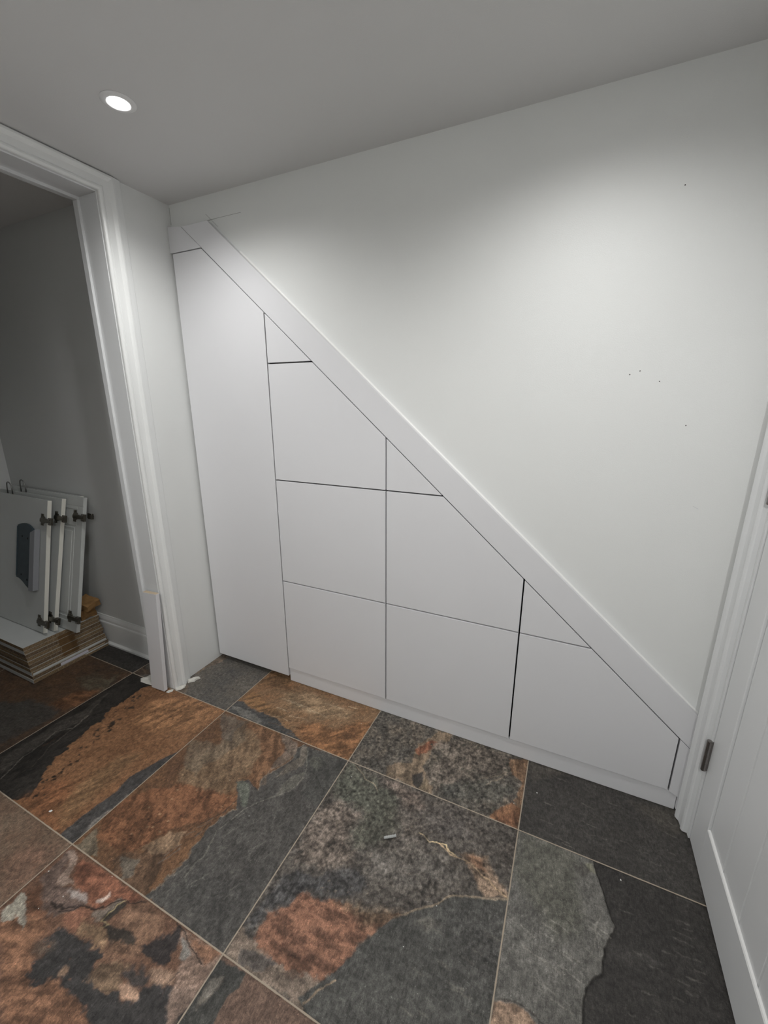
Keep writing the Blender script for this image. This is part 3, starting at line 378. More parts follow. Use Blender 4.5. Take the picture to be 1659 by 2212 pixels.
((2,1),'L',[(1.8874,-0.3983),(1.9026,-0.3994),(1.9198,-0.3969)],(86,84,80),0.0027,0.005,0,0.675,0.0018),
((2,1),'L',[(1.6907,-0.5408),(1.7169,-0.5462),(1.7379,-0.5515)],(120,118,112),0.0027,0.005,0,0.6075,0.0018),
((2,1),'L',[(1.6967,-0.517),(1.7199,-0.5216),(1.7384,-0.5271)],(120,118,112),0.0027,0.005,0,0.6075,0.0018),
((2,1),'L',[(1.6429,-0.5494),(1.663,-0.5526),(1.6819,-0.5579)],(120,118,112),0.0027,0.005,0,0.6075,0.0018),
((2,1),'L',[(1.6819,-0.6423),(1.7084,-0.6471),(1.7374,-0.6517)],(120,118,112),0.0027,0.005,0,0.6075,0.0018),
((2,1),'L',[(1.8096,-0.4621),(1.8364,-0.4712),(1.8629,-0.4776)],(120,118,112),0.0027,0.005,0,0.6075,0.0018),
((2,1),'L',[(1.657,-0.5904),(1.6856,-0.5973),(1.7109,-0.6009)],(120,118,112),0.0027,0.005,0,0.6075,0.0018),
((2,1),'L',[(1.7497,-0.5607),(1.7705,-0.5652),(1.7896,-0.5697)],(120,118,112),0.0027,0.005,0,0.6075,0.0018),
((2,1),'L',[(1.68,-0.6531),(1.6967,-0.6582),(1.7147,-0.6587)],(120,118,112),0.0027,0.005,0,0.6075,0.0018),
((2,1),'L',[(1.7162,-0.5611),(1.7417,-0.5658),(1.7675,-0.5724)],(120,118,112),0.0027,0.005,0,0.6075,0.0018),
((2,1),'L',[(1.7398,-0.5959),(1.7659,-0.5999),(1.7916,-0.6064)],(120,118,112),0.0027,0.005,0,0.6075,0.0018),
((2,1),'L',[(1.8101,-0.4782),(1.8279,-0.482),(1.8451,-0.488)],(120,118,112),0.0027,0.005,0,0.6075,0.0018),
((2,1),'L',[(1.7192,-0.5023),(1.7438,-0.5058),(1.7674,-0.5145)],(120,118,112),0.0027,0.005,0,0.6075,0.0018),
((2,1),'L',[(1.791,-0.5294),(1.8118,-0.5347),(1.8361,-0.5406)],(120,118,112),0.0027,0.005,0,0.6075,0.0018),
((2,1),'L',[(1.7233,-0.6617),(1.7473,-0.6676),(1.7757,-0.6703)],(120,118,112),0.0027,0.005,0,0.6075,0.0018),
((1,1),'L',[(1.4534,-0.8079),(1.4619,-0.8072),(1.4712,-0.8075)],(98,95,90),0.0024000000000000002,0.005,0,0.6075,0.0018),
((1,1),'L',[(1.4597,-0.8111),(1.4683,-0.8104),(1.48,-0.8106)],(98,95,90),0.0024000000000000002,0.005,0,0.6075,0.0018),
((1,1),'L',[(1.4783,-0.7111),(1.4891,-0.7105),(1.4995,-0.7115)],(98,95,90),0.0024000000000000002,0.005,0,0.6075,0.0018),
((1,1),'L',[(1.3964,-0.6473),(1.4068,-0.6517),(1.423,-0.6484)],(98,95,90),0.0024000000000000002,0.005,0,0.6075,0.0018),
((1,1),'L',[(1.4385,-0.6493),(1.452,-0.6495),(1.4639,-0.6504)],(98,95,90),0.0024000000000000002,0.005,0,0.6075,0.0018),
((1,1),'L',[(1.5108,-0.6724),(1.5285,-0.6758),(1.548,-0.6736)],(98,95,90),0.0024000000000000002,0.005,0,0.6075,0.0018),
((1,1),'L',[(1.4962,-0.7325),(1.5171,-0.7327),(1.5397,-0.7328)],(98,95,90),0.0024000000000000002,0.005,0,0.6075,0.0018),
((1,1),'L',[(1.4181,-0.8215),(1.4356,-0.8232),(1.4478,-0.8206)],(98,95,90),0.0024000000000000002,0.005,0,0.6075,0.0018),
((1,1),'L',[(1.5179,-0.737),(1.539,-0.7387),(1.5598,-0.7373)],(98,95,90),0.0024000000000000002,0.005,0,0.6075,0.0018),
((1,1),'L',[(1.5612,-0.5972),(1.5849,-0.599),(1.6027,-0.6)],(98,95,90),0.0024000000000000002,0.005,0,0.6075,0.0018),
((1,1),'L',[(1.5535,-0.7594),(1.5719,-0.7599),(1.5923,-0.7593)],(98,95,90),0.0024000000000000002,0.005,0,0.6075,0.0018),
((1,1),'L',[(1.4113,-0.7487),(1.4318,-0.7484),(1.4439,-0.7488)],(98,95,90),0.0024000000000000002,0.005,0,0.6075,0.0018),
((1,1),'L',[(1.5009,-0.7399),(1.5116,-0.7401),(1.522,-0.74)],(98,95,90),0.0024000000000000002,0.005,0,0.6075,0.0018),
((1,1),'L',[(1.4395,-0.6823),(1.453,-0.6861),(1.4702,-0.6832)],(98,95,90),0.0024000000000000002,0.005,0,0.6075,0.0018),
((1,1),'L',[(1.5661,-0.6039),(1.5824,-0.6064),(1.5947,-0.6057)],(98,95,90),0.0024000000000000002,0.005,0,0.6075,0.0018),
((1,1),'L',[(1.5872,-0.5999),(1.6076,-0.6016),(1.6278,-0.6026)],(98,95,90),0.0024000000000000002,0.005,0,0.6075,0.0018),
((1,1),'L',[(1.5428,-0.6502),(1.5519,-0.6518),(1.5633,-0.6511)],(98,95,90),0.0024000000000000002,0.005,0,0.6075,0.0018),
((1,1),'L',[(1.4657,-0.7072),(1.4789,-0.7074),(1.4949,-0.7077)],(98,95,90),0.0024000000000000002,0.005,0,0.6075,0.0018),
((0,1),'L',[(0.7842,-0.7191),(0.7779,-0.7308),(0.7716,-0.7428)],(96,95,90),0.0027,0.005,0,0.6075,0.0018),
((0,1),'L',[(0.8959,-0.8144),(0.8874,-0.8241),(0.8847,-0.8327)],(96,95,90),0.0027,0.005,0,0.6075,0.0018),
((0,1),'L',[(0.6525,-0.7819),(0.6395,-0.8067),(0.631,-0.827)],(96,95,90),0.0027,0.005,0,0.6075,0.0018),
((0,1),'L',[(0.6553,-0.7354),(0.6453,-0.749),(0.6446,-0.7584)],(96,95,90),0.0027,0.005,0,0.6075,0.0018),
((0,1),'L',[(0.8997,-0.7806),(0.8899,-0.7952),(0.8814,-0.8108)],(96,95,90),0.0027,0.005,0,0.6075,0.0018),
((0,1),'L',[(0.7934,-0.8029),(0.7809,-0.8252),(0.7695,-0.8458)],(96,95,90),0.0027,0.005,0,0.6075,0.0018),
((0,1),'L',[(0.6841,-0.7128),(0.6762,-0.727),(0.6695,-0.7435)],(96,95,90),0.0027,0.005,0,0.6075,0.0018),
((0,1),'L',[(1.0019,-0.7605),(0.9954,-0.7713),(0.9902,-0.7784)],(96,95,90),0.0027,0.005,0,0.6075,0.0018),
((0,1),'L',[(0.6579,-0.7934),(0.6486,-0.8201),(0.6328,-0.8456)],(96,95,90),0.0027,0.005,0,0.6075,0.0018),
((0,1),'L',[(0.7228,-0.8088),(0.7099,-0.8342),(0.6968,-0.8586)],(96,95,90),0.0027,0.005,0,0.6075,0.0018),
((0,1),'L',[(0.7028,-0.8068),(0.7012,-0.8154),(0.694,-0.8241)],(96,95,90),0.0027,0.005,0,0.6075,0.0018),
((0,1),'L',[(0.9369,-0.6628),(0.9255,-0.6802),(0.9163,-0.6978)],(96,95,90),0.0027,0.005,0,0.6075,0.0018),
((0,1),'L',[(0.778,-0.6567),(0.7667,-0.6796),(0.7546,-0.7029)],(96,95,90),0.0027,0.005,0,0.6075,0.0018),
((0,1),'L',[(0.859,-0.7536),(0.8562,-0.7697),(0.846,-0.7762)],(96,95,90),0.0027,0.005,0,0.6075,0.0018),
((0,1),'L',[(0.9056,-0.5801),(0.892,-0.6058),(0.8765,-0.6329)],(96,95,90),0.0027,0.005,0,0.6075,0.0018),
((0,1),'L',[(0.7589,-0.6204),(0.7464,-0.6376),(0.7406,-0.6576)],(96,95,90),0.0027,0.005,0,0.6075,0.0018),
((0,1),'L',[(0.8238,-0.6059),(0.8146,-0.6215),(0.805,-0.6421)],(96,95,90),0.0027,0.005,0,0.6075,0.0018),
((0,1),'L',[(0.7866,-0.7269),(0.7706,-0.7561),(0.7561,-0.7843)],(96,95,90),0.0027,0.005,0,0.6075,0.0018),
((0,1),'L',[(0.8816,-0.66),(0.873,-0.6802),(0.8607,-0.6972)],(96,95,90),0.0027,0.005,0,0.6075,0.0018),
((0,1),'L',[(0.6735,-0.6762),(0.6672,-0.7007),(0.6516,-0.7237)],(96,95,90),0.0027,0.005,0,0.6075,0.0018),
((0,1),'L',[(0.7369,-0.8577),(0.7222,-0.8811),(0.7132,-0.9014)],(96,95,90),0.0027,0.005,0,0.6075,0.0018),
((0,1),'L',[(0.7932,-0.8202),(0.7885,-0.8389),(0.7757,-0.8514)],(96,95,90),0.0027,0.005,0,0.6075,0.0018),
((0,1),'L',[(0.8927,-0.6938),(0.8894,-0.7179),(0.8797,-0.737)],(54,53,51),0.0027,0.005,0,0.675,0.0018),
((0,1),'L',[(1.0111,-0.7201),(1.0048,-0.7327),(1.0021,-0.7439)],(54,53,51),0.0027,0.005,0,0.675,0.0018),
((0,1),'L',[(0.9211,-0.8568),(0.9163,-0.8804),(0.9042,-0.905)],(54,53,51),0.0027,0.005,0,0.675,0.0018),
((0,1),'L',[(0.8905,-0.6765),(0.8835,-0.6913),(0.8812,-0.708)],(54,53,51),0.0027,0.005,0,0.675,0.0018),
((0,1),'L',[(0.9756,-0.7394),(0.9688,-0.7465),(0.9676,-0.7618)],(54,53,51),0.0027,0.005,0,0.675,0.0018),
((0,1),'L',[(1.0429,-0.6915),(1.0401,-0.701),(1.0353,-0.7112)],(54,53,51),0.0027,0.005,0,0.675,0.0018),
((0,1),'L',[(0.971,-0.6077),(0.9655,-0.6249),(0.9588,-0.6449)],(54,53,51),0.0027,0.005,0,0.675,0.0018),
((0,1),'L',[(0.888,-0.6987),(0.8803,-0.7094),(0.8816,-0.7201)],(54,53,51),0.0027,0.005,0,0.675,0.0018),
((0,1),'L',[(0.7159,-0.6929),(0.7149,-0.7117),(0.7084,-0.7312)],(54,53,51),0.0027,0.005,0,0.675,0.0018),
((0,1),'L',[(1.0104,-0.7219),(1.0032,-0.7404),(0.996,-0.7603)],(54,53,51),0.0027,0.005,0,0.675,0.0018),
((0,1),'L',[(0.8783,-0.6793),(0.8757,-0.7027),(0.8652,-0.7244)],(54,53,51),0.0027,0.005,0,0.675,0.0018),
((0,1),'L',[(0.6799,-0.6845),(0.6763,-0.7118),(0.67,-0.7412)],(54,53,51),0.0027,0.005,0,0.675,0.0018),
((0,1),'L',[(0.7997,-0.6632),(0.7941,-0.6793),(0.7918,-0.6956)],(54,53,51),0.0027,0.005,0,0.675,0.0018),
((0,1),'L',[(0.7707,-0.7605),(0.7634,-0.7717),(0.7648,-0.7851)],(54,53,51),0.0027,0.005,0,0.675,0.0018),
((-1,1),'L',[(0.2307,-0.6996),(0.2239,-0.7266),(0.2163,-0.7527)],(98,62,36),0.0033,0.005,0,0.6075,0.0018),
((-1,1),'L',[(0.0002,-0.6017),(-0.011,-0.635),(-0.0104,-0.6715)],(98,62,36),0.0033,0.005,0,0.6075,0.0018),
((-1,1),'L',[(0.2684,-0.684),(0.2636,-0.6993),(0.2602,-0.7124)],(98,62,36),0.0033,0.005,0,0.6075,0.0018),
((-1,1),'L',[(0.1484,-0.3957),(0.146,-0.4379),(0.1318,-0.4782)],(98,62,36),0.0033,0.005,0,0.6075,0.0018),
((-1,1),'L',[(0.0512,-0.6529),(0.0461,-0.6868),(0.0392,-0.7202)],(98,62,36),0.0033,0.005,0,0.6075,0.0018),
((-1,1),'L',[(0.3629,-0.5644),(0.3636,-0.5756),(0.3539,-0.5928)],(98,62,36),0.0033,0.005,0,0.6075,0.0018),
((-1,1),'L',[(-0.0428,-0.7067),(-0.0416,-0.7246),(-0.0469,-0.7361)],(98,62,36),0.0033,0.005,0,0.6075,0.0018),
((-1,1),'L',[(0.1145,-0.772),(0.1188,-0.7852),(0.1095,-0.7946)],(98,62,36),0.0033,0.005,0,0.6075,0.0018),
((-1,1),'L',[(0.0878,-0.6438),(0.0805,-0.6728),(0.0771,-0.6984)],(98,62,36),0.0033,0.005,0,0.6075,0.0018),
((-1,1),'L',[(0.0714,-0.8057),(0.0675,-0.8356),(0.0586,-0.8682)],(98,62,36),0.0033,0.005,0,0.6075,0.0018),
((-1,1),'L',[(0.0389,-0.6355),(0.0315,-0.6656),(0.0285,-0.6961)],(98,62,36),0.0033,0.005,0,0.6075,0.0018),
((-1,1),'L',[(-0.018,-0.6619),(-0.0245,-0.6848),(-0.0254,-0.7125)],(98,62,36),0.0033,0.005,0,0.6075,0.0018),
((-1,1),'L',[(0.1137,-0.8293),(0.1076,-0.8489),(0.1051,-0.8668)],(98,62,36),0.0033,0.005,0,0.6075,0.0018),
((-1,1),'L',[(0.0849,-0.6283),(0.0835,-0.6615),(0.0724,-0.693)],(98,62,36),0.0033,0.005,0,0.6075,0.0018),
((-1,1),'L',[(0.1203,-0.7689),(0.1202,-0.7816),(0.1153,-0.7908)],(98,62,36),0.0033,0.005,0,0.6075,0.0018),
((-1,1),'L',[(0.0057,-0.4572),(0.0051,-0.4883),(-0.0026,-0.515)],(98,62,36),0.0033,0.005,0,0.6075,0.0018),
((-1,1),'L',[(0.35,-0.7774),(0.344,-0.7965),(0.3364,-0.8168)],(98,62,36),0.0033,0.005,0,0.6075,0.0018),
((-1,1),'L',[(0.3059,-0.5124),(0.2942,-0.5254),(0.2956,-0.5484)],(98,62,36),0.0033,0.005,0,0.6075,0.0018),
((-1,1),'L',[(-0.1808,-0.682),(-0.1816,-0.7169),(-0.1852,-0.7472)],(98,62,36),0.0033,0.005,0,0.6075,0.0018),
((-1,1),'L',[(-0.3275,-0.6032),(-0.3193,-0.6301),(-0.3272,-0.6669)],(98,62,36),0.0033,0.005,0,0.6075,0.0018),
((-1,1),'L',[(-0.0805,-0.4776),(-0.0894,-0.4969),(-0.0857,-0.5267)],(98,62,36),0.0033,0.005,0,0.6075,0.0018),
((-1,1),'L',[(0.1048,-0.5263),(0.0963,-0.5573),(0.0938,-0.5833)],(98,62,36),0.0033,0.005,0,0.6075,0.0018),
((-1,1),'L',[(0.2602,-0.8141),(0.2543,-0.8431),(0.2432,-0.87)],(98,62,36),0.0033,0.005,0,0.6075,0.0018),
((-1,1),'L',[(0.2424,-0.4921),(0.2277,-0.5348),(0.2219,-0.5731)],(98,62,36),0.0033,0.005,0,0.6075,0.0018),
((-1,1),'L',[(0.1288,-0.5057),(0.1294,-0.5314),(0.12,-0.5492)],(98,62,36),0.0033,0.005,0,0.6075,0.0018),
((-1,1),'L',[(0.0798,-0.4761),(0.072,-0.5195),(0.0653,-0.5579)],(98,62,36),0.0033,0.005,0,0.6075,0.0018),
((-1,0),'L',[(0.1575,-0.2395),(0.1472,-0.2522),(0.1388,-0.2694)],(98,98,96),0.0021,0.005,0,0.675,0.0018),
((-1,0),'L',[(0.0273,-0.1334),(0.0192,-0.1412),(0.0162,-0.1529)],(98,98,96),0.0021,0.005,0,0.675,0.0018),
((-1,0),'L',[(0.1378,-0.1042),(0.1292,-0.1207),(0.125,-0.1258)],(98,98,96),0.0021,0.005,0,0.675,0.0018),
((-1,0),'L',[(0.1164,-0.0472),(0.1208,-0.0632),(0.1037,-0.0692)],(98,98,96),0.0021,0.005,0,0.675,0.0018),
((-1,0),'L',[(0.3424,-0.1882),(0.3226,-0.1967),(0.3198,-0.2218)],(98,98,96),0.0021,0.005,0,0.675,0.0018),
((-1,0),'L',[(0.2294,-0.0757),(0.2129,-0.0978),(0.2058,-0.1138)],(98,98,96),0.0021,0.005,0,0.675,0.0018),
((-1,0),'L',[(0.1951,-0.146),(0.1871,-0.1599),(0.1811,-0.1687)],(98,98,96),0.0021,0.005,0,0.675,0.0018),
((-1,0),'L',[(0.1441,-0.2838),(0.1379,-0.2973),(0.124,-0.3157)],(98,98,96),0.0021,0.005,0,0.675,0.0018),
((-1,0),'L',[(0.257,-0.2115),(0.2472,-0.2164),(0.2471,-0.2267)],(98,98,96),0.0021,0.005,0,0.675,0.0018),
((-1,0),'L',[(0.0237,-0.1533),(0.0205,-0.1717),(0.0078,-0.1813)],(98,98,96),0.0021,0.005,0,0.675,0.0018),
((-1,0),'L',[(0.2006,-0.133),(0.1935,-0.1423),(0.1906,-0.1492)],(98,98,96),0.0021,0.005,0,0.675,0.0018),
((-1,0),'L',[(0.0403,-0.1429),(0.0405,-0.1554),(0.0269,-0.1665)],(98,98,96),0.0021,0.005,0,0.675,0.0018),
((-1,0),'L',[(0.3061,-0.0823),(0.2957,-0.0983),(0.2846,-0.1158)],(98,98,96),0.0021,0.005,0,0.675,0.0018),
((-1,0),'L',[(0.1484,-0.278),(0.1351,-0.2937),(0.1275,-0.3111)],(98,98,96),0.0021,0.005,0,0.675,0.0018),
((-1,0),'L',[(0.2395,-0.253),(0.2266,-0.2679),(0.2171,-0.2873)],(98,98,96),0.0021,0.005,0,0.675,0.0018),
((-1,0),'L',[(0.2724,-0.0932),(0.2745,-0.1154),(0.2512,-0.1267)],(98,98,96),0.0021,0.005,0,0.675,0.0018),
((0,0),'L',[(0.5572,-0.2602),(0.5937,-0.2545),(0.6273,-0.2526)],(96,70,44),0.0027,0.005,0,0.6075,0.0018),
((0,0),'L',[(0.6257,-0.2383),(0.6627,-0.2397),(0.6951,-0.2309)],(96,70,44),0.0027,0.005,0,0.6075,0.0018),
((0,0),'L',[(0.6922,-0.2209),(0.7152,-0.2253),(0.7267,-0.2173)],(96,70,44),0.0027,0.005,0,0.6075,0.0018),
((0,0),'L',[(0.581,-0.1006),(0.6217,-0.0961),(0.6662,-0.0937)],(96,70,44),0.0027,0.005,0,0.6075,0.0018),
((0,0),'L',[(0.7386,-0.1641),(0.7558,-0.1612),(0.7763,-0.1605)],(96,70,44),0.0027,0.005,0,0.6075,0.0018),
((0,0),'L',[(0.5348,-0.0562),(0.5603,-0.0526),(0.5805,-0.0528)],(96,70,44),0.0027,0.005,0,0.6075,0.0018),
((0,0),'L',[(0.8937,-0.0182),(0.9278,-0.0104),(0.9597,-0.0136)],(96,70,44),0.0027,0.005,0,0.6075,0.0018),
((0,0),'L',[(0.5373,-0.2332),(0.5743,-0.2306),(0.6077,-0.2259)],(96,70,44),0.0027,0.005,0,0.6075,0.0018),
((0,0),'L',[(0.8541,-0.0618),(0.8726,-0.0619),(0.8938,-0.0587)],(96,70,44),0.0027,0.005,0,0.6075,0.0018),
((0,0),'L',[(0.8188,-0.0737),(0.8356,-0.0707),(0.853,-0.071)],(96,70,44),0.0027,0.005,0,0.6075,0.0018),
((0,0),'L',[(0.4963,-0.0527),(0.5443,-0.0515),(0.5816,-0.0465)],(96,70,44),0.0027,0.005,0,0.6075,0.0018),
((0,0),'L',[(0.5075,-0.2111),(0.5419,-0.208),(0.5829,-0.2037)],(96,70,44),0.0027,0.005,0,0.6075,0.0018),
((0,0),'L',[(0.671,-0.1208),(0.7093,-0.1189),(0.7389,-0.1149)],(96,70,44),0.0027,0.005,0,0.6075,0.0018),
((0,0),'L',[(0.6406,-0.2713),(0.6853,-0.2666),(0.7257,-0.2618)],(96,70,44),0.0027,0.005,0,0.6075,0.0018),
((0,0),'L',[(0.7888,-0.111),(0.7964,-0.1026),(0.8175,-0.1086)],(96,70,44),0.0027,0.005,0,0.6075,0.0018),
((0,0),'L',[(0.6272,-0.1102),(0.6625,-0.1053),(0.6948,-0.1045)],(96,70,44),0.0027,0.005,0,0.6075,0.0018),
((0,0),'L',[(0.5409,-0.093),(0.5767,-0.0915),(0.6156,-0.0871)],(96,70,44),0.0027,0.005,0,0.6075,0.0018),
((0,0),'L',[(0.5482,-0.0313),(0.5788,-0.027),(0.6021,-0.0276)],(96,70,44),0.0027,0.005,0,0.6075,0.0018),
((0,0),'L',[(0.6716,-0.2779),(0.6965,-0.2759),(0.7201,-0.2723)],(96,70,44),0.0027,0.005,0,0.6075,0.0018),
((0,0),'L',[(0.4717,-0.1288),(0.4953,-0.124),(0.5189,-0.1248)],(96,70,44),0.0027,0.005,0,0.6075,0.0018),
((0,0),'L',[(0.599,-0.2095),(0.646,-0.2109),(0.6867,-0.2007)],(96,70,44),0.0027,0.005,0,0.6075,0.0018),
((0,0),'L',[(0.6428,-0.1753),(0.6793,-0.1681),(0.7097,-0.1689)],(96,70,44),0.0027,0.005,0,0.6075,0.0018),
((0,0),'L',[(0.7986,0.0558),(0.8527,0.0493),(0.8862,0.0586)],(158,140,112),0.0033,0.005,0,0.6075,0.0018),
((0,0),'L',[(0.5496,-0.2274),(0.5891,-0.2102),(0.6307,-0.2207)],(158,140,112),0.0033,0.005,0,0.6075,0.0018),
((0,0),'L',[(0.5685,-0.117),(0.6138,-0.1172),(0.6552,-0.1115)],(158,140,112),0.0033,0.005,0,0.6075,0.0018),
((0,0),'L',[(0.6196,-0.1911),(0.6659,-0.1849),(0.7135,-0.1838)],(158,140,112),0.0033,0.005,0,0.6075,0.0018),
((0,0),'L',[(0.8286,-0.0302),(0.8502,-0.0314),(0.8761,-0.0278)],(158,140,112),0.0033,0.005,0,0.6075,0.0018),
((0,0),'L',[(0.5367,-0.1754),(0.5582,-0.1726),(0.5963,-0.1711)],(158,140,112),0.0033,0.005,0,0.6075,0.0018),
((0,0),'L',[(0.7201,-0.0599),(0.7712,-0.0557),(0.8152,-0.0548)],(158,140,112),0.0033,0.005,0,0.6075,0.0018),
((0,0),'L',[(0.7918,0.0512),(0.8214,0.0448),(0.835,0.0526)],(158,140,112),0.0033,0.005,0,0.6075,0.0018),
((-1,2),'L',[(0.2771,-1.0305),(0.2745,-1.0367),(0.2732,-1.0416)],(92,66,50),0.003,0.005,0,0.675,0.0018),
((-1,2),'L',[(0.293,-0.9981),(0.2914,-1.0049),(0.2878,-1.0125)],(92,66,50),0.003,0.005,0,0.675,0.0018),
((-1,2),'L',[(0.2314,-1.013),(0.2303,-1.0223),(0.2263,-1.0289)],(92,66,50),0.003,0.005,0,0.675,0.0018),
((-1,2),'L',[(0.3357,-0.9777),(0.3311,-0.9857),(0.3289,-0.9958)],(92,66,50),0.003,0.005,0,0.675,0.0018),
((-1,2),'L',[(0.2265,-1.0513),(0.2249,-1.0586),(0.222,-1.065)],(92,66,50),0.003,0.005,0,0.675,0.0018),
((-1,2),'L',[(0.2424,-1.0214),(0.2402,-1.0304),(0.237,-1.0377)],(92,66,50),0.003,0.005,0,0.675,0.0018),
((-1,2),'L',[(0.3701,-1.0375),(0.3717,-1.0413),(0.3663,-1.0466)],(92,66,50),0.003,0.005,0,0.675,0.0018),
((-1,2),'L',[(0.3791,-1.0169),(0.3772,-1.0233),(0.374,-1.0291)],(92,66,50),0.003,0.005,0,0.675,0.0018),
((-1,2),'L',[(0.2666,-1.0332),(0.2629,-1.0358),(0.2643,-1.0397)],(92,66,50),0.003,0.005,0,0.675,0.0018),
((-1,2),'L',[(0.2711,-1.0723),(0.2694,-1.0773),(0.267,-1.0838)],(92,66,50),0.003,0.005,0,0.675,0.0018),
((-1,2),'L',[(0.336,-1.0003),(0.3331,-1.0074),(0.3307,-1.0142)],(92,66,50),0.003,0.005,0,0.675,0.0018),
((-1,2),'L',[(0.215,-1.0311),(0.2135,-1.0377),(0.2115,-1.0423)],(92,66,50),0.003,0.005,0,0.675,0.0018),
((-1,2),'L',[(0.3101,-1.0062),(0.3055,-1.0123),(0.3064,-1.0162)],(92,66,50),0.003,0.005,0,0.675,0.0018),
((-1,2),'L',[(0.3571,-1.0126),(0.3545,-1.021),(0.3507,-1.0288)],(92,66,50),0.003,0.005,0,0.675,0.0018),
((-1,2),'L',[(0.1933,-1.0283),(0.1885,-1.0311),(0.1915,-1.0342)],(92,66,50),0.003,0.005,0,0.675,0.0018),
((-1,2),'L',[(0.2667,-1.0578),(0.263,-1.0662),(0.2606,-1.0752)],(92,66,50),0.003,0.005,0,0.675,0.0018),
((-1,2),'L',[(0.2898,-0.9992),(0.2897,-1.0028),(0.2868,-1.0074)],(92,66,50),0.003,0.005,0,0.675,0.0018),
((-1,2),'L',[(0.3124,-0.971),(0.311,-0.9753),(0.3095,-0.9791)],(92,66,50),0.003,0.005,0,0.675,0.0018),
((-1,2),'L',[(0.321,-1.0374),(0.3191,-1.043),(0.3166,-1.0488)],(92,66,50),0.003,0.005,0,0.675,0.0018),
((-1,2),'L',[(0.2763,-1.0513),(0.2727,-1.0602),(0.2701,-1.0685)],(92,66,50),0.003,0.005,0,0.675,0.0018),
((-1,2),'L',[(0.2484,-1.0366),(0.249,-1.0401),(0.246,-1.0436)],(92,66,50),0.003,0.005,0,0.675,0.0018),
((-1,2),'L',[(0.317,-0.9845),(0.3136,-0.9927),(0.3104,-1.0025)],(92,66,50),0.003,0.005,0,0.675,0.0018),
((0,1),'P',[(0.4369,-0.8314),(0.436,-0.826),(0.443,-0.8234),(0.4461,-0.8284)],(82,50,30),0.0016,0.004,0,0.8450000000000001),
((0,1),'P',[(0.5327,-0.7416),(0.5324,-0.7376),(0.5372,-0.7359),(0.539,-0.7396)],(82,50,30),0.0016,0.004,0,0.8450000000000001),
((0,1),'P',[(0.5894,-0.6442),(0.5892,-0.6398),(0.5941,-0.638),(0.5958,-0.6422)],(82,50,30),0.0016,0.004,0,0.8450000000000001),
((0,1),'P',[(0.4541,-0.8927),(0.4532,-0.8874),(0.4605,-0.8846),(0.4636,-0.8896)],(82,50,30),0.0016,0.004,0,0.8450000000000001),
((0,1),'P',[(0.6788,-0.6389),(0.6788,-0.6351),(0.6832,-0.6335),(0.6845,-0.6372)],(82,50,30),0.0016,0.004,0,0.8450000000000001),
((0,1),'P',[(0.6832,-0.6594),(0.6832,-0.6535),(0.6899,-0.6511),(0.6919,-0.6567)],(82,50,30),0.0016,0.004,0,0.8450000000000001),
((0,1),'P',[(0.463,-0.7687),(0.4625,-0.765),(0.467,-0.7634),(0.4689,-0.7668)],(82,50,30),0.0016,0.004,0,0.8450000000000001),
((0,1),'P',[(0.4272,-0.8756),(0.4266,-0.8722),(0.4311,-0.8705),(0.4331,-0.8737)],(82,50,30),0.0016,0.004,0,0.8450000000000001),
((0,1),'P',[(0.5766,-0.645),(0.5761,-0.6365),(0.5858,-0.633),(0.5891,-0.6411)],(82,50,30),0.0016,0.004,0,0.8450000000000001),
((0,1),'P',[(0.6417,-0.7106),(0.6416,-0.7041),(0.6493,-0.7013),(0.6516,-0.7075)],(82,50,30),0.0016,0.004,0,0.8450000000000001),
((0,1),'P',[(0.5942,-0.6347),(0.5938,-0.6264),(0.6032,-0.623),(0.6064,-0.6309)],(82,50,30),0.0016,0.004,0,0.8450000000000001),
((0,1),'P',[(0.6602,-0.6586),(0.6602,-0.6537),(0.6658,-0.6516),(0.6675,-0.6563)],(82,50,30),0.0016,0.004,0,0.8450000000000001),
((0,1),'P',[(0.4818,-0.7362),(0.4808,-0.7282),(0.4904,-0.7247),(0.4943,-0.7322)],(82,50,30),0.0016,0.004,0,0.8450000000000001),
((0,1),'P',[(0.4149,-0.8488),(0.4136,-0.8419),(0.4227,-0.8385),(0.4268,-0.8449)],(82,50,30),0.0016,0.004,0,0.8450000000000001),
((0,1),'P',[(0.5226,-0.7434),(0.5221,-0.7379),(0.5288,-0.7354),(0.5314,-0.7406)],(82,50,30),0.0016,0.004,0,0.8450000000000001),
((0,1),'P',[(0.5676,-0.6522),(0.5672,-0.6457),(0.5745,-0.6431),(0.5771,-0.6492)],(82,50,30),0.0016,0.004,0,0.8450000000000001),
((0,1),'P',[(0.5727,-0.7518),(0.5725,-0.7482),(0.5769,-0.7466),(0.5784,-0.7499)],(82,50,30),0.0016,0.004,0,0.8450000000000001),
((0,1),'P',[(0.6634,-0.6411),(0.6634,-0.6348),(0.6705,-0.6323),(0.6726,-0.6383)],(82,50,30),0.0016,0.004,0,0.8450000000000001),
((0,1),'P',[(0.4253,-0.8656),(0.4243,-0.8598),(0.432,-0.8569),(0.4354,-0.8623)],(82,50,30),0.0016,0.004,0,0.8450000000000001),
((0,1),'P',[(0.5143,-0.7941),(0.5137,-0.7883),(0.521,-0.7856),(0.5238,-0.7911)],(82,50,30),0.0016,0.004,0,0.8450000000000001),
((0,1),'P',[(0.6731,-0.6733),(0.6731,-0.6684),(0.6787,-0.6663),(0.6804,-0.671)],(82,50,30),0.0016,0.004,0,0.8450000000000001),
((0,1),'P',[(0.5062,-0.8412),(0.5059,-0.838),(0.51,-0.8365),(0.5116,-0.8394)],(82,50,30),0.0016,0.004,0,0.8450000000000001),
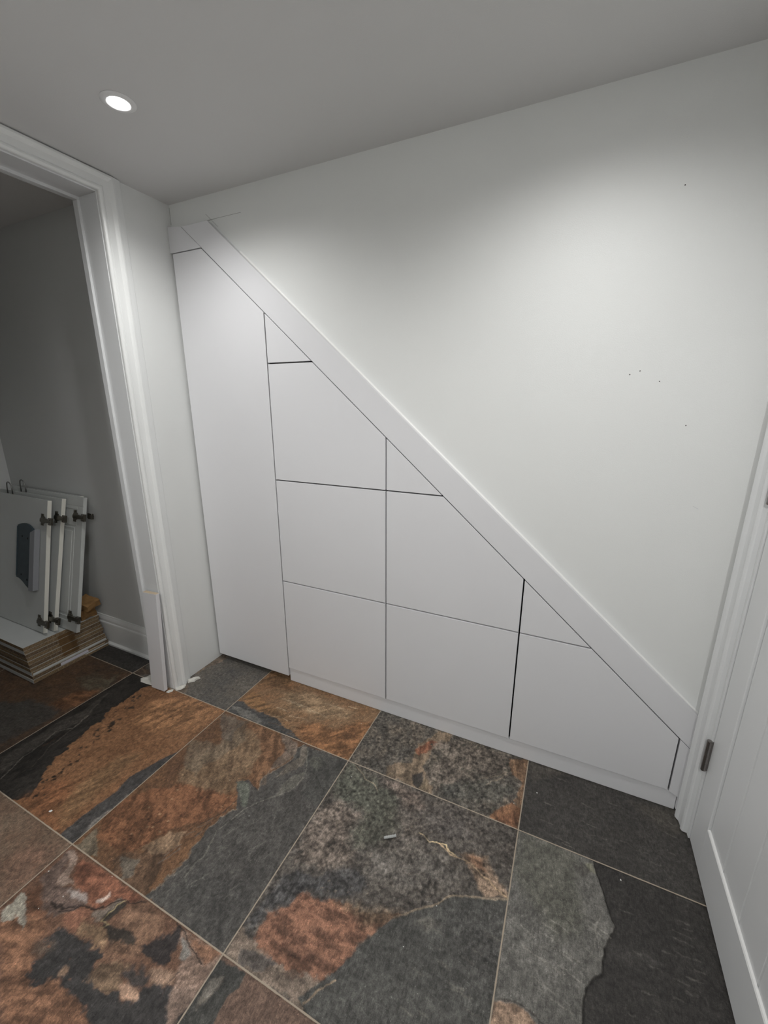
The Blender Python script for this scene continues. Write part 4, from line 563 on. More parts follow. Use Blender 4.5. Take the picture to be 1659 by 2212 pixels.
((0,1),'P',[(0.4249,-0.8639),(0.4239,-0.858),(0.4316,-0.8552),(0.435,-0.8606)],(82,50,30),0.0016,0.004,0,0.8450000000000001),
((0,1),'P',[(0.5412,-0.8313),(0.5406,-0.8245),(0.5494,-0.8213),(0.5526,-0.8276)],(82,50,30),0.0016,0.004,0,0.8450000000000001),
((0,1),'P',[(0.6181,-0.6955),(0.6179,-0.6914),(0.6228,-0.6896),(0.6244,-0.6935)],(82,50,30),0.0016,0.004,0,0.8450000000000001),
((0,1),'P',[(0.4841,-0.844),(0.4833,-0.838),(0.4911,-0.8351),(0.4942,-0.8407)],(82,50,30),0.0016,0.004,0,0.8450000000000001),
((0,1),'P',[(0.5128,-0.7706),(0.5121,-0.7638),(0.5205,-0.7607),(0.5238,-0.7671)],(82,50,30),0.0016,0.004,0,0.8450000000000001),
((0,1),'P',[(0.4597,-0.7827),(0.4591,-0.7787),(0.4642,-0.7769),(0.4663,-0.7806)],(82,50,30),0.0016,0.004,0,0.8450000000000001),
((0,1),'P',[(0.6158,-0.6043),(0.6156,-0.6005),(0.6198,-0.599),(0.6212,-0.6026)],(82,50,30),0.0016,0.004,0,0.8450000000000001),
((0,1),'P',[(0.3907,-0.8159),(0.3899,-0.8117),(0.3952,-0.8097),(0.3977,-0.8136)],(82,50,30),0.0016,0.004,0,0.8450000000000001),
((0,1),'P',[(0.521,-0.797),(0.5205,-0.7919),(0.527,-0.7895),(0.5295,-0.7943)],(82,50,30),0.0016,0.004,0,0.8450000000000001),
((0,1),'P',[(0.3961,-0.8556),(0.3948,-0.8492),(0.4033,-0.8461),(0.4071,-0.8521)],(82,50,30),0.0016,0.004,0,0.8450000000000001),
((0,1),'P',[(0.4159,-0.8576),(0.4153,-0.8544),(0.4196,-0.8528),(0.4215,-0.8558)],(82,50,30),0.0016,0.004,0,0.8450000000000001),
((0,1),'P',[(0.5587,-0.6648),(0.5583,-0.658),(0.5662,-0.6551),(0.569,-0.6616)],(82,50,30),0.0016,0.004,0,0.8450000000000001),
((0,1),'P',[(0.6437,-0.6365),(0.6436,-0.6306),(0.6501,-0.6282),(0.6522,-0.6338)],(82,50,30),0.0016,0.004,0,0.8450000000000001),
((0,1),'P',[(0.3932,-0.8303),(0.3922,-0.8254),(0.3986,-0.823),(0.4015,-0.8276)],(82,50,30),0.0016,0.004,0,0.8450000000000001),
((0,1),'P',[(0.4937,-0.8072),(0.4931,-0.8022),(0.4994,-0.7998),(0.502,-0.8045)],(82,50,30),0.0016,0.004,0,0.8450000000000001),
((0,1),'P',[(0.6468,-0.5825),(0.6468,-0.5788),(0.6508,-0.5774),(0.6521,-0.5809)],(82,50,30),0.0016,0.004,0,0.8450000000000001),
((0,1),'P',[(0.4283,-0.8643),(0.4273,-0.8586),(0.4349,-0.8557),(0.4383,-0.8611)],(82,50,30),0.0016,0.004,0,0.8450000000000001),
((0,1),'P',[(0.5318,-0.7701),(0.5316,-0.7674),(0.535,-0.7661),(0.5363,-0.7687)],(82,50,30),0.0016,0.004,0,0.8450000000000001),
((0,1),'P',[(0.5708,-0.7087),(0.5705,-0.7032),(0.577,-0.7008),(0.5793,-0.706)],(82,50,30),0.0016,0.004,0,0.8450000000000001),
((0,1),'P',[(0.4633,-0.7474),(0.4628,-0.7435),(0.4676,-0.7417),(0.4696,-0.7454)],(82,50,30),0.0016,0.004,0,0.8450000000000001),
((0,1),'P',[(0.4701,-0.8197),(0.4692,-0.8134),(0.4773,-0.8104),(0.4806,-0.8163)],(82,50,30),0.0016,0.004,0,0.8450000000000001),
((0,1),'P',[(0.6052,-0.6957),(0.605,-0.6916),(0.6098,-0.6898),(0.6114,-0.6937)],(82,50,30),0.0016,0.004,0,0.8450000000000001),
((0,1),'P',[(0.4785,-0.7628),(0.4778,-0.7569),(0.485,-0.7543),(0.4879,-0.7598)],(82,50,30),0.0016,0.004,0,0.8450000000000001),
((0,1),'P',[(0.6286,-0.5855),(0.6284,-0.5793),(0.6351,-0.5769),(0.6372,-0.5828)],(82,50,30),0.0016,0.004,0,0.8450000000000001),
((0,1),'P',[(0.564,-0.7793),(0.5636,-0.7725),(0.572,-0.7694),(0.575,-0.7758)],(82,50,30),0.0016,0.004,0,0.8450000000000001),
((0,1),'P',[(0.5449,-0.6696),(0.5443,-0.6615),(0.5536,-0.6582),(0.557,-0.6658)],(82,50,30),0.0016,0.004,0,0.8450000000000001),
((0,1),'P',[(0.5044,-0.7826),(0.5036,-0.776),(0.5118,-0.773),(0.5151,-0.7792)],(82,50,30),0.0016,0.004,0,0.8450000000000001),
((0,1),'P',[(0.4019,-0.8138),(0.4013,-0.8108),(0.4052,-0.8094),(0.4069,-0.8122)],(82,50,30),0.0016,0.004,0,0.8450000000000001),
((0,1),'P',[(0.5374,-0.8425),(0.5369,-0.8368),(0.5442,-0.8341),(0.5469,-0.8394)],(82,50,30),0.0016,0.004,0,0.8450000000000001),
((0,1),'P',[(0.6156,-0.7461),(0.6155,-0.7421),(0.6203,-0.7404),(0.6218,-0.7441)],(82,50,30),0.0016,0.004,0,0.8450000000000001),
((0,1),'P',[(0.6697,-0.6311),(0.6697,-0.6267),(0.6747,-0.6249),(0.6762,-0.6291)],(82,50,30),0.0016,0.004,0,0.8450000000000001),
((0,1),'P',[(0.593,-0.6216),(0.5926,-0.6145),(0.6005,-0.6117),(0.6032,-0.6184)],(82,50,30),0.0016,0.004,0,0.8450000000000001),
((0,1),'P',[(0.4318,-0.8112),(0.4312,-0.8073),(0.4361,-0.8055),(0.4383,-0.8091)],(82,50,30),0.0016,0.004,0,0.8450000000000001),
((0,1),'P',[(0.4999,-0.7402),(0.4992,-0.7343),(0.5064,-0.7317),(0.5093,-0.7373)],(82,50,30),0.0016,0.004,0,0.8450000000000001),
((0,1),'P',[(0.5016,-0.8618),(0.5013,-0.8592),(0.5046,-0.858),(0.5059,-0.8603)],(82,50,30),0.0016,0.004,0,0.8450000000000001),
((0,1),'P',[(0.6064,-0.7547),(0.6063,-0.7509),(0.6109,-0.7492),(0.6125,-0.7528)],(82,50,30),0.0016,0.004,0,0.8450000000000001),
((0,1),'P',[(0.4483,-0.8741),(0.4474,-0.8685),(0.4549,-0.8658),(0.4581,-0.8709)],(82,50,30),0.0016,0.004,0,0.8450000000000001),
((0,1),'P',[(0.5671,-0.6421),(0.5669,-0.6386),(0.5708,-0.6372),(0.5722,-0.6405)],(82,50,30),0.0016,0.004,0,0.8450000000000001),
((0,1),'P',[(0.566,-0.7186),(0.5655,-0.7117),(0.5737,-0.7087),(0.5767,-0.7153)],(82,50,30),0.0016,0.004,0,0.8450000000000001),
((0,1),'P',[(0.5663,-0.768),(0.5661,-0.7644),(0.5705,-0.7628),(0.572,-0.7661)],(82,50,30),0.0016,0.004,0,0.8450000000000001),
((0,1),'P',[(0.6256,-0.7346),(0.6255,-0.7311),(0.6297,-0.7295),(0.631,-0.7328)],(82,50,30),0.0016,0.004,0,0.8450000000000001),
((0,1),'P',[(0.4638,-0.8735),(0.4631,-0.8688),(0.4693,-0.8665),(0.4719,-0.8709)],(82,50,30),0.0016,0.004,0,0.8450000000000001),
((0,1),'P',[(0.5282,-0.7895),(0.5277,-0.7835),(0.5352,-0.7807),(0.538,-0.7863)],(82,50,30),0.0016,0.004,0,0.8450000000000001),
((0,1),'P',[(0.5999,-0.6338),(0.5998,-0.6305),(0.6035,-0.6291),(0.6048,-0.6323)],(82,50,30),0.0016,0.004,0,0.8450000000000001),
((0,1),'P',[(0.4753,-0.7757),(0.4745,-0.7699),(0.4817,-0.7673),(0.4846,-0.7727)],(82,50,30),0.0016,0.004,0,0.8450000000000001),
((0,1),'P',[(0.4449,-0.8321),(0.4441,-0.8274),(0.4503,-0.8251),(0.4529,-0.8295)],(82,50,30),0.0016,0.004,0,0.8450000000000001),
((0,1),'P',[(0.4682,-0.8542),(0.4673,-0.8482),(0.4752,-0.8453),(0.4784,-0.8509)],(82,50,30),0.0016,0.004,0,0.8450000000000001),
((0,1),'P',[(0.4736,-0.8352),(0.4727,-0.8287),(0.4812,-0.8255),(0.4847,-0.8316)],(82,50,30),0.0016,0.004,0,0.8450000000000001),
((0,1),'P',[(0.5559,-0.47),(0.5557,-0.4672),(0.5585,-0.4662),(0.5596,-0.4689)],(132,106,78),0.0016,0.004,0,0.78),
((0,1),'P',[(0.5904,-0.4779),(0.5902,-0.4747),(0.5935,-0.4736),(0.5946,-0.4767)],(132,106,78),0.0016,0.004,0,0.78),
((0,1),'P',[(0.4898,-0.6079),(0.4891,-0.6018),(0.4959,-0.5994),(0.4986,-0.6052)],(132,106,78),0.0016,0.004,0,0.78),
((0,1),'P',[(0.4404,-0.7466),(0.4396,-0.7413),(0.4461,-0.7389),(0.4489,-0.7439)],(132,106,78),0.0016,0.004,0,0.78),
((0,1),'P',[(0.67,-0.6346),(0.67,-0.6312),(0.6737,-0.6299),(0.6748,-0.6331)],(132,106,78),0.0016,0.004,0,0.78),
((0,1),'P',[(0.4742,-0.8292),(0.4737,-0.8256),(0.4783,-0.8239),(0.4802,-0.8273)],(132,106,78),0.0016,0.004,0,0.78),
((0,1),'P',[(0.6953,-0.6134),(0.6954,-0.6085),(0.7008,-0.6065),(0.7024,-0.6112)],(132,106,78),0.0016,0.004,0,0.78),
((0,1),'P',[(0.4391,-0.588),(0.4382,-0.5815),(0.4454,-0.5789),(0.4485,-0.5852)],(132,106,78),0.0016,0.004,0,0.78),
((0,1),'P',[(0.4987,-0.7923),(0.4982,-0.7873),(0.5044,-0.7849),(0.5069,-0.7896)],(132,106,78),0.0016,0.004,0,0.78),
((0,1),'P',[(0.6627,-0.602),(0.6627,-0.5976),(0.6675,-0.5959),(0.6689,-0.6001)],(132,106,78),0.0016,0.004,0,0.78),
((0,1),'P',[(0.4979,-0.7449),(0.4973,-0.7397),(0.5036,-0.7374),(0.5061,-0.7423)],(132,106,78),0.0016,0.004,0,0.78),
((0,1),'P',[(0.4417,-0.6059),(0.441,-0.601),(0.4465,-0.5991),(0.4488,-0.6037)],(132,106,78),0.0016,0.004,0,0.78),
((0,1),'P',[(0.4751,-0.656),(0.4745,-0.6512),(0.4801,-0.6491),(0.4824,-0.6538)],(132,106,78),0.0016,0.004,0,0.78),
((0,1),'P',[(0.6466,-0.5395),(0.6465,-0.5352),(0.6511,-0.5336),(0.6525,-0.5377)],(132,106,78),0.0016,0.004,0,0.78),
((0,1),'P',[(0.6762,-0.5981),(0.6762,-0.5943),(0.6804,-0.5927),(0.6817,-0.5964)],(132,106,78),0.0016,0.004,0,0.78),
((0,1),'P',[(0.454,-0.855),(0.4536,-0.8528),(0.4566,-0.8517),(0.4578,-0.8537)],(132,106,78),0.0016,0.004,0,0.78),
((0,1),'P',[(0.4462,-0.6289),(0.4457,-0.6253),(0.4498,-0.6238),(0.4516,-0.6273)],(132,106,78),0.0016,0.004,0,0.78),
((0,1),'P',[(0.6522,-0.6668),(0.6522,-0.664),(0.6554,-0.6628),(0.6564,-0.6655)],(132,106,78),0.0016,0.004,0,0.78),
((0,1),'P',[(0.5521,-0.7854),(0.5517,-0.7806),(0.5578,-0.7783),(0.56,-0.7829)],(132,106,78),0.0016,0.004,0,0.78),
((0,1),'P',[(0.4885,-0.6905),(0.4881,-0.6862),(0.4931,-0.6844),(0.4952,-0.6885)],(132,106,78),0.0016,0.004,0,0.78),
((0,1),'P',[(0.5457,-0.7491),(0.5454,-0.7449),(0.5504,-0.7431),(0.5523,-0.747)],(132,106,78),0.0016,0.004,0,0.78),
((0,1),'P',[(0.5163,-0.7852),(0.5158,-0.7806),(0.5215,-0.7785),(0.5237,-0.7828)],(132,106,78),0.0016,0.004,0,0.78),
((0,1),'P',[(0.4822,-0.6079),(0.4819,-0.6048),(0.4853,-0.6036),(0.4867,-0.6065)],(132,106,78),0.0016,0.004,0,0.78),
((0,1),'P',[(0.5406,-0.6255),(0.5403,-0.6222),(0.5441,-0.6209),(0.5455,-0.6241)],(132,106,78),0.0016,0.004,0,0.78),
((0,1),'P',[(0.456,-0.8799),(0.4556,-0.8772),(0.4592,-0.8759),(0.4607,-0.8784)],(132,106,78),0.0016,0.004,0,0.78),
((0,1),'P',[(0.5053,-0.8205),(0.5051,-0.8181),(0.508,-0.817),(0.5092,-0.8192)],(132,106,78),0.0016,0.004,0,0.78),
((1,1),'P',[(1.3958,-0.5896),(1.3985,-0.5836),(1.4048,-0.5812),(1.4038,-0.587)],(112,100,88),0.0016,0.004,0,0.65),
((1,1),'P',[(1.0077,-0.6863),(1.0086,-0.6822),(1.0132,-0.6805),(1.0136,-0.6843)],(112,100,88),0.0016,0.004,0,0.65),
((1,1),'P',[(1.1502,-0.4963),(1.1512,-0.4925),(1.155,-0.4911),(1.1551,-0.4948)],(112,100,88),0.0016,0.004,0,0.65),
((1,1),'P',[(1.1205,-0.5364),(1.1218,-0.5315),(1.1269,-0.5296),(1.127,-0.5344)],(112,100,88),0.0016,0.004,0,0.65),
((1,1),'P',[(0.9024,-0.5987),(0.9033,-0.5926),(0.9099,-0.5902),(0.9109,-0.5961)],(112,100,88),0.0016,0.004,0,0.65),
((1,1),'P',[(1.1442,-0.6036),(1.1458,-0.5979),(1.152,-0.5956),(1.152,-0.6011)],(112,100,88),0.0016,0.004,0,0.65),
((1,1),'P',[(1.0572,-0.5187),(1.0588,-0.5119),(1.0657,-0.5094),(1.0661,-0.516)],(112,100,88),0.0016,0.004,0,0.65),
((1,1),'P',[(1.2328,-0.5983),(1.2346,-0.5931),(1.24,-0.5911),(1.2397,-0.596)],(112,100,88),0.0016,0.004,0,0.65),
((1,1),'P',[(1.3746,-0.458),(1.3772,-0.4515),(1.3835,-0.4491),(1.3826,-0.4555)],(112,100,88),0.0016,0.004,0,0.65),
((1,1),'P',[(1.1283,-0.6258),(1.1298,-0.6205),(1.1355,-0.6183),(1.1356,-0.6234)],(112,100,88),0.0016,0.004,0,0.65),
((1,1),'P',[(1.041,-0.5342),(1.0422,-0.529),(1.0475,-0.5271),(1.0479,-0.532)],(112,100,88),0.0016,0.004,0,0.65),
((1,1),'P',[(1.2827,-0.5586),(1.2843,-0.5541),(1.289,-0.5523),(1.2886,-0.5567)],(112,100,88),0.0016,0.004,0,0.65),
((1,1),'P',[(1.209,-0.484),(1.2101,-0.4803),(1.2138,-0.4789),(1.2137,-0.4825)],(112,100,88),0.0016,0.004,0,0.65),
((1,1),'P',[(1.1381,-0.6786),(1.139,-0.6756),(1.1424,-0.6743),(1.1424,-0.6772)],(112,100,88),0.0016,0.004,0,0.65),
((1,1),'P',[(0.9493,-0.5798),(0.9498,-0.5769),(0.9529,-0.5758),(0.9533,-0.5786)],(112,100,88),0.0016,0.004,0,0.65),
((1,1),'P',[(1.0874,-0.6451),(1.0889,-0.6392),(1.0954,-0.6368),(1.0957,-0.6424)],(112,100,88),0.0016,0.004,0,0.65),
((1,1),'P',[(1.0879,-0.592),(1.0889,-0.5881),(1.093,-0.5866),(1.0932,-0.5903)],(112,100,88),0.0016,0.004,0,0.65),
((1,1),'P',[(1.125,-0.6763),(1.1263,-0.6719),(1.1313,-0.67),(1.1314,-0.6742)],(112,100,88),0.0016,0.004,0,0.65),
((1,1),'P',[(1.0165,-0.5523),(1.0179,-0.5457),(1.0248,-0.5431),(1.0254,-0.5495)],(112,100,88),0.0016,0.004,0,0.65),
((1,1),'P',[(1.2992,-0.6069),(1.3005,-0.6036),(1.3041,-0.6023),(1.3037,-0.6054)],(112,100,88),0.0016,0.004,0,0.65),
((1,1),'P',[(1.2392,-0.6553),(1.2408,-0.6507),(1.2459,-0.6488),(1.2456,-0.6532)],(112,100,88),0.0016,0.004,0,0.65),
((1,1),'P',[(1.3466,-0.4172),(1.3496,-0.4091),(1.3572,-0.4063),(1.3562,-0.4142)],(112,100,88),0.0016,0.004,0,0.65),
((1,1),'P',[(0.9716,-0.6578),(0.9721,-0.6553),(0.9749,-0.6542),(0.9752,-0.6566)],(112,100,88),0.0016,0.004,0,0.65),
((1,1),'P',[(1.3285,-0.5614),(1.3312,-0.5546),(1.3382,-0.552),(1.3374,-0.5585)],(112,100,88),0.0016,0.004,0,0.65),
((1,1),'P',[(1.348,-0.6114),(1.3499,-0.6069),(1.3547,-0.6051),(1.3541,-0.6094)],(112,100,88),0.0016,0.004,0,0.65),
((1,1),'P',[(1.4109,-0.537),(1.4126,-0.533),(1.4167,-0.5315),(1.416,-0.5354)],(112,100,88),0.0016,0.004,0,0.65),
((1,1),'P',[(1.3793,-0.4588),(1.3808,-0.4551),(1.3844,-0.4538),(1.3839,-0.4574)],(112,100,88),0.0016,0.004,0,0.65),
((1,1),'P',[(0.9872,-0.6637),(0.9879,-0.6605),(0.9915,-0.6591),(0.9919,-0.6622)],(112,100,88),0.0016,0.004,0,0.65),
((1,1),'P',[(1.4017,-0.5866),(1.4031,-0.5834),(1.4064,-0.5821),(1.4059,-0.5852)],(112,100,88),0.0016,0.004,0,0.65),
((1,1),'P',[(1.0084,-0.6699),(1.0091,-0.6668),(1.0126,-0.6655),(1.0129,-0.6685)],(112,100,88),0.0016,0.004,0,0.65),
((1,1),'P',[(1.2296,-0.6356),(1.2308,-0.6323),(1.2344,-0.6309),(1.2342,-0.6341)],(112,100,88),0.0016,0.004,0,0.65),
((1,1),'P',[(1.1871,-0.6753),(1.1884,-0.6713),(1.1928,-0.6697),(1.1927,-0.6734)],(112,100,88),0.0016,0.004,0,0.65),
((1,1),'P',[(1.1526,-0.6898),(1.1542,-0.6844),(1.1603,-0.6821),(1.1603,-0.6873)],(112,100,88),0.0016,0.004,0,0.65),
((1,1),'P',[(1.3669,-0.543),(1.3687,-0.5387),(1.3731,-0.5371),(1.3725,-0.5412)],(112,100,88),0.0016,0.004,0,0.65),
((1,1),'P',[(1.2922,-0.6109),(1.2941,-0.6059),(1.2994,-0.6039),(1.299,-0.6087)],(112,100,88),0.0016,0.004,0,0.65),
((1,1),'P',[(1.0356,-0.5963),(1.0366,-0.5918),(1.0414,-0.59),(1.0417,-0.5943)],(112,100,88),0.0016,0.004,0,0.65),
((1,1),'P',[(1.3028,-0.5411),(1.3047,-0.536),(1.3098,-0.5341),(1.3093,-0.539)],(112,100,88),0.0016,0.004,0,0.65),
((1,1),'P',[(1.2864,-0.4275),(1.2886,-0.4212),(1.2946,-0.419),(1.2941,-0.4251)],(112,100,88),0.0016,0.004,0,0.65),
((1,1),'P',[(1.1105,-0.6311),(1.1121,-0.6251),(1.1187,-0.6226),(1.1189,-0.6284)],(112,100,88),0.0016,0.004,0,0.65),
((1,1),'P',[(1.1224,-0.716),(1.1232,-0.7135),(1.126,-0.7125),(1.126,-0.7148)],(112,100,88),0.0016,0.004,0,0.65),
((1,1),'P',[(1.2107,-0.5795),(1.2119,-0.576),(1.2156,-0.5746),(1.2155,-0.578)],(112,100,88),0.0016,0.004,0,0.65),
((1,1),'P',[(1.2021,-0.5658),(1.2036,-0.5611),(1.2084,-0.5594),(1.2082,-0.5638)],(112,100,88),0.0016,0.004,0,0.65),
((1,1),'P',[(1.2247,-0.4243),(1.2263,-0.4193),(1.2311,-0.4175),(1.2309,-0.4224)],(112,100,88),0.0016,0.004,0,0.65),
((1,1),'P',[(1.2695,-0.4454),(1.272,-0.4379),(1.2792,-0.4353),(1.2787,-0.4425)],(112,100,88),0.0016,0.004,0,0.65),
((1,1),'P',[(1.0718,-0.6779),(1.0725,-0.6749),(1.0759,-0.6736),(1.0761,-0.6765)],(112,100,88),0.0016,0.004,0,0.65),
((1,1),'P',[(1.1483,-0.5777),(1.1492,-0.5748),(1.1522,-0.5736),(1.1522,-0.5764)],(112,100,88),0.0016,0.004,0,0.65),
((1,1),'P',[(1.2637,-0.54),(1.2657,-0.5342),(1.2716,-0.532),(1.2712,-0.5376)],(112,100,88),0.0016,0.004,0,0.65),
((1,1),'P',[(1.2012,-0.5878),(1.2028,-0.583),(1.2079,-0.5811),(1.2077,-0.5857)],(112,100,88),0.0016,0.004,0,0.65),
((1,1),'P',[(1.1369,-0.6977),(1.1377,-0.6952),(1.1405,-0.6941),(1.1406,-0.6965)],(112,100,88),0.0016,0.004,0,0.65),
((1,1),'P',[(1.3715,-0.5816),(1.3734,-0.5772),(1.378,-0.5754),(1.3774,-0.5797)],(112,100,88),0.0016,0.004,0,0.65),
((1,1),'P',[(1.3147,-0.564),(1.3167,-0.5589),(1.322,-0.5569),(1.3214,-0.5619)],(112,100,88),0.0016,0.004,0,0.65),
((1,1),'P',[(1.0634,-0.59),(1.0644,-0.5858),(1.0689,-0.5841),(1.0691,-0.5881)],(112,100,88),0.0016,0.004,0,0.65),
((1,1),'P',[(1.1445,-0.7078),(1.1456,-0.7044),(1.1495,-0.7029),(1.1496,-0.7062)],(112,100,88),0.0016,0.004,0,0.65),
((1,1),'P',[(1.1179,-0.592),(1.1196,-0.5857),(1.1263,-0.5832),(1.1264,-0.5892)],(112,100,88),0.0016,0.004,0,0.65),
((1,1),'P',[(1.1751,-0.599),(1.1762,-0.5955),(1.18,-0.594),(1.18,-0.5975)],(112,100,88),0.0016,0.004,0,0.65),
((1,1),'P',[(1.0251,-0.5422),(1.0259,-0.5383),(1.0299,-0.5368),(1.0302,-0.5406)],(112,100,88),0.0016,0.004,0,0.65),
((1,1),'P',[(1.1165,-0.6972),(1.1177,-0.693),(1.1224,-0.6913),(1.1225,-0.6952)],(112,100,88),0.0016,0.004,0,0.65),
((1,1),'P',[(1.0023,-0.6558),(1.003,-0.6528),(1.0062,-0.6516),(1.0065,-0.6544)],(112,100,88),0.0016,0.004,0,0.65),
((1,1),'P',[(1.2,-0.5599),(1.2021,-0.5533),(1.2089,-0.5508),(1.2087,-0.5571)],(112,100,88),0.0016,0.004,0,0.65),
((1,1),'P',[(1.1152,-0.6972),(1.1161,-0.6941),(1.1197,-0.6927),(1.1198,-0.6957)],(112,100,88),0.0016,0.004,0,0.65),
((1,1),'P',[(1.2998,-0.6016),(1.301,-0.5985),(1.3043,-0.5972),(1.304,-0.6002)],(60,57,54),0.0016,0.004,0,0.65),
((1,1),'P',[(1.3609,-0.3685),(1.3634,-0.3617),(1.3697,-0.3594),(1.3689,-0.3661)],(60,57,54),0.0016,0.004,0,0.65),
((1,1),'P',[(1.0275,-0.7046),(1.0282,-0.7017),(1.0314,-0.7005),(1.0317,-0.7032)],(60,57,54),0.0016,0.004,0,0.65),
((1,1),'P',[(1.2835,-0.5772),(1.2857,-0.5713),(1.2917,-0.5691),(1.2912,-0.5747)],(60,57,54),0.0016,0.004,0,0.65),
((1,1),'P',[(1.1872,-0.6618),(1.1892,-0.6555),(1.1961,-0.6529),(1.196,-0.6589)],(60,57,54),0.0016,0.004,0,0.65),
((1,1),'P',[(0.9954,-0.648),(0.9968,-0.6413),(1.0042,-0.6386),(1.0049,-0.645)],(60,57,54),0.0016,0.004,0,0.65),
((1,1),'P',[(1.2683,-0.4974),(1.2697,-0.4932),(1.2739,-0.4916),(1.2736,-0.4957)],(60,57,54),0.0016,0.004,0,0.65),
((1,1),'P',[(1.3268,-0.3435),(1.3295,-0.3358),(1.3364,-0.3333),(1.3357,-0.3408)],(60,57,54),0.0016,0.004,0,0.65),
((1,1),'P',[(1.2832,-0.3905),(1.2848,-0.3856),(1.2894,-0.384),(1.289,-0.3887)],(60,57,54),0.0016,0.004,0,0.65),
((1,1),'P',[(1.0861,-0.6132),(1.0871,-0.609),(1.0916,-0.6074),(1.0918,-0.6113)],(60,57,54),0.0016,0.004,0,0.65),
((1,1),'P',[(1.3823,-0.5866),(1.3838,-0.5829),(1.3876,-0.5815),(1.3871,-0.585)],(60,57,54),0.0016,0.004,0,0.65),
((1,1),'P',[(1.2987,-0.3494),(1.3,-0.3456),(1.3034,-0.3444),(1.3031,-0.3481)],(60,57,54),0.0016,0.004,0,0.65),
((1,1),'P',[(1.2737,-0.603),(1.2758,-0.5972),(1.2821,-0.5948),(1.2816,-0.6005)],(60,57,54),0.0016,0.004,0,0.65),
((1,1),'P',[(1.4179,-0.5524),(1.4195,-0.5489),(1.4232,-0.5475),(1.4225,-0.5509)],(60,57,54),0.0016,0.004,0,0.65),
((1,1),'P',[(1.3209,-0.6147),(1.322,-0.612),(1.3249,-0.611),(1.3246,-0.6135)],(60,57,54),0.0016,0.004,0,0.65),
((1,1),'P',[(1.1138,-0.4674),(1.1148,-0.4637),(1.1184,-0.4623),(1.1185,-0.4659)],(60,57,54),0.0016,0.004,0,0.65),
((1,1),'P',[(1.1788,-0.6101),(1.1808,-0.6034),(1.188,-0.6008),(1.1879,-0.6072)],(60,57,54),0.0016,0.004,0,0.65),
((1,1),'P',[(1.0004,-0.6422),(1.0018,-0.6353),(1.0094,-0.6324),(1.0101,-0.639)],(60,57,54),0.0016,0.004,0,0.65),
((1,1),'P',[(1.29,-0.5154),(1.2914,-0.5116),(1.2952,-0.5102),(1.2949,-0.5139)],(60,57,54),0.0016,0.004,0,0.65),
((1,1),'P',[(1.1936,-0.4701),(1.1954,-0.4638),(1.2015,-0.4616),(1.2014,-0.4676)],(60,57,54),0.0016,0.004,0,0.65),
((1,1),'P',[(1.2187,-0.5035),(1.2208,-0.4968),(1.2275,-0.4944),(1.2272,-0.5008)],(60,57,54),0.0016,0.004,0,0.65),
((1,1),'P',[(1.1176,-0.5759),(1.1193,-0.5695),(1.1261,-0.567),(1.1262,-0.5732)],(60,57,54),0.0016,0.004,0,0.65),
((1,1),'P',[(0.9996,-0.5325),(1.0008,-0.5267),(1.0067,-0.5246),(1.0073,-0.5301)],(60,57,54),0.0016,0.004,0,0.65),
((1,1),'P',[(1.1876,-0.663),(1.1887,-0.6598),(1.1923,-0.6584),(1.1922,-0.6615)],(60,57,54),0.0016,0.004,0,0.65),
((1,1),'P',[(1.0356,-0.4672),(1.0367,-0.4617),(1.0422,-0.4598),(1.0426,-0.4651)],(60,57,54),0.0016,0.004,0,0.65),
((1,1),'P',[(1.0735,-0.5897),(1.075,-0.5836),(1.0815,-0.5812),(1.0818,-0.5871)],(60,57,54),0.0016,0.004,0,0.65),
((1,1),'P',[(1.0389,-0.763),(1.0401,-0.7583),(1.0457,-0.7562),(1.0461,-0.7606)],(60,57,54),0.0016,0.004,0,0.65),
((1,1),'P',[(1.3103,-0.5086),(1.3123,-0.5032),(1.3177,-0.5012),(1.3171,-0.5064)],(60,57,54),0.0016,0.004,0,0.65),
((1,1),'P',[(1.1114,-0.5541),(1.1123,-0.5504),(1.1162,-0.5489),(1.1163,-0.5525)],(60,57,54),0.0016,0.004,0,0.65),
((1,1),'P',[(1.0448,-0.5501),(1.0458,-0.5457),(1.0504,-0.544),(1.0507,-0.5482)],(60,57,54),0.0016,0.004,0,0.65),
((1,1),'P',[(1.3762,-0.5552),(1.3784,-0.5499),(1.3838,-0.5479),(1.383,-0.5529)],(60,57,54),0.0016,0.004,0,0.65),
((1,1),'P',[(0.9032,-0.6048),(0.904,-0.5996),(0.9097,-0.5975),(0.9106,-0.6025)],(60,57,54),0.0016,0.004,0,0.65),
((1,1),'P',[(1.2427,-0.5015),(1.2446,-0.4957),(1.2505,-0.4935),(1.2501,-0.4992)],(60,57,54),0.0016,0.004,0,0.65),
((1,1),'P',[(1.3252,-0.4111),(1.3269,-0.406),(1.3317,-0.4043),(1.3312,-0.4092)],(60,57,54),0.0016,0.004,0,0.65),
((1,1),'P',[(1.2616,-0.4588),(1.2638,-0.4523),(1.2702,-0.4499),(1.2698,-0.4563)],(60,57,54),0.0016,0.004,0,0.65),
((1,1),'P',[(1.0414,-0.4494),(1.0426,-0.4437),(1.0481,-0.4417),(1.0485,-0.4472)],(60,57,54),0.0016,0.004,0,0.65),
((1,1),'P',[(1.0197,-0.7167),(1.021,-0.7111),(1.0274,-0.7087),(1.028,-0.7139)],(60,57,54),0.0016,0.004,0,0.65),
((1,1),'P',[(1.23,-0.6501),(1.2311,-0.647),(1.2346,-0.6457),(1.2344,-0.6487)],(60,57,54),0.0016,0.004,0,0.65),
((1,1),'P',[(1.094,-0.4843),(1.0948,-0.4812),(1.0979,-0.48),(1.0981,-0.4831)],(60,57,54),0.0016,0.004,0,0.65),
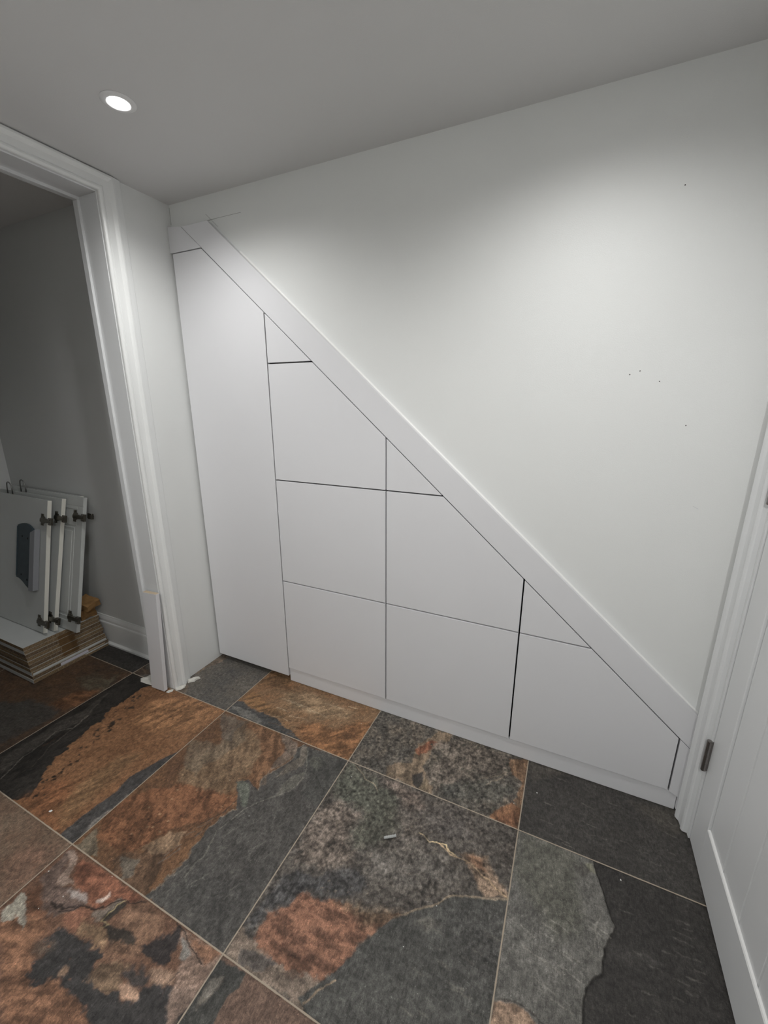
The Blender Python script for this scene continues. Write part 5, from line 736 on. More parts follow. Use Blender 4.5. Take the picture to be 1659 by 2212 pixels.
((1,1),'P',[(1.2585,-0.3626),(1.2612,-0.354),(1.2691,-0.3511),(1.2686,-0.3596)],(60,57,54),0.0016,0.004,0,0.65),
((1,1),'P',[(1.2188,-0.5993),(1.2197,-0.5967),(1.2225,-0.5956),(1.2224,-0.5982)],(60,57,54),0.0016,0.004,0,0.65),
((1,1),'P',[(1.3776,-0.5526),(1.3789,-0.5497),(1.3818,-0.5486),(1.3814,-0.5513)],(60,57,54),0.0016,0.004,0,0.65),
((1,1),'P',[(0.9584,-0.5349),(0.9594,-0.5294),(0.965,-0.5273),(0.9657,-0.5326)],(60,57,54),0.0016,0.004,0,0.65),
((1,1),'P',[(1.0274,-0.7166),(1.0284,-0.7124),(1.0332,-0.7106),(1.0336,-0.7145)],(60,57,54),0.0016,0.004,0,0.65),
((1,1),'P',[(1.2274,-0.4522),(1.2293,-0.4458),(1.2355,-0.4436),(1.2352,-0.4497)],(60,57,54),0.0016,0.004,0,0.65),
((1,1),'P',[(1.1664,-0.6086),(1.1677,-0.6043),(1.1722,-0.6026),(1.1722,-0.6067)],(60,57,54),0.0016,0.004,0,0.65),
((1,1),'P',[(1.4141,-0.5511),(1.4168,-0.5451),(1.4229,-0.5428),(1.4219,-0.5486)],(60,57,54),0.0016,0.004,0,0.65),
((1,1),'P',[(1.0458,-0.5125),(1.0466,-0.5089),(1.0503,-0.5075),(1.0506,-0.511)],(60,57,54),0.0016,0.004,0,0.65),
((1,1),'P',[(1.0753,-0.74),(1.0761,-0.7369),(1.0798,-0.7355),(1.08,-0.7385)],(60,57,54),0.0016,0.004,0,0.65),
((1,1),'P',[(1.304,-0.4086),(1.3062,-0.4023),(1.3122,-0.4001),(1.3116,-0.4063)],(60,57,54),0.0016,0.004,0,0.65),
((1,1),'P',[(1.0205,-0.5666),(1.0218,-0.5602),(1.0285,-0.5578),(1.0291,-0.5639)],(60,57,54),0.0016,0.004,0,0.65),
((1,1),'P',[(1.2675,-0.6453),(1.2687,-0.6421),(1.2721,-0.6408),(1.2719,-0.6438)],(60,57,54),0.0016,0.004,0,0.65),
((1,1),'P',[(0.9872,-0.4912),(0.988,-0.4871),(0.9921,-0.4856),(0.9926,-0.4896)],(60,57,54),0.0016,0.004,0,0.65),
((1,1),'P',[(1.3882,-0.4802),(1.3902,-0.4752),(1.3951,-0.4734),(1.3944,-0.4782)],(60,57,54),0.0016,0.004,0,0.65),
((1,1),'P',[(1.1321,-0.6573),(1.1336,-0.6522),(1.1393,-0.65),(1.1394,-0.655)],(60,57,54),0.0016,0.004,0,0.65),
((1,1),'P',[(0.9268,-0.5126),(0.9274,-0.5088),(0.9314,-0.5073),(0.932,-0.5111)],(60,57,54),0.0016,0.004,0,0.65),
((1,1),'P',[(1.3334,-0.5558),(1.3348,-0.5524),(1.3384,-0.551),(1.338,-0.5544)],(60,57,54),0.0016,0.004,0,0.65),
((1,1),'P',[(1.0137,-0.5697),(1.015,-0.5637),(1.0213,-0.5614),(1.0218,-0.5671)],(60,57,54),0.0016,0.004,0,0.65),
((1,1),'P',[(1.2475,-0.4365),(1.249,-0.4318),(1.2535,-0.4302),(1.2532,-0.4348)],(60,57,54),0.0016,0.004,0,0.65),
((1,1),'P',[(1.1146,-0.7164),(1.1158,-0.7121),(1.1207,-0.7103),(1.1208,-0.7143)],(60,57,54),0.0016,0.004,0,0.65),
((1,1),'P',[(1.338,-0.3965),(1.3403,-0.39),(1.3463,-0.3878),(1.3456,-0.3941)],(60,57,54),0.0016,0.004,0,0.65),
((1,1),'P',[(1.2494,-0.6501),(1.2507,-0.6464),(1.2548,-0.6449),(1.2545,-0.6484)],(60,57,54),0.0016,0.004,0,0.65),
((1,1),'P',[(1.0919,-0.6926),(1.0936,-0.6865),(1.1005,-0.6839),(1.1007,-0.6897)],(60,57,54),0.0016,0.004,0,0.65),
((1,1),'P',[(1.1483,-0.5153),(1.1492,-0.5121),(1.1524,-0.5109),(1.1524,-0.514)],(60,57,54),0.0016,0.004,0,0.65),
((1,1),'P',[(1.1975,-0.6723),(1.1987,-0.6687),(1.2027,-0.6672),(1.2026,-0.6706)],(60,57,54),0.0016,0.004,0,0.65),
((1,1),'P',[(1.1534,-0.5888),(1.1545,-0.5852),(1.1583,-0.5838),(1.1583,-0.5872)],(60,57,54),0.0016,0.004,0,0.65),
((1,1),'P',[(0.9926,-0.65),(0.9939,-0.6433),(1.0014,-0.6406),(1.0021,-0.647)],(60,57,54),0.0016,0.004,0,0.65),
((1,1),'P',[(1.3118,-0.4299),(1.3143,-0.4229),(1.3211,-0.4204),(1.3204,-0.4273)],(60,57,54),0.0016,0.004,0,0.65),
((1,1),'P',[(1.3247,-0.5154),(1.3263,-0.5111),(1.3307,-0.5095),(1.3302,-0.5137)],(60,57,54),0.0016,0.004,0,0.65),
((1,1),'P',[(1.062,-0.6736),(1.0633,-0.6684),(1.0691,-0.6663),(1.0694,-0.6712)],(60,57,54),0.0016,0.004,0,0.65),
((1,1),'P',[(1.1598,-0.8476),(1.1614,-0.8432),(1.1669,-0.8411),(1.1668,-0.8451)],(100,62,44),0.0016,0.004,0,0.65),
((1,1),'P',[(1.1263,-0.856),(1.1276,-0.8522),(1.1323,-0.8504),(1.1323,-0.8539)],(100,62,44),0.0016,0.004,0,0.65),
((1,1),'P',[(1.1014,-0.8774),(1.1022,-0.8749),(1.1054,-0.8737),(1.1055,-0.876)],(100,62,44),0.0016,0.004,0,0.65),
((1,1),'P',[(1.1108,-0.8035),(1.112,-0.7996),(1.1168,-0.7978),(1.1169,-0.8015)],(100,62,44),0.0016,0.004,0,0.65),
((1,1),'P',[(1.0953,-0.8466),(1.0966,-0.8422),(1.1022,-0.84),(1.1024,-0.8441)],(100,62,44),0.0016,0.004,0,0.65),
((1,1),'P',[(1.1768,-0.8227),(1.1781,-0.8189),(1.1828,-0.8171),(1.1827,-0.8207)],(100,62,44),0.0016,0.004,0,0.65),
((1,1),'P',[(1.1966,-0.7286),(1.1978,-0.7253),(1.2016,-0.7238),(1.2015,-0.727)],(100,62,44),0.0016,0.004,0,0.65),
((1,1),'P',[(1.1174,-0.7545),(1.119,-0.7489),(1.1256,-0.7464),(1.1258,-0.7517)],(100,62,44),0.0016,0.004,0,0.65),
((1,1),'P',[(1.1518,-0.7372),(1.1532,-0.733),(1.1581,-0.7312),(1.1581,-0.7351)],(100,62,44),0.0016,0.004,0,0.65),
((1,1),'P',[(1.1153,-0.7673),(1.1161,-0.7648),(1.1191,-0.7636),(1.1192,-0.766)],(100,62,44),0.0016,0.004,0,0.65),
((1,1),'P',[(1.1141,-0.7505),(1.1153,-0.7464),(1.1202,-0.7445),(1.1203,-0.7484)],(100,62,44),0.0016,0.004,0,0.65),
((1,1),'P',[(1.1287,-0.7526),(1.1303,-0.7474),(1.1364,-0.745),(1.1365,-0.75)],(100,62,44),0.0016,0.004,0,0.65),
((1,1),'P',[(1.0368,-0.8018),(1.0381,-0.797),(1.044,-0.7947),(1.0444,-0.7992)],(100,62,44),0.0016,0.004,0,0.65),
((1,1),'P',[(1.0943,-0.8112),(1.0954,-0.8074),(1.1,-0.8056),(1.1002,-0.8092)],(100,62,44),0.0016,0.004,0,0.65),
((1,1),'P',[(1.1415,-0.7989),(1.1427,-0.7954),(1.1471,-0.7937),(1.1471,-0.797)],(100,62,44),0.0016,0.004,0,0.65),
((1,1),'P',[(1.1169,-0.7475),(1.1184,-0.7425),(1.1243,-0.7402),(1.1244,-0.745)],(100,62,44),0.0016,0.004,0,0.65),
((1,1),'P',[(1.0764,-0.7643),(1.0774,-0.7608),(1.0816,-0.7592),(1.0818,-0.7625)],(100,62,44),0.0016,0.004,0,0.65),
((1,1),'P',[(1.2238,-0.7791),(1.225,-0.7757),(1.2291,-0.7741),(1.2289,-0.7773)],(100,62,44),0.0016,0.004,0,0.65),
((1,1),'P',[(1.1291,-0.7658),(1.1304,-0.7616),(1.1354,-0.7597),(1.1355,-0.7637)],(100,62,44),0.0016,0.004,0,0.65),
((1,1),'P',[(1.0924,-0.7591),(1.0931,-0.7566),(1.0961,-0.7555),(1.0962,-0.7579)],(100,62,44),0.0016,0.004,0,0.65),
((1,1),'P',[(1.089,-0.8493),(1.0903,-0.8447),(1.0961,-0.8425),(1.0964,-0.8467)],(100,62,44),0.0016,0.004,0,0.65),
((1,1),'P',[(1.186,-0.739),(1.1869,-0.7364),(1.1898,-0.7353),(1.1898,-0.7377)],(100,62,44),0.0016,0.004,0,0.65),
((1,1),'P',[(1.2349,-0.7386),(1.2359,-0.736),(1.2389,-0.7349),(1.2387,-0.7373)],(100,62,44),0.0016,0.004,0,0.65),
((1,1),'P',[(1.1764,-0.7998),(1.1777,-0.7961),(1.1821,-0.7944),(1.182,-0.7978)],(100,62,44),0.0016,0.004,0,0.65),
((1,1),'P',[(1.1307,-0.7772),(1.1318,-0.7735),(1.1362,-0.7718),(1.1363,-0.7753)],(100,62,44),0.0016,0.004,0,0.65),
((1,1),'P',[(1.1592,-0.8159),(1.1603,-0.8127),(1.1644,-0.8111),(1.1644,-0.8142)],(100,62,44),0.0016,0.004,0,0.65),
((1,1),'P',[(1.1617,-0.8535),(1.1624,-0.8514),(1.165,-0.8504),(1.165,-0.8523)],(100,62,44),0.0016,0.004,0,0.65),
((1,1),'P',[(1.1977,-0.7626),(1.1994,-0.7578),(1.205,-0.7556),(1.2048,-0.7601)],(100,62,44),0.0016,0.004,0,0.65),
((1,1),'P',[(1.1989,-0.7823),(1.2004,-0.7783),(1.2051,-0.7765),(1.2049,-0.7802)],(100,62,44),0.0016,0.004,0,0.65),
((1,1),'P',[(1.0618,-0.7666),(1.0631,-0.7618),(1.0688,-0.7597),(1.0691,-0.7641)],(100,62,44),0.0016,0.004,0,0.65),
((1,1),'P',[(1.0757,-0.7747),(1.0771,-0.7697),(1.083,-0.7675),(1.0833,-0.7721)],(100,62,44),0.0016,0.004,0,0.65),
((1,1),'P',[(1.1378,-0.7337),(1.1391,-0.7296),(1.1437,-0.7279),(1.1438,-0.7317)],(100,62,44),0.0016,0.004,0,0.65),
((1,1),'P',[(1.1174,-0.859),(1.1183,-0.8564),(1.1215,-0.8551),(1.1216,-0.8575)],(100,62,44),0.0016,0.004,0,0.65),
((1,1),'P',[(1.2478,-0.7654),(1.2486,-0.7632),(1.2512,-0.7623),(1.2511,-0.7643)],(100,62,44),0.0016,0.004,0,0.65),
((1,1),'P',[(1.1688,-0.8483),(1.1702,-0.8444),(1.1751,-0.8425),(1.175,-0.8461)],(100,62,44),0.0016,0.004,0,0.65),
((1,1),'P',[(1.0776,-0.8107),(1.0784,-0.8079),(1.0819,-0.8065),(1.0821,-0.8092)],(100,62,44),0.0016,0.004,0,0.65),
((1,1),'P',[(1.0825,-0.84),(1.0837,-0.8359),(1.0888,-0.834),(1.0891,-0.8378)],(100,62,44),0.0016,0.004,0,0.65),
((1,1),'P',[(1.1026,-0.8252),(1.104,-0.8205),(1.1098,-0.8183),(1.11,-0.8227)],(100,62,44),0.0016,0.004,0,0.65),
((1,1),'P',[(1.2104,-0.7205),(1.2112,-0.7182),(1.2139,-0.7172),(1.2138,-0.7194)],(100,62,44),0.0016,0.004,0,0.65),
((1,1),'P',[(1.2243,-0.7367),(1.2253,-0.7341),(1.2283,-0.733),(1.2282,-0.7354)],(100,62,44),0.0016,0.004,0,0.65),
((1,0),'P',[(1.4623,-0.046),(1.4646,-0.0395),(1.4697,-0.0378),(1.4687,-0.0442)],(64,66,56),0.0016,0.004,0,0.7150000000000001),
((1,0),'P',[(1.4066,-0.0191),(1.4105,-0.0073),(1.4197,-0.0042),(1.4182,-0.016)],(64,66,56),0.0016,0.004,0,0.7150000000000001),
((1,0),'P',[(1.4541,0.0088),(1.458,0.02),(1.4665,0.0229),(1.4648,0.0117)],(64,66,56),0.0016,0.004,0,0.7150000000000001),
((1,0),'P',[(1.4204,-0.2103),(1.4244,-0.1993),(1.4337,-0.196),(1.4321,-0.2069)],(64,66,56),0.0016,0.004,0,0.7150000000000001),
((1,0),'P',[(1.5377,-0.0838),(1.5422,-0.0725),(1.5511,-0.0694),(1.5488,-0.0806)],(64,66,56),0.0016,0.004,0,0.7150000000000001),
((1,0),'P',[(1.516,-0.2611),(1.5177,-0.2572),(1.521,-0.256),(1.5202,-0.2598)],(64,66,56),0.0016,0.004,0,0.7150000000000001),
((1,0),'P',[(1.5181,-0.0269),(1.5203,-0.0211),(1.5248,-0.0195),(1.5238,-0.0254)],(64,66,56),0.0016,0.004,0,0.7150000000000001),
((1,0),'P',[(1.4576,-0.2529),(1.4617,-0.2425),(1.4706,-0.2393),(1.4688,-0.2496)],(64,66,56),0.0016,0.004,0,0.7150000000000001),
((1,0),'P',[(1.4017,-0.2738),(1.4032,-0.2699),(1.4067,-0.2686),(1.4062,-0.2725)],(64,66,56),0.0016,0.004,0,0.7150000000000001),
((1,0),'P',[(1.5284,-0.0482),(1.5319,-0.039),(1.5391,-0.0365),(1.5373,-0.0457)],(64,66,56),0.0016,0.004,0,0.7150000000000001),
((1,0),'P',[(1.2692,-0.0759),(1.2706,-0.071),(1.2745,-0.0697),(1.2742,-0.0745)],(64,66,56),0.0016,0.004,0,0.7150000000000001),
((1,0),'P',[(1.4419,-0.177),(1.4457,-0.1668),(1.4543,-0.1638),(1.4527,-0.1739)],(64,66,56),0.0016,0.004,0,0.7150000000000001),
((1,0),'P',[(1.5013,-0.1054),(1.5056,-0.0942),(1.5145,-0.0911),(1.5125,-0.1022)],(64,66,56),0.0016,0.004,0,0.7150000000000001),
((1,0),'P',[(1.3632,-0.3071),(1.3651,-0.3018),(1.3699,-0.3001),(1.3692,-0.3053)],(64,66,56),0.0016,0.004,0,0.7150000000000001),
((1,0),'P',[(1.5256,-0.0802),(1.5287,-0.0722),(1.535,-0.07),(1.5335,-0.078)],(64,66,56),0.0016,0.004,0,0.7150000000000001),
((1,0),'P',[(1.3861,-0.0277),(1.3879,-0.0221),(1.3923,-0.0206),(1.3916,-0.0262)],(64,66,56),0.0016,0.004,0,0.7150000000000001),
((1,0),'P',[(1.4406,-0.2228),(1.4422,-0.2185),(1.4459,-0.2172),(1.4452,-0.2214)],(64,66,56),0.0016,0.004,0,0.7150000000000001),
((1,0),'P',[(1.376,-0.1454),(1.3795,-0.1349),(1.3882,-0.1319),(1.3869,-0.1423)],(64,66,56),0.0016,0.004,0,0.7150000000000001),
((1,0),'P',[(1.524,0.023),(1.5277,0.0329),(1.5352,0.0354),(1.5334,0.0256)],(64,66,56),0.0016,0.004,0,0.7150000000000001),
((1,0),'P',[(1.3282,-0.297),(1.3316,-0.2869),(1.3406,-0.2836),(1.3396,-0.2936)],(64,66,56),0.0016,0.004,0,0.7150000000000001),
((1,0),'P',[(1.475,-0.1665),(1.4768,-0.162),(1.4804,-0.1607),(1.4797,-0.1652)],(64,66,56),0.0016,0.004,0,0.7150000000000001),
((1,0),'P',[(1.2809,-0.1429),(1.2823,-0.1377),(1.2866,-0.1362),(1.2863,-0.1413)],(64,66,56),0.0016,0.004,0,0.7150000000000001),
((1,0),'P',[(1.3519,-0.3342),(1.354,-0.3284),(1.3593,-0.3265),(1.3586,-0.3322)],(64,66,56),0.0016,0.004,0,0.7150000000000001),
((1,0),'P',[(1.5333,-0.1951),(1.5373,-0.1855),(1.5452,-0.1827),(1.5432,-0.1921)],(64,66,56),0.0016,0.004,0,0.7150000000000001),
((1,0),'P',[(1.5339,-0.1754),(1.5366,-0.1688),(1.5421,-0.1668),(1.5407,-0.1734)],(64,66,56),0.0016,0.004,0,0.7150000000000001),
((1,0),'P',[(1.3984,-0.1401),(1.4,-0.1355),(1.4038,-0.1342),(1.4032,-0.1388)],(64,66,56),0.0016,0.004,0,0.7150000000000001),
((1,0),'P',[(1.2957,-0.2462),(1.2981,-0.2384),(1.3049,-0.236),(1.3043,-0.2437)],(64,66,56),0.0016,0.004,0,0.7150000000000001),
((1,0),'P',[(1.5438,-0.1483),(1.5481,-0.138),(1.5565,-0.1351),(1.5543,-0.1453)],(64,66,56),0.0016,0.004,0,0.7150000000000001),
((1,0),'P',[(1.4104,-0.1981),(1.4141,-0.188),(1.4226,-0.185),(1.4212,-0.195)],(64,66,56),0.0016,0.004,0,0.7150000000000001),
((1,0),'P',[(1.2378,-0.082),(1.2401,-0.0734),(1.2469,-0.0711),(1.2466,-0.0796)],(64,66,56),0.0016,0.004,0,0.7150000000000001),
((1,0),'P',[(1.3526,-0.174),(1.3541,-0.1693),(1.3581,-0.1679),(1.3576,-0.1726)],(64,66,56),0.0016,0.004,0,0.7150000000000001),
((1,0),'P',[(1.285,-0.0908),(1.2878,-0.0808),(1.2958,-0.0781),(1.2951,-0.088)],(64,66,56),0.0016,0.004,0,0.7150000000000001),
((1,0),'P',[(1.2364,-0.0838),(1.2392,-0.0731),(1.2479,-0.0701),(1.2474,-0.0808)],(64,66,56),0.0016,0.004,0,0.7150000000000001),
((1,0),'P',[(1.3507,-0.0324),(1.3548,-0.0191),(1.3652,-0.0156),(1.3638,-0.0288)],(64,66,56),0.0016,0.004,0,0.7150000000000001),
((1,0),'P',[(1.4379,-0.2889),(1.441,-0.2809),(1.448,-0.2784),(1.4467,-0.2862)],(64,66,56),0.0016,0.004,0,0.7150000000000001),
((1,0),'P',[(1.4197,-0.1321),(1.4215,-0.127),(1.4257,-0.1255),(1.425,-0.1306)],(64,66,56),0.0016,0.004,0,0.7150000000000001),
((1,0),'P',[(1.536,-0.0934),(1.5388,-0.0866),(1.5442,-0.0847),(1.5429,-0.0915)],(64,66,56),0.0016,0.004,0,0.7150000000000001),
((1,0),'P',[(1.323,-0.2432),(1.3266,-0.2321),(1.3362,-0.2288),(1.3352,-0.2397)],(64,66,56),0.0016,0.004,0,0.7150000000000001),
((1,0),'P',[(1.407,-0.2668),(1.4102,-0.2582),(1.4177,-0.2555),(1.4164,-0.264)],(64,66,56),0.0016,0.004,0,0.7150000000000001),
((1,0),'P',[(1.4258,-0.2127),(1.4293,-0.2034),(1.4372,-0.2007),(1.4358,-0.2098)],(64,66,56),0.0016,0.004,0,0.7150000000000001),
((1,0),'P',[(1.5053,0.033),(1.5076,0.0393),(1.5124,0.041),(1.5113,0.0346)],(64,66,56),0.0016,0.004,0,0.7150000000000001),
((1,0),'P',[(1.3049,-0.069),(1.307,-0.0617),(1.3128,-0.0598),(1.3123,-0.067)],(64,66,56),0.0016,0.004,0,0.7150000000000001),
((1,0),'P',[(1.3732,-0.0935),(1.376,-0.0848),(1.3831,-0.0823),(1.3821,-0.091)],(64,66,56),0.0016,0.004,0,0.7150000000000001),
((1,0),'P',[(1.3151,-0.3395),(1.3179,-0.3312),(1.3254,-0.3286),(1.3246,-0.3366)],(64,66,56),0.0016,0.004,0,0.7150000000000001),
((1,0),'P',[(1.2771,-0.1367),(1.2802,-0.126),(1.289,-0.123),(1.2883,-0.1336)],(64,66,56),0.0016,0.004,0,0.7150000000000001),
((1,0),'P',[(1.338,-0.2763),(1.3394,-0.2722),(1.343,-0.2709),(1.3425,-0.2749)],(64,66,56),0.0016,0.004,0,0.7150000000000001),
((1,0),'P',[(1.4563,-0.2064),(1.4594,-0.1985),(1.4661,-0.1962),(1.4648,-0.204)],(64,66,56),0.0016,0.004,0,0.7150000000000001),
((1,0),'P',[(1.5123,-0.2557),(1.5167,-0.2453),(1.5256,-0.2421),(1.5235,-0.2523)],(64,66,56),0.0016,0.004,0,0.7150000000000001),
((1,0),'P',[(1.2923,-0.2205),(1.2938,-0.2155),(1.2981,-0.214),(1.2977,-0.2189)],(64,66,56),0.0016,0.004,0,0.7150000000000001),
((1,0),'P',[(1.4618,-0.0472),(1.464,-0.0411),(1.4688,-0.0394),(1.4678,-0.0456)],(64,66,56),0.0016,0.004,0,0.7150000000000001),
((0,2),'P',[(0.6729,-1.1414),(0.6729,-1.1382),(0.6781,-1.1362),(0.6796,-1.139)],(112,74,52),0.0016,0.004,0,0.5850000000000001),
((0,2),'P',[(0.469,-1.1205),(0.4684,-1.1172),(0.4736,-1.1152),(0.4758,-1.1181)],(112,74,52),0.0016,0.004,0,0.5850000000000001),
((0,2),'P',[(0.5576,-1.1379),(0.5573,-1.1349),(0.5622,-1.133),(0.564,-1.1356)],(112,74,52),0.0016,0.004,0,0.5850000000000001),
((0,2),'P',[(0.6283,-1.1949),(0.6282,-1.1929),(0.6317,-1.1915),(0.6328,-1.1933)],(112,74,52),0.0016,0.004,0,0.5850000000000001),
((0,2),'P',[(0.6105,-1.2045),(0.6104,-1.2023),(0.6141,-1.2008),(0.6153,-1.2027)],(112,74,52),0.0016,0.004,0,0.5850000000000001),
((0,2),'P',[(0.5977,-1.1981),(0.5976,-1.1956),(0.602,-1.1938),(0.6035,-1.1961)],(112,74,52),0.0016,0.004,0,0.5850000000000001),
((0,2),'P',[(0.6817,-1.1301),(0.6817,-1.1268),(0.687,-1.1247),(0.6885,-1.1276)],(112,74,52),0.0016,0.004,0,0.5850000000000001),
((0,2),'P',[(0.6099,-1.2134),(0.6098,-1.2112),(0.6137,-1.2096),(0.615,-1.2116)],(112,74,52),0.0016,0.004,0,0.5850000000000001),
((0,2),'P',[(0.5889,-1.1651),(0.5887,-1.1632),(0.5918,-1.162),(0.5929,-1.1636)],(112,74,52),0.0016,0.004,0,0.5850000000000001),
((0,2),'P',[(0.6746,-1.1408),(0.6746,-1.1385),(0.6782,-1.1371),(0.6793,-1.1391)],(112,74,52),0.0016,0.004,0,0.5850000000000001),
((0,2),'P',[(0.5193,-1.1588),(0.519,-1.157),(0.5221,-1.1558),(0.5233,-1.1574)],(112,74,52),0.0016,0.004,0,0.5850000000000001),
((0,2),'P',[(0.7273,-1.1525),(0.7274,-1.1499),(0.7318,-1.1482),(0.7329,-1.1505)],(112,74,52),0.0016,0.004,0,0.5850000000000001),
((0,2),'P',[(0.5551,-1.1011),(0.5548,-1.0981),(0.5595,-1.0963),(0.5612,-1.0989)],(112,74,52),0.0016,0.004,0,0.5850000000000001),
((0,2),'P',[(0.6571,-1.1947),(0.6571,-1.1933),(0.6595,-1.1924),(0.6602,-1.1936)],(112,74,52),0.0016,0.004,0,0.5850000000000001),
((0,2),'P',[(0.6087,-1.0456),(0.6085,-1.0422),(0.6136,-1.0402),(0.6153,-1.0433)],(112,74,52),0.0016,0.004,0,0.5850000000000001),
((0,2),'P',[(0.5984,-1.1542),(0.5983,-1.1522),(0.6017,-1.1508),(0.6028,-1.1526)],(112,74,52),0.0016,0.004,0,0.5850000000000001),
((0,2),'P',[(0.5655,-1.146),(0.5652,-1.143),(0.5701,-1.1411),(0.5718,-1.1437)],(112,74,52),0.0016,0.004,0,0.5850000000000001),
((0,2),'P',[(0.5591,-1.1351),(0.5588,-1.1322),(0.5636,-1.1303),(0.5653,-1.1329)],(112,74,52),0.0016,0.004,0,0.5850000000000001),
((0,2),'P',[(0.5266,-1.1493),(0.5263,-1.147),(0.5302,-1.1455),(0.5316,-1.1475)],(112,74,52),0.0016,0.004,0,0.5850000000000001),
((0,2),'P',[(0.5525,-1.1023),(0.5522,-1.0992),(0.5571,-1.0973),(0.5589,-1.1001)],(112,74,52),0.0016,0.004,0,0.5850000000000001),
((0,2),'P',[(0.532,-1.0961),(0.5318,-1.0939),(0.5351,-1.0926),(0.5364,-1.0945)],(112,74,52),0.0016,0.004,0,0.5850000000000001),
((0,2),'P',[(0.5023,-1.1578),(0.5021,-1.1563),(0.5045,-1.1554),(0.5055,-1.1566)],(112,74,52),0.0016,0.004,0,0.5850000000000001),
((0,2),'P',[(0.5781,-1.1607),(0.5779,-1.1581),(0.5823,-1.1564),(0.5838,-1.1587)],(112,74,52),0.0016,0.004,0,0.5850000000000001),
((0,2),'P',[(0.5694,-1.1485),(0.5692,-1.1462),(0.573,-1.1447),(0.5744,-1.1467)],(112,74,52),0.0016,0.004,0,0.5850000000000001),
((0,2),'P',[(0.6968,-1.1626),(0.6969,-1.161),(0.6994,-1.16),(0.7001,-1.1614)],(112,74,52),0.0016,0.004,0,0.5850000000000001),
((0,2),'P',[(0.6704,-1.1178),(0.6704,-1.1147),(0.6755,-1.1127),(0.677,-1.1155)],(112,74,52),0.0016,0.004,0,0.5850000000000001),
((0,2),'P',[(0.5526,-1.0686),(0.5525,-1.0671),(0.5548,-1.0662),(0.5557,-1.0676)],(112,74,52),0.0016,0.004,0,0.5850000000000001),
((0,2),'P',[(0.6297,-1.0904),(0.6296,-1.0877),(0.6338,-1.086),(0.6352,-1.0884)],(112,74,52),0.0016,0.004,0,0.5850000000000001),
((0,2),'P',[(0.5517,-1.1738),(0.5514,-1.1718),(0.5548,-1.1705),(0.5561,-1.1722)],(112,74,52),0.0016,0.004,0,0.5850000000000001),
((0,2),'P',[(0.5069,-1.0904),(0.5064,-1.0869),(0.512,-1.0848),(0.5142,-1.0879)],(112,74,52),0.0016,0.004,0,0.5850000000000001),
((0,1),'L',[(0.685,-0.9239),(0.6969,-0.8571),(0.7027,-0.8032),(0.6888,-0.7194),(0.6941,-0.6674),(0.7194,-0.6164)],(112,98,82),0.003,0.01,0.0004,0.6,0.0015),
((0,1),'L',[(0.7397,-0.5295),(0.7293,-0.481),(0.7505,-0.4392),(0.7688,-0.3805),(0.7512,-0.3354),(0.7682,-0.2903)],(116,104,90),0.0035,0.01,0.0005,0.7,0.0015),
((0,1),'L',[(0.6436,-0.5378),(0.662,-0.5185),(0.6966,-0.521),(0.7434,-0.5337)],(44,42,40),0.002,0.004,-0.0008,0.7,0.0015),
]
# ------------------------------------------------------------------ floor
PX, PY, X0, Y0 = .6338, .637, .3385, -.2865
KALB = 1.42
def vnoise(x, y, s, seed):
    rng = np.random.RandomState(seed); T = rng.rand(256, 256)
    X = x*s+1000; Y = y*s+1000; xi = np.floor(X).astype(int); yi = np.floor(Y).astype(int)
    fx = X-xi; fy = Y-yi; fx = fx*fx*(3-2*fx); fy = fy*fy*(3-2*fy)
    a = T[xi%256, yi%256]; b = T[(xi+1)%256, yi%256]; c = T[xi%256, (yi+1)%256]; d = T[(xi+1)%256, (yi+1)%256]
    return (a*(1-fx)+b*fx)*(1-fy)+(c*(1-fx)+d*fx)*fy
def fbm(x, y, s, seed, o=4):
    r = np.zeros_like(x); a = .5; t = 0
    for k in range(o):
        r += a*(vnoise(x, y, s*2**k, seed+k)-.5); t += a; a *= .55
    return r/t
def sdf(px, py, poly, closed=True):
    d = np.full(px.shape, 1e9); ins = np.zeros(px.shape, bool); n = len(poly)
    for i in range(n if closed else n-1):
        ax, ay = poly[i]; bx, by = poly[(i+1)%n]
        ex, ey = bx-ax, by-ay; wx, wy = px-ax, py-ay
        t = np.clip((wx*ex+wy*ey)/(ex*ex+ey*ey+1e-12), 0, 1)
        d = np.minimum(d, (wx-ex*t)**2+(wy-ey*t)**2)
        if closed:
            c = (ay > py) != (by > py)
            ins ^= c & (px < ex*(py-ay)/(by-ay+1e-12)+ax)
    d = np.sqrt(d)
    return np.where(ins, -d, d) if closed else d
def lin(c):
    return np.array(srgb(c))
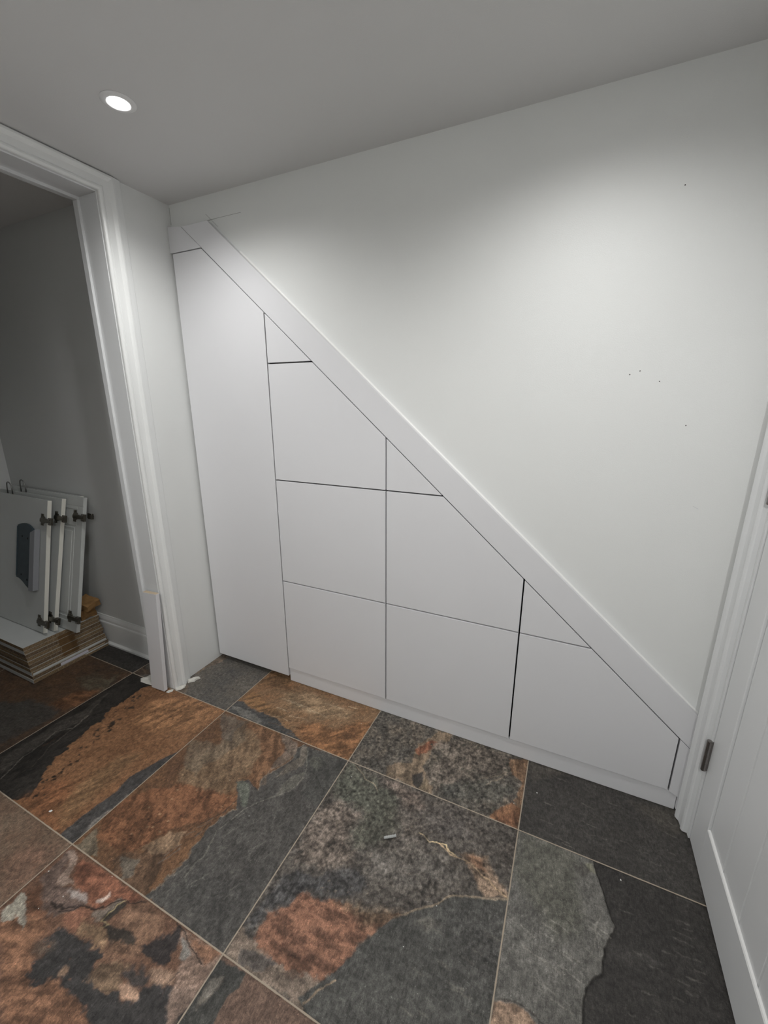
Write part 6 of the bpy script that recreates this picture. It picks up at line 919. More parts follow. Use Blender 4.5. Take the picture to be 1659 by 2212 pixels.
def make_floor():
    fx0, fx1, fy0, fy1, st = -1.15, 2.12, -1.26, .05, .0020
    xs = np.arange(fx0, fx1, st); ys = np.arange(fy0, fy1, st)
    far_l = [-2.2, -1.5]; far_r = [2.35]
    X = np.concatenate([far_l, xs, far_r]); Y = np.concatenate([[-2.75, -1.7], ys, [.7]])
    gx, gy = np.meshgrid(X, Y, indexing='ij'); x = gx.ravel(); y = gy.ravel(); n = len(x)
    ix = np.floor((x-X0)/PX).astype(int); iy = np.ceil((Y0-y)/PY).astype(int)
    col = np.zeros((n,3)); hz = np.zeros(n)
    n1 = fbm(x, y, 7, 11, 5); n2 = fbm(x, y*1.0, 38, 31, 4); n3 = fbm(x, y, 120, 51, 3)
    # layered, split-stone streaks: stretched noise whose direction changes from tile to tile
    ang = (ix*1.7+iy*2.3); ca, sa = np.cos(ang*.6+.8), np.sin(ang*.6+.8)
    u = x*ca+y*sa; v = -x*sa+y*ca
    nst = fbm(u*.25, v, 60, 71, 4)
    wx = fbm(x, y, 22, 91, 4); wy = fbm(x, y, 22, 191, 4); wx2 = fbm(x, y, 90, 291, 3); wy2 = fbm(x, y, 90, 391, 3)
    for i in range(-4, 4):
        for j in range(-1, 6):
            m = (ix == i) & (iy == j)
            if not m.any(): continue
            key = (i, j)
            if key not in BASE: key = ((i % 4)-1, (j % 3)) if ((i % 4)-1, j % 3) in BASE else (0, 2)
            a, b, k = BASE[key]
            t = .5+(n1[m]*1.6+n2[m]*.9+nst[m]*.9)*k; tq = np.floor(t*5)/5+.1+np.clip((t*5-np.floor(t*5)-.86)/.14,0,1)*.2; t = np.clip(.45*t+.55*tq, 0, 1)[:,None]
            col[m] = lin(a)*(1-t)+lin(b)*t
            hz[m] += .0009*nst[m]+.0016*(tq-t[:,0])
    gr = ((ix == 1) & (iy < 2)); G = 1+gr*(1.3*n3+1.0*n2); col *= G[:,None]
    for e in PATCH:
        key, kind, pts, rgb = e[0], e[1], e[2], e[3]
        if kind == 'P': soft, warp, h, op = e[4:8]
        else: w, warp, h, op, soft = e[4:9]
        px = [p[0] for p in pts]; py = [p[1] for p in pts]; mg = .03
        m = np.where((ix == key[0]) & (iy == key[1]) & (x > min(px)-mg) & (x < max(px)+mg) & (y > min(py)-mg) & (y < max(py)+mg))[0]
        if not len(m): continue
        qx = x[m]+(wx[m]*1.5+wx2[m]*.8)*warp*1.6; qy = y[m]+(wy[m]*1.5+wy2[m]*.8)*warp*1.6
        d = sdf(qx, qy, pts, kind == 'P')
        if kind == 'L': d = d-w*.5*(1+1.2*n2[m])
        a = np.clip(.5-d/(2*soft), 0, 1)
        a = a*a*(3-2*a)
        sat = (max(rgb)-min(rgb))/max(rgb); am = .42+.58*min(1,max(0,(sat-.12)/.25))
        tex = 1+.45*n1[m]+.6*n2[m]+.6*nst[m]+.25*np.sign(n2[m]+nst[m])*np.clip(np.abs(n2[m]+nst[m])*9,0,1)*.6; tex = 1+(tex-1)*am
        c = lin(rgb)[None,:]*tex[:,None]
        if kind == 'P' and soft >= .008: c = c*G[m][:,None]
        f = (a*op)[:,None]
        col[m] = col[m]*(1-f)+c*f
        hz[m] += h*a
    st_ = (col.max(1)-col.min(1))/(col.max(1)+1e-6); col *= (1+.7*n3+(.12+.45*np.clip((st_-.2)*2,0,1))*nst)[:,None]; lo = st_ < .25; col[:,2] *= 1-.08*lo; col[:,1] *= 1-.03*lo; col *= (1+.04*lo)[:,None]; mlum = col.mean(1); col *= (np.clip(mlum/.11, .05, 4)**.16)[:,None]; 
    cr = fbm(x+.02*wx, y+.02*wy, 13, 611, 5); cr2 = fbm(u*.5, v+.01*wx, 30, 711, 4)
    k1 = np.clip(1-np.abs(cr)/.010, 0, 1)*np.clip(n1*4+.4, 0, 1); k2 = np.clip(1-np.abs(cr2)/.012, 0, 1)*np.clip(-n1*4+.3, 0, 1)
    col *= (1-.34*k1-.30*k2)[:,None]; hz -= .0005*k1+.0004*k2
    gy = (col*np.array([.3,.5,.2])).sum(1)[:,None]; col = gy+(col-gy)*.86
    col = np.clip(col*KALB, .004, .9)
    # very slight dishing of the tile edges; flat outside the detailed area
    dx = np.abs((x-X0)/PX-np.round((x-X0)/PX))*PX; dy = np.abs((y-Y0)/PY-np.round((y-Y0)/PY))*PY
    e = np.minimum(dx, dy)
    hz = np.where(e < .0035, -.0012, hz+.0003*n2)
    inside = (x > fx0+.02) & (x < fx1-.02) & (y > fy0+.02) & (y < -.008)
    z = np.where(inside, hz, np.where(e < .0035, -.0012, 0.0))
    z = np.minimum(z, .0028)-.0004
    nx, ny = len(X), len(Y)
    I = np.arange(n).reshape(nx, ny)
    q = np.stack([I[:-1,:-1], I[1:,:-1], I[1:,1:], I[:-1,1:]], -1).reshape(-1, 4)
    me = bpy.data.meshes.new('floor')
    me.vertices.add(n); me.vertices.foreach_set('co', np.stack([x,y,z],1).astype(np.float32).ravel())
    me.loops.add(q.size); me.loops.foreach_set('vertex_index', q.ravel().astype(np.int32))
    me.polygons.add(len(q)); me.polygons.foreach_set('loop_start', (np.arange(len(q))*4).astype(np.int32))
    me.polygons.foreach_set('use_smooth', np.ones(len(q), bool))
    me.update(); me.validate()
    ca_ = me.color_attributes.new('stone', 'FLOAT_COLOR', 'POINT')
    ca_.data.foreach_set('color', np.concatenate([col, np.ones((n,1))], 1).astype(np.float32).ravel())
    o = bpy.data.objects.new('floor', me); COL.objects.link(o)
    m = bpy.data.materials.new('slate_tiles'); m.use_nodes = True
    nt = m.node_tree; N = nt.nodes; L = nt.links; b = N['Principled BSDF']
    at = N.new('ShaderNodeAttribute'); at.attribute_name = 'stone'
    tc = N.new('ShaderNodeTexCoord')
    def math_(op, a, bb=None):
        k = N.new('ShaderNodeMath'); k.operation = op
        for i_, v_ in enumerate((a, bb)):
            if v_ is None: continue
            if isinstance(v_, (int, float)): k.inputs[i_].default_value = v_
            else: L.new(v_, k.inputs[i_])
        return k.outputs[0]
    sp = N.new('ShaderNodeSeparateXYZ'); L.new(tc.outputs['Object'], sp.inputs[0])
    def near(c, c0, p):
        t = math_('DIVIDE', math_('SUBTRACT', c, c0), p)
        return math_('MULTIPLY', math_('ABSOLUTE', math_('SUBTRACT', t, math_('ROUND', t))), p)
    gn = N.new('ShaderNodeTexNoise'); gn.inputs['Scale'].default_value = 60; L.new(tc.outputs['Object'], gn.inputs['Vector'])
    dmin = math_('MINIMUM', near(sp.outputs['X'], X0, PX), near(sp.outputs['Y'], Y0, PY))
    dm = math_('ADD', dmin, math_('MULTIPLY', math_('SUBTRACT', gn.outputs['Fac'], .5), .0016))
    mr = N.new('ShaderNodeMapRange'); mr.inputs['From Min'].default_value = .0013; mr.inputs['From Max'].default_value = .0022
    mr.inputs['To Min'].default_value = 1; mr.inputs['To Max'].default_value = 0; L.new(dm, mr.inputs['Value'])
    fine = N.new('ShaderNodeTexNoise'); fine.inputs['Scale'].default_value = 420; fine.inputs['Detail'].default_value = 4; L.new(tc.outputs['Object'], fine.inputs['Vector'])
    fm = N.new('ShaderNodeMapRange'); fm.inputs['From Min'].default_value = .3; fm.inputs['From Max'].default_value = .7; fm.inputs['To Min'].default_value = .72; fm.inputs['To Max'].default_value = 1.28
    L.new(fine.outputs['Fac'], fm.inputs['Value'])
    med = N.new('ShaderNodeTexNoise'); med.inputs['Scale'].default_value = 95; med.inputs['Detail'].default_value = 9; med.inputs['Roughness'].default_value = .72; med.inputs['Distortion'].default_value = .6; L.new(tc.outputs['Object'], med.inputs['Vector'])
    mm = N.new('ShaderNodeMapRange'); mm.inputs['From Min'].default_value = .36; mm.inputs['From Max'].default_value = .64; mm.inputs['To Min'].default_value = .70; mm.inputs['To Max'].default_value = 1.32
    L.new(med.outputs['Fac'], mm.inputs['Value'])
    mpn = N.new('ShaderNodeMapping'); mpn.inputs['Rotation'].default_value = (0,0,.9); mpn.inputs['Scale'].default_value = (1,.22,1); L.new(tc.outputs['Object'], mpn.inputs['Vector'])
    fib = N.new('ShaderNodeTexNoise'); fib.inputs['Scale'].default_value = 260; fib.inputs['Detail'].default_value = 6; fib.inputs['Roughness'].default_value = .7; L.new(mpn.outputs[0], fib.inputs['Vector'])
    fi = N.new('ShaderNodeMapRange'); fi.inputs['From Min'].default_value = .35; fi.inputs['From Max'].default_value = .68; fi.inputs['To Min'].default_value = .74; fi.inputs['To Max'].default_value = 1.30
    L.new(fib.outputs['Fac'], fi.inputs['Value'])
    spk = N.new('ShaderNodeTexNoise'); spk.inputs['Scale'].default_value = 210; spk.inputs['Detail'].default_value = 2; L.new(tc.outputs['Object'], spk.inputs['Vector'])
    sk = N.new('ShaderNodeMapRange'); sk.inputs['From Min'].default_value = .70; sk.inputs['From Max'].default_value = .76; sk.inputs['To Min'].default_value = 1.0; sk.inputs['To Max'].default_value = 1.9
    L.new(spk.outputs['Fac'], sk.inputs['Value'])
    fm_ = math_('MULTIPLY', math_('MULTIPLY', fm.outputs[0], fi.outputs[0]), sk.outputs[0])
    both = math_('MULTIPLY', fm_, mm.outputs[0])
    vm = N.new('ShaderNodeVectorMath'); vm.operation = 'SCALE'; L.new(at.outputs['Color'], vm.inputs[0]); L.new(both, vm.inputs['Scale'])
    gcol = N.new('ShaderNodeMix'); gcol.data_type = 'RGBA'; L.new(mr.outputs[0], gcol.inputs['Factor']); L.new(vm.outputs[0], gcol.inputs['A'])
    gcol.inputs['B'].default_value = (.42,.35,.27,1)
    L.new(gcol.outputs['Result'], b.inputs['Base Color'])
    b.inputs['Roughness'].default_value = .55; b.inputs['Specular IOR Level'].default_value = .35
    cl = N.new('ShaderNodeTexNoise'); cl.inputs['Scale'].default_value = 150; cl.inputs['Detail'].default_value = 5; cl.inputs['Roughness'].default_value = .65
    L.new(tc.outputs['Object'], cl.inputs['Vector'])
    bu = N.new('ShaderNodeBump'); bu.inputs['Strength'].default_value = .8; bu.inputs['Distance'].default_value = .002
    L.new(math_('ADD', cl.outputs['Fac'], math_('MULTIPLY', fib.outputs['Fac'], .6)), bu.inputs['Height']); L.new(bu.outputs['Normal'], b.inputs['Normal'])
    me.materials.append(m)
    return struct(o)
make_floor()
# ------------------------------------------------------------------ room shell
XR = 2.10
DZ = lambda x: 2.1021-.8849*x          # lower edge of sloping fascia
UZ = lambda x: 2.2285-.8849*x          # upper edge of sloping fascia
WY = .020                              # plaster face of back wall
bm = bmesh.new()
prism(bm, [(-.0,UZ(.3)-.03),(.30,UZ(.3)-.03),(XR,UZ(XR)-.03),(XR,H),(0,H)], WY, WY+.10)
# pencil lines and pin holes on the plaster: thin marks of their own colour
def mark(bm, a, b, w, mi):
    a = Vector((a[0],0,a[1])); b = Vector((b[0],0,b[1])); d = (b-a).normalized(); nn = Vector((-d.z,0,d.x))*w*.5
    lo = WY-.0004
    prism(bm, [((a+nn).x,(a+nn).z),((b+nn).x,(b+nn).z),((b-nn).x,(b-nn).z),((a-nn).x,(a-nn).z)], lo, WY+.001, mi=mi)
mark(bm, (.09,2.034), (.245,2.0405), .0012, 1)
mark(bm, (.19,2.041), (.38,2.041), .0014, 1)
mark(bm, (.20,2.064), (.258,2.012), .0014, 1)
mark(bm, (.002,2.056), (.002,2.118), .0022, 1)
mark(bm, (1.965,1.052), (1.979,1.045), .0010, 3)
for px, pz in ((1.817,1.869),(1.757,1.418),(1.832,1.398),(1.912,1.279),(1.781,1.427)):
    cyl(bm, (px,WY-.0006,pz), (px,WY+.001,pz), .0014, n=10, mi=2)
wb = struct(link('wall_back', bm, [M_WALL, M_PENCIL, M_DARK, M_SCUFF]))
# closed-off wall behind the cupboards
bm = bmesh.new(); prism(bm, [(0,0),(XR,0),(XR,H),(0,H)], .62, .70); struct(link('wall_rear', bm, M_WALL))
# left wall with the doorway
JY, JY2, HD = -.262, -1.16, 2.082      # opening edges behind the lining
bm = bmesh.new()
box(bm, (-.125,JY,0), (0,.70,H)); box(bm, (-.125,-2.7,0), (0,JY2,H)); box(bm, (-.125,JY2,HD), (0,JY,H))
struct(link('wall_left', bm, M_WALL))
# right wall with closed door
DY, DY2, DH = -.078, -.90, 2.02
bm = bmesh.new()
box(bm, (XR,DY,0), (XR+.12,.70,H)); box(bm, (XR,-2.7,0), (XR+.12,DY2,H)); box(bm, (XR,DY2,DH), (XR+.12,DY,H))
struct(link('wall_right', bm, M_WALL))
bm = bmesh.new(); box(bm, (-1.5,-2.8,0), (XR+.12,-2.7,H)); struct(link('wall_front', bm, M_WALL))
AX, AY = -1.375, -.150
bm = bmesh.new(); box(bm, (-1.5,AY,0), (-.125,AY+.12,H)); struct(link('wall_alcove', bm, M_ALC))
bm = bmesh.new(); box(bm, (AX-.12,-2.7,0), (AX,AY,H)); struct(link('wall_alcove_left', bm, M_ALC))
bm = bmesh.new(); box(bm, (-1.55,-2.8,H), (XR+.15,.72,H+.1)); 
# shallow round cut-outs are covered by the downlight bezels
struct(link('ceiling', bm, M_CEIL))
# ---- doorway lining with stop
bm = bmesh.new()
box(bm, (-.127,-.285,0), (.001,JY,2.060)); box(bm, (-.127,JY2,0), (.001,-1.137,2.060)); box(bm, (-.127,JY2,2.060), (.001,JY,HD))
box(bm, (-.122,-.294,0), (-.096,-.284,2.050)); box(bm, (-.122,-1.138,0), (-.096,-1.128,2.050)); box(bm, (-.122,-1.138,2.050), (-.096,-.284,2.061))
struct(link('trim_1', bm, M_DOOR, bevel=.0012))
# ---- moulded architrave, swept round the doorway with mitres
PROF = [(0,0),(0,.011),(.002,.0145),(.008,.0175),(.012,.0175),(.0135,.014),(.016,.0135),(.018,.016),(.028,.0165),(.038,.018),(.044,.0225),(.050,.0255),(.056,.0250),(.060,.0205),(.062,.0165),(.076,.0145),(.086,.0125),(.089,.0105),(.089,0)]
def archi(name, yi, sgn, zin, wall, nx, m, zb=0.0, sc=1.0):
    """upright architrave: inner edge at y=yi, going sgn along y; mitred to a head at zin, clipped under the ceiling"""
    bm = bmesh.new(); A = []; B = []
    for o, t in PROF:
        o *= sc
        A.append(bm.verts.new((wall+nx*t, yi+sgn*o, zb))); B.append(bm.verts.new((wall+nx*t, yi+sgn*o, min(zin+o, H-.002))))
    n = len(A)
    for i in range(n):
        bm.faces.new([A[i],A[(i+1)%n],B[(i+1)%n],B[i]])
    bm.faces.new(A); bm.faces.new(B[::-1])
    return struct(link(name, bm, m))
def archi_head(name, ya, yb, zin, wall, nx, m):
    bm = bmesh.new(); A = []; B = []
    for o, t in PROF:
        zz = min(zin+o, H-.002)
        oo = zz-zin
        A.append(bm.verts.new((wall+nx*t, ya+oo, zz))); B.append(bm.verts.new((wall+nx*t, yb-oo, zz)))
    n = len(A)
    for i in range(n):
        try: bm.faces.new([A[i],A[(i+1)%n],B[(i+1)%n],B[i]])
        except ValueError: pass
    return struct(link(name, bm, m))
archi('trim_2', -.283, 1, 2.064, 0, 1, M_GLOSS)
archi('trim_3', -1.139, -1, 2.064, 0, 1, M_GLOSS)
archi_head('trim_4', -.283, -1.139, 2.064, 0, 1, M_GLOSS)
# right-hand door: architrave, frame
archi('trim_5', -.074, 1, 2.03, XR, -1, M_DOOR, zb=.004, sc=.98)
archi('trim_6', -.905, -1, 2.03, XR, -1, M_DOOR)
bm = bmesh.new()
box(bm, (XR-.001,-.090,.003), (XR+.12,DY,2.02)); box(bm, (XR-.001,DY2,.003), (XR+.12,-.888,2.02)); box(bm, (XR-.001,DY2,2.008), (XR+.12,DY,2.021))
struct(link('trim_7', bm, M_DOOR, bevel=.001))
# ---- skirting in the alcove
bm = bmesh.new()
SK = [(AY,0),(AY-.030,.0),(AY-.030,.010),(AY-.019,.018),(AY-.018,.128),(AY-.0165,.134),(AY-.013,.137),(AY-.0125,.150),(AY-.009,.160),(AY-.006,.166),(AY-.005,.171),(AY,.171)]
prism(bm, SK, AX, -.126, axis='x')
struct(link('baseboard_alcove', bm, M_GLOSS))
# ------------------------------------------------------------------ right-hand ledged door
d = struct(empty('door_1', (XR+.003,-.0925,.006)))
def dob(name, bm, m, **k): return link(name, bm, m, d, **k)
DW, DT, DHT = .792, .040, 2.0
SW = .098
bm = bmesh.new(); box(bm, (0,-SW,0), (DT,0,DHT)); dob('stile', bm, M_DOOR, bevel=.0015)
bm = bmesh.new(); box(bm, (0,-DW,0), (DT,-DW+SW,DHT)); dob('stile', bm, M_DOOR, bevel=.0015)
def rail(z0, z1, ledge):
    bm = bmesh.new(); box(bm, (0,-DW+SW,z0), (DT,-SW,z1)); o = dob('rail', bm, M_DOOR, bevel=.001)
    if ledge:
        bm = bmesh.new()
        prism(bm, [(0.0,z1-.0005),(.0065,z1+.0005),(.0065,z1+.004),(.002,z1+.0028)], -DW+SW, -SW, axis='y')
        e = link('ledge', bm, M_LITLEDGE, o); 
rail(0,.150,True); rail(.93,1.03,True); rail(1.89,2.0,False)
# tongue and groove boards
bm = bmesh.new(); ys = [-SW]; g = -SW
bw = (DW-2*SW)/5
for i in range(5):
    a = -SW-i*bw; b_ = a-bw
    pts = [(.024,a),(.0115,a),(.0065,a-.0040),(.0065,b_+.0040),(.0115,b_),(.024,b_)]
    prism(bm, [(p[0],p[1]) for p in pts], .15, 1.89, axis='z')
dob('boarding', bm, M_DOOR)
def hinge(zc, L=.104):
    h = empty('hinge', (-.009,.002,zc)); h.parent = d
    bm = bmesh.new()
    zs = [-L/2, -L/4, 0, L/4, L/2]
    for a, b_ in zip(zs, zs[1:]):
        cyl(bm, (0,0,a+.0002), (0,0,b_-.0002), .0072, n=28)
    for a in (-L/2-.0012, L/2+.0012): cyl(bm, (0,0,a), (0,0,a+(.003 if a<0 else -.003)), .0060, n=24)
    cyl(bm, (0,0,-L/2+.002), (0,0,L/2-.002), .0062, n=20)
    link('barrel', bm, M_METAL, h)
    bm = bmesh.new(); box(bm, (.004,-.0030,-L/2), (.030,-.0008,L/2)); box(bm, (.004,.0002,-L/2), (.030,.0018,L/2)); link('leaf', bm, M_METAL, h)
hinge(.318); hinge(1.142); hinge(1.80)
# ------------------------------------------------------------------ under-stairs cupboards
G1, G2, G3, G4, XE = .4736, 1.0, 1.5275, 2.0494, 2.0775
Z1, Z2, Z3, ZP = 1.4909, 1.0143, .5392, .0735
g = .0026; T = .018
def clip(x0, x1, z0, z1, gd=.0038):
    """rectangle cut by the sloping line"""
    k = math.hypot(1,.8849); dz = lambda x: DZ(x)-gd*k
    pts = [(x0,z0),(x1,z0)]
    inv = lambda z: (2.1021-gd*k-z)/.8849
    out = []
    poly = [(x0,z0),(x1,z0),(x1,z1),(x0,z1)]
    f = lambda p: dz(p[0])-p[1]
    for i in range(4):
        a, b_ = poly[i], poly[(i+1)%4]; fa, fb = f(a), f(b_)
        if fa >= 0: out.append(a)
        if (fa > 0) != (fb > 0):
            t = fa/(fa-fb); out.append((a[0]+(b_[0]-a[0])*t, a[1]+(b_[1]-a[1])*t))
    return out
def front(name, x0, x1, z0, z1, par, org):
    pts = clip(x0+g, x1-g, z0+g, z1-g)
    bm = bmesh.new(); prism(bm, [(p[0]-org[0],p[1]-org[2]) for p in pts], 0-org[1], T-org[1])
    return link(name, bm, M_LAM, par, bevel=.0010)
def unit(name, label, x0, x1, z0, fronts, deep=.45):
    org = ((x0+x1)/2, .2, 0)
    r = tag(empty(name, org), label, 'cupboard', 'white built-in cupboards under the stairs')
    for nm, a, b_ in fronts: front(nm, x0, x1, a, b_, r, org)
    pts = clip(x0+.022, x1-.022, max(z0,.012)+.01, 1.915, gd=.04)
    bm = bmesh.new(); prism(bm, [(p[0]-org[0],p[1]) for p in pts], .026-org[1], deep-org[1]); link('body', bm, M_DARKBODY, r)
    if z0 > .05:
        for sx in (x0+.06, x1-.06):
            bm = bmesh.new(); cyl(bm, (sx-org[0],.08-org[1],0), (sx-org[0],.08-org[1],z0+.012), .02); link('foot', bm, M_DARKBODY, r)
    else:
        for sx in (x0+.06, x1-.06):
            bm = bmesh.new(); cyl(bm, (sx-org[0],.12-org[1],0), (sx-org[0],.12-org[1],.024), .015); link('foot', bm, M_DARKBODY, r)
    return r
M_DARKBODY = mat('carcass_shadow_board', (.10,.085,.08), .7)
g0 = g
u = unit('tall_cupboard', 'tall white cupboard beside the left wall with one full-height door', .008, G1, .028, [])
org = ((.008+G1)/2,.2,0)
pts = clip(.013, G1-g, .028, 1.9405)
bm = bmesh.new(); prism(bm, [(p[0]-org[0],p[1]) for p in pts], -org[1], T-org[1]); link('door', bm, M_LAM, u, bevel=.0010)
unit('understairs_cupboard', 'white cupboard with four stacked fronts, right of the tall door', G1, G2, ZP, [('drawer_front',ZP,Z3),('drawer_front',Z3,Z2),('drawer_front',Z2,Z1),('top_front',Z1,3)])
unit('understairs_cupboard', 'middle white cupboard with three stacked fronts, its top one a triangle', G2, G3, ZP, [('drawer_front',ZP,Z3),('drawer_front',Z3,Z2),('top_front',Z2,3)])
unit('understairs_cupboard', 'lowest white cupboard at the right end, two fronts under the slope', G3, G4, ZP, [('drawer_front',ZP,Z3),('top_front',Z3,3)])
# sloping fascia board
def board(name, pts, y0, y1, m, label, cat, bevel=.0006):
    bm = bmesh.new(); prism(bm, pts, y0, y1); return tag(link(name, bm, m, bevel=bevel), label, cat)
XF = 2.0885; xa = (2.1021-2.032)/.8849; xb = (2.2285-2.032)/.8849
board('fascia_board', [(xa,2.032),(XF,DZ(XF)),(XF,UZ(XF)),(xb,2.032)], 0, .0195, M_LAM, 'long white sloping fascia board running above the cupboard fronts', 'fascia board')
xc = (2.1021-1.944)/.8849
board('infill_panel', [(.0015,1.944),(xc-.0012,1.944),(xa-.0012,2.032),(.0015,2.043)], -.001, .0195, M_LAM, 'small white infill piece above the tall door, in the corner', 'infill panel')
board('filler_strip', [(G4+g,ZP-.0005),(XE+.0012,ZP-.0135),(XE+.0012,.010),(XF,.008),(XF,DZ(XF)-.0022),(G4+g,DZ(G4+g)-.0022)], 0, .018, M_LAM, 'narrow white upright filler between last cupboard front and door frame', 'filler strip')
board('plinth_board', [(G1+.003,.0015),(XE,.0015),(XE,ZP-.014),(G4+.002,ZP-.0018),(G1+.003,ZP-.0018)], .0058, .0175, M_LAM, 'long low white plinth board along the floor under the cupboards', 'plinth')
fb = [o for o in COL.objects if o.name.startswith('fascia_board')][0]
bm = bmesh.new()  # bead added on the fascia top to imitate its bright band of light
ux = Vector((1,0,-.8849)).normalized(); un = Vector((.8849,0,1)).normalized()
A_ = []; B_ = []
for k in range(6):
    a = math.pi/2*k/5
    r_ = .0050; oy = WY-.0003-r_*(1-math.sin(a)); on = r_*(1-math.cos(a))
    for P0, Lst in ((Vector((.36,0,UZ(.36))),A_),(Vector((XF,0,UZ(XF))),B_)): Lst.append(bm.verts.new(P0+un*(on+.0001)+Vector((0,oy,0))))
for P0, Lst in ((Vector((.36,0,UZ(.36))),A_),(Vector((XF,0,UZ(XF))),B_)): Lst.append(bm.verts.new(P0+un*.0001+Vector((0,WY-.0003,0))))
for k in range(len(A_)): bm.faces.new([A_[k],A_[(k+1)%len(A_)],B_[(k+1)%len(A_)],B_[k]])
bm.faces.new(A_); bm.faces.new(B_[::-1])
link('lit_top_bead', bm, M_LITTOP, fb)
# ------------------------------------------------------------------ downlights and added fill lights
def downlight(x, y, label, watts, ang, bl):  # also builds the two unseen fill lights
    r = tag(empty('downlight', (x,y,H)), label, 'ceiling light')
    bm = bmesh.new(); lathe(bm, [(.026,.0006),(.0265,-.003),(.030,-.0045),(.040,-.004),(.044,-.001),(.044,-.0002)], (0,0,0)); link('bezel', bm, M_BEZEL, r)
    bm = bmesh.new(); lathe(bm, [(0,-.0030),(.024,-.0026),(.0262,-.0008),(0,-.0004)], (0,0,0)); link('lamp', bm, M_LAMP, r)
    l = bpy.data.lights.new('downlight_beam', 'SPOT'); l.energy = watts; l.spot_size = math.radians(ang); l.spot_blend = bl
    l.shadow_soft_size = .024; l.color = (1.0,.996,.985)
    lo = bpy.data.objects.new('downlight_beam', l); COL.objects.link(lo); lo.parent = r; lo.location = (0,0,-.030)
    return r
M_LAMP = emis('lamp_glow', (1,.99,.97), 40)
downlight(.414, -.462, 'bright round ceiling downlight close to the doorway', 20, 160, 1.0)
downlight(1.62, -.46, 'round ceiling downlight above the lower end of the cupboards', 17, 158, 1.0)
downlight(1.95, -1.85, 'unseen added fill light further back along the hinged-door wall', 27, 168, .4)  # fill added behind the camera to light the walls more evenly
downlight(.30, -1.90, 'unseen added fill light further back on the doorway side of the hall', 27, 166, .5)  # second added fill, lifts the lower left cupboard fronts
# ------------------------------------------------------------------ old cabinet doors, stacked
def cup_hinge(par, x, z, name='hinge'):
    """concealed hinge: flanged cup on the face near the edge, cranked arm past the edge (panel local: face at y=0, looking -y)"""
    h = empty(name, (x,0,z)); h.parent = par; h.scale = (1.2,1.0,1.15)
    bm = bmesh.new()
    box(bm, (-.042,-.0022,-.026), (-.022,.0004,.026)); cyl(bm, (-.026,-.0045,0), (-.026,.0004,0), .0175, n=28)
    for s in (-1,1):
        cyl(bm, (-.033,-.0052,s*.020), (-.033,-.002,s*.020), .0045, n=14)
    link('cup', bm, M_STEEL, h, bevel=.0006)
    bm = bmesh.new()
    prism(bm, [(-.030,-.007),(-.012,-.010),(.030,-.008),(.034,0),(.030,.008),(-.012,.010),(-.030,.007)], -.015, -.0045)
    box(bm, (.030,-.0155,-.0155), (.052,-.0045,.0155)); 
    link('arm', bm, M_STEEL, h, bevel=.001)
    bm = bmesh.new(); cyl(bm, (.041,-.0178,.010), (.041,-.0150,.010), .004, n=12); cyl(bm, (.041,-.0178,-.010), (.041,-.0150,-.010), .004, n=12)
    link('screw', bm, M_METAL, h)
def old_door(label, xr, yb, zb, lean, w, h, style, hz=(.105,.60)):
    r = tag(empty('cabinet_door', (xr,yb,zb), (-lean,0,0)), label, 'cabinet door', 'old white cabinet doors leaning in the alcove')
    th = .018
    bm = bmesh.new()
    if style == 'flat':
        box(bm, (-w,0,0), (-.0012,th,h)); link('panel', bm, M_PANEL, r, bevel=.0005)
        bm = bmesh.new(); box(bm, (-.0012,-.0002,0), (.0004,th+.0002,h)); link('edging', bm, M_EDGING, r)
    else:
        box(bm, (-w,.003,0), (0,th,h))
        def ring(x0, x1, z0, z1, wd, ht):      # raised mouldings on the face
            for a, b_, c, d_ in ((x0,x1,z0,z0+wd),(x0,x1,z1-wd,z1),(x0,x0+wd,z0+wd,z1-wd),(x1-wd,x1,z0+wd,z1-wd)):
                box(bm, (a,-ht,c), (b_,.0035,d_))
        ring(-w,0,0,h,.048,0.0)
        ring(-w+.064,-.064,.066,h-.160,.006,-.0005)
        box(bm, (-w+.048,0,h-.066), (-.048,.0035,h-.048)); box(bm, (-w+.048,0.0,h-.150), (-.048,.0035,h-.110))
        box(bm, (-w+.084,.0005,.086), (-.084,.0035,h-.180))
        link('panel', bm, M_PANEL, r, bevel=.0018)
    for z in hz: cup_hinge(r, -.0 if style == 'flat' else -.024, z)
    return r
ZS = .1924
def lean(dy, h): return math.asin(dy/h)
A = old_door('flat white cabinet door at the front, dark blue piece against it', -.737, -.430, ZS, lean(.145,.685), .60, .685, 'flat', (.060,.585))
B = old_door('flat white cabinet door, second from the front', -.712, -.3955, ZS, lean(.163,.690), .60, .690, 'flat', (.066,.592))
C = old_door('white moulded cabinet door, third back, its edge overhanging the board stack', -.588, -.356, ZS, lean(.158,.700), .68, .700, 'mould', (.075,.600))
D = old_door('white cabinet door at the very back, nearest the alcove wall', -.655, -.336, ZS, lean(.158,.697), .66, .697, 'flat', ())
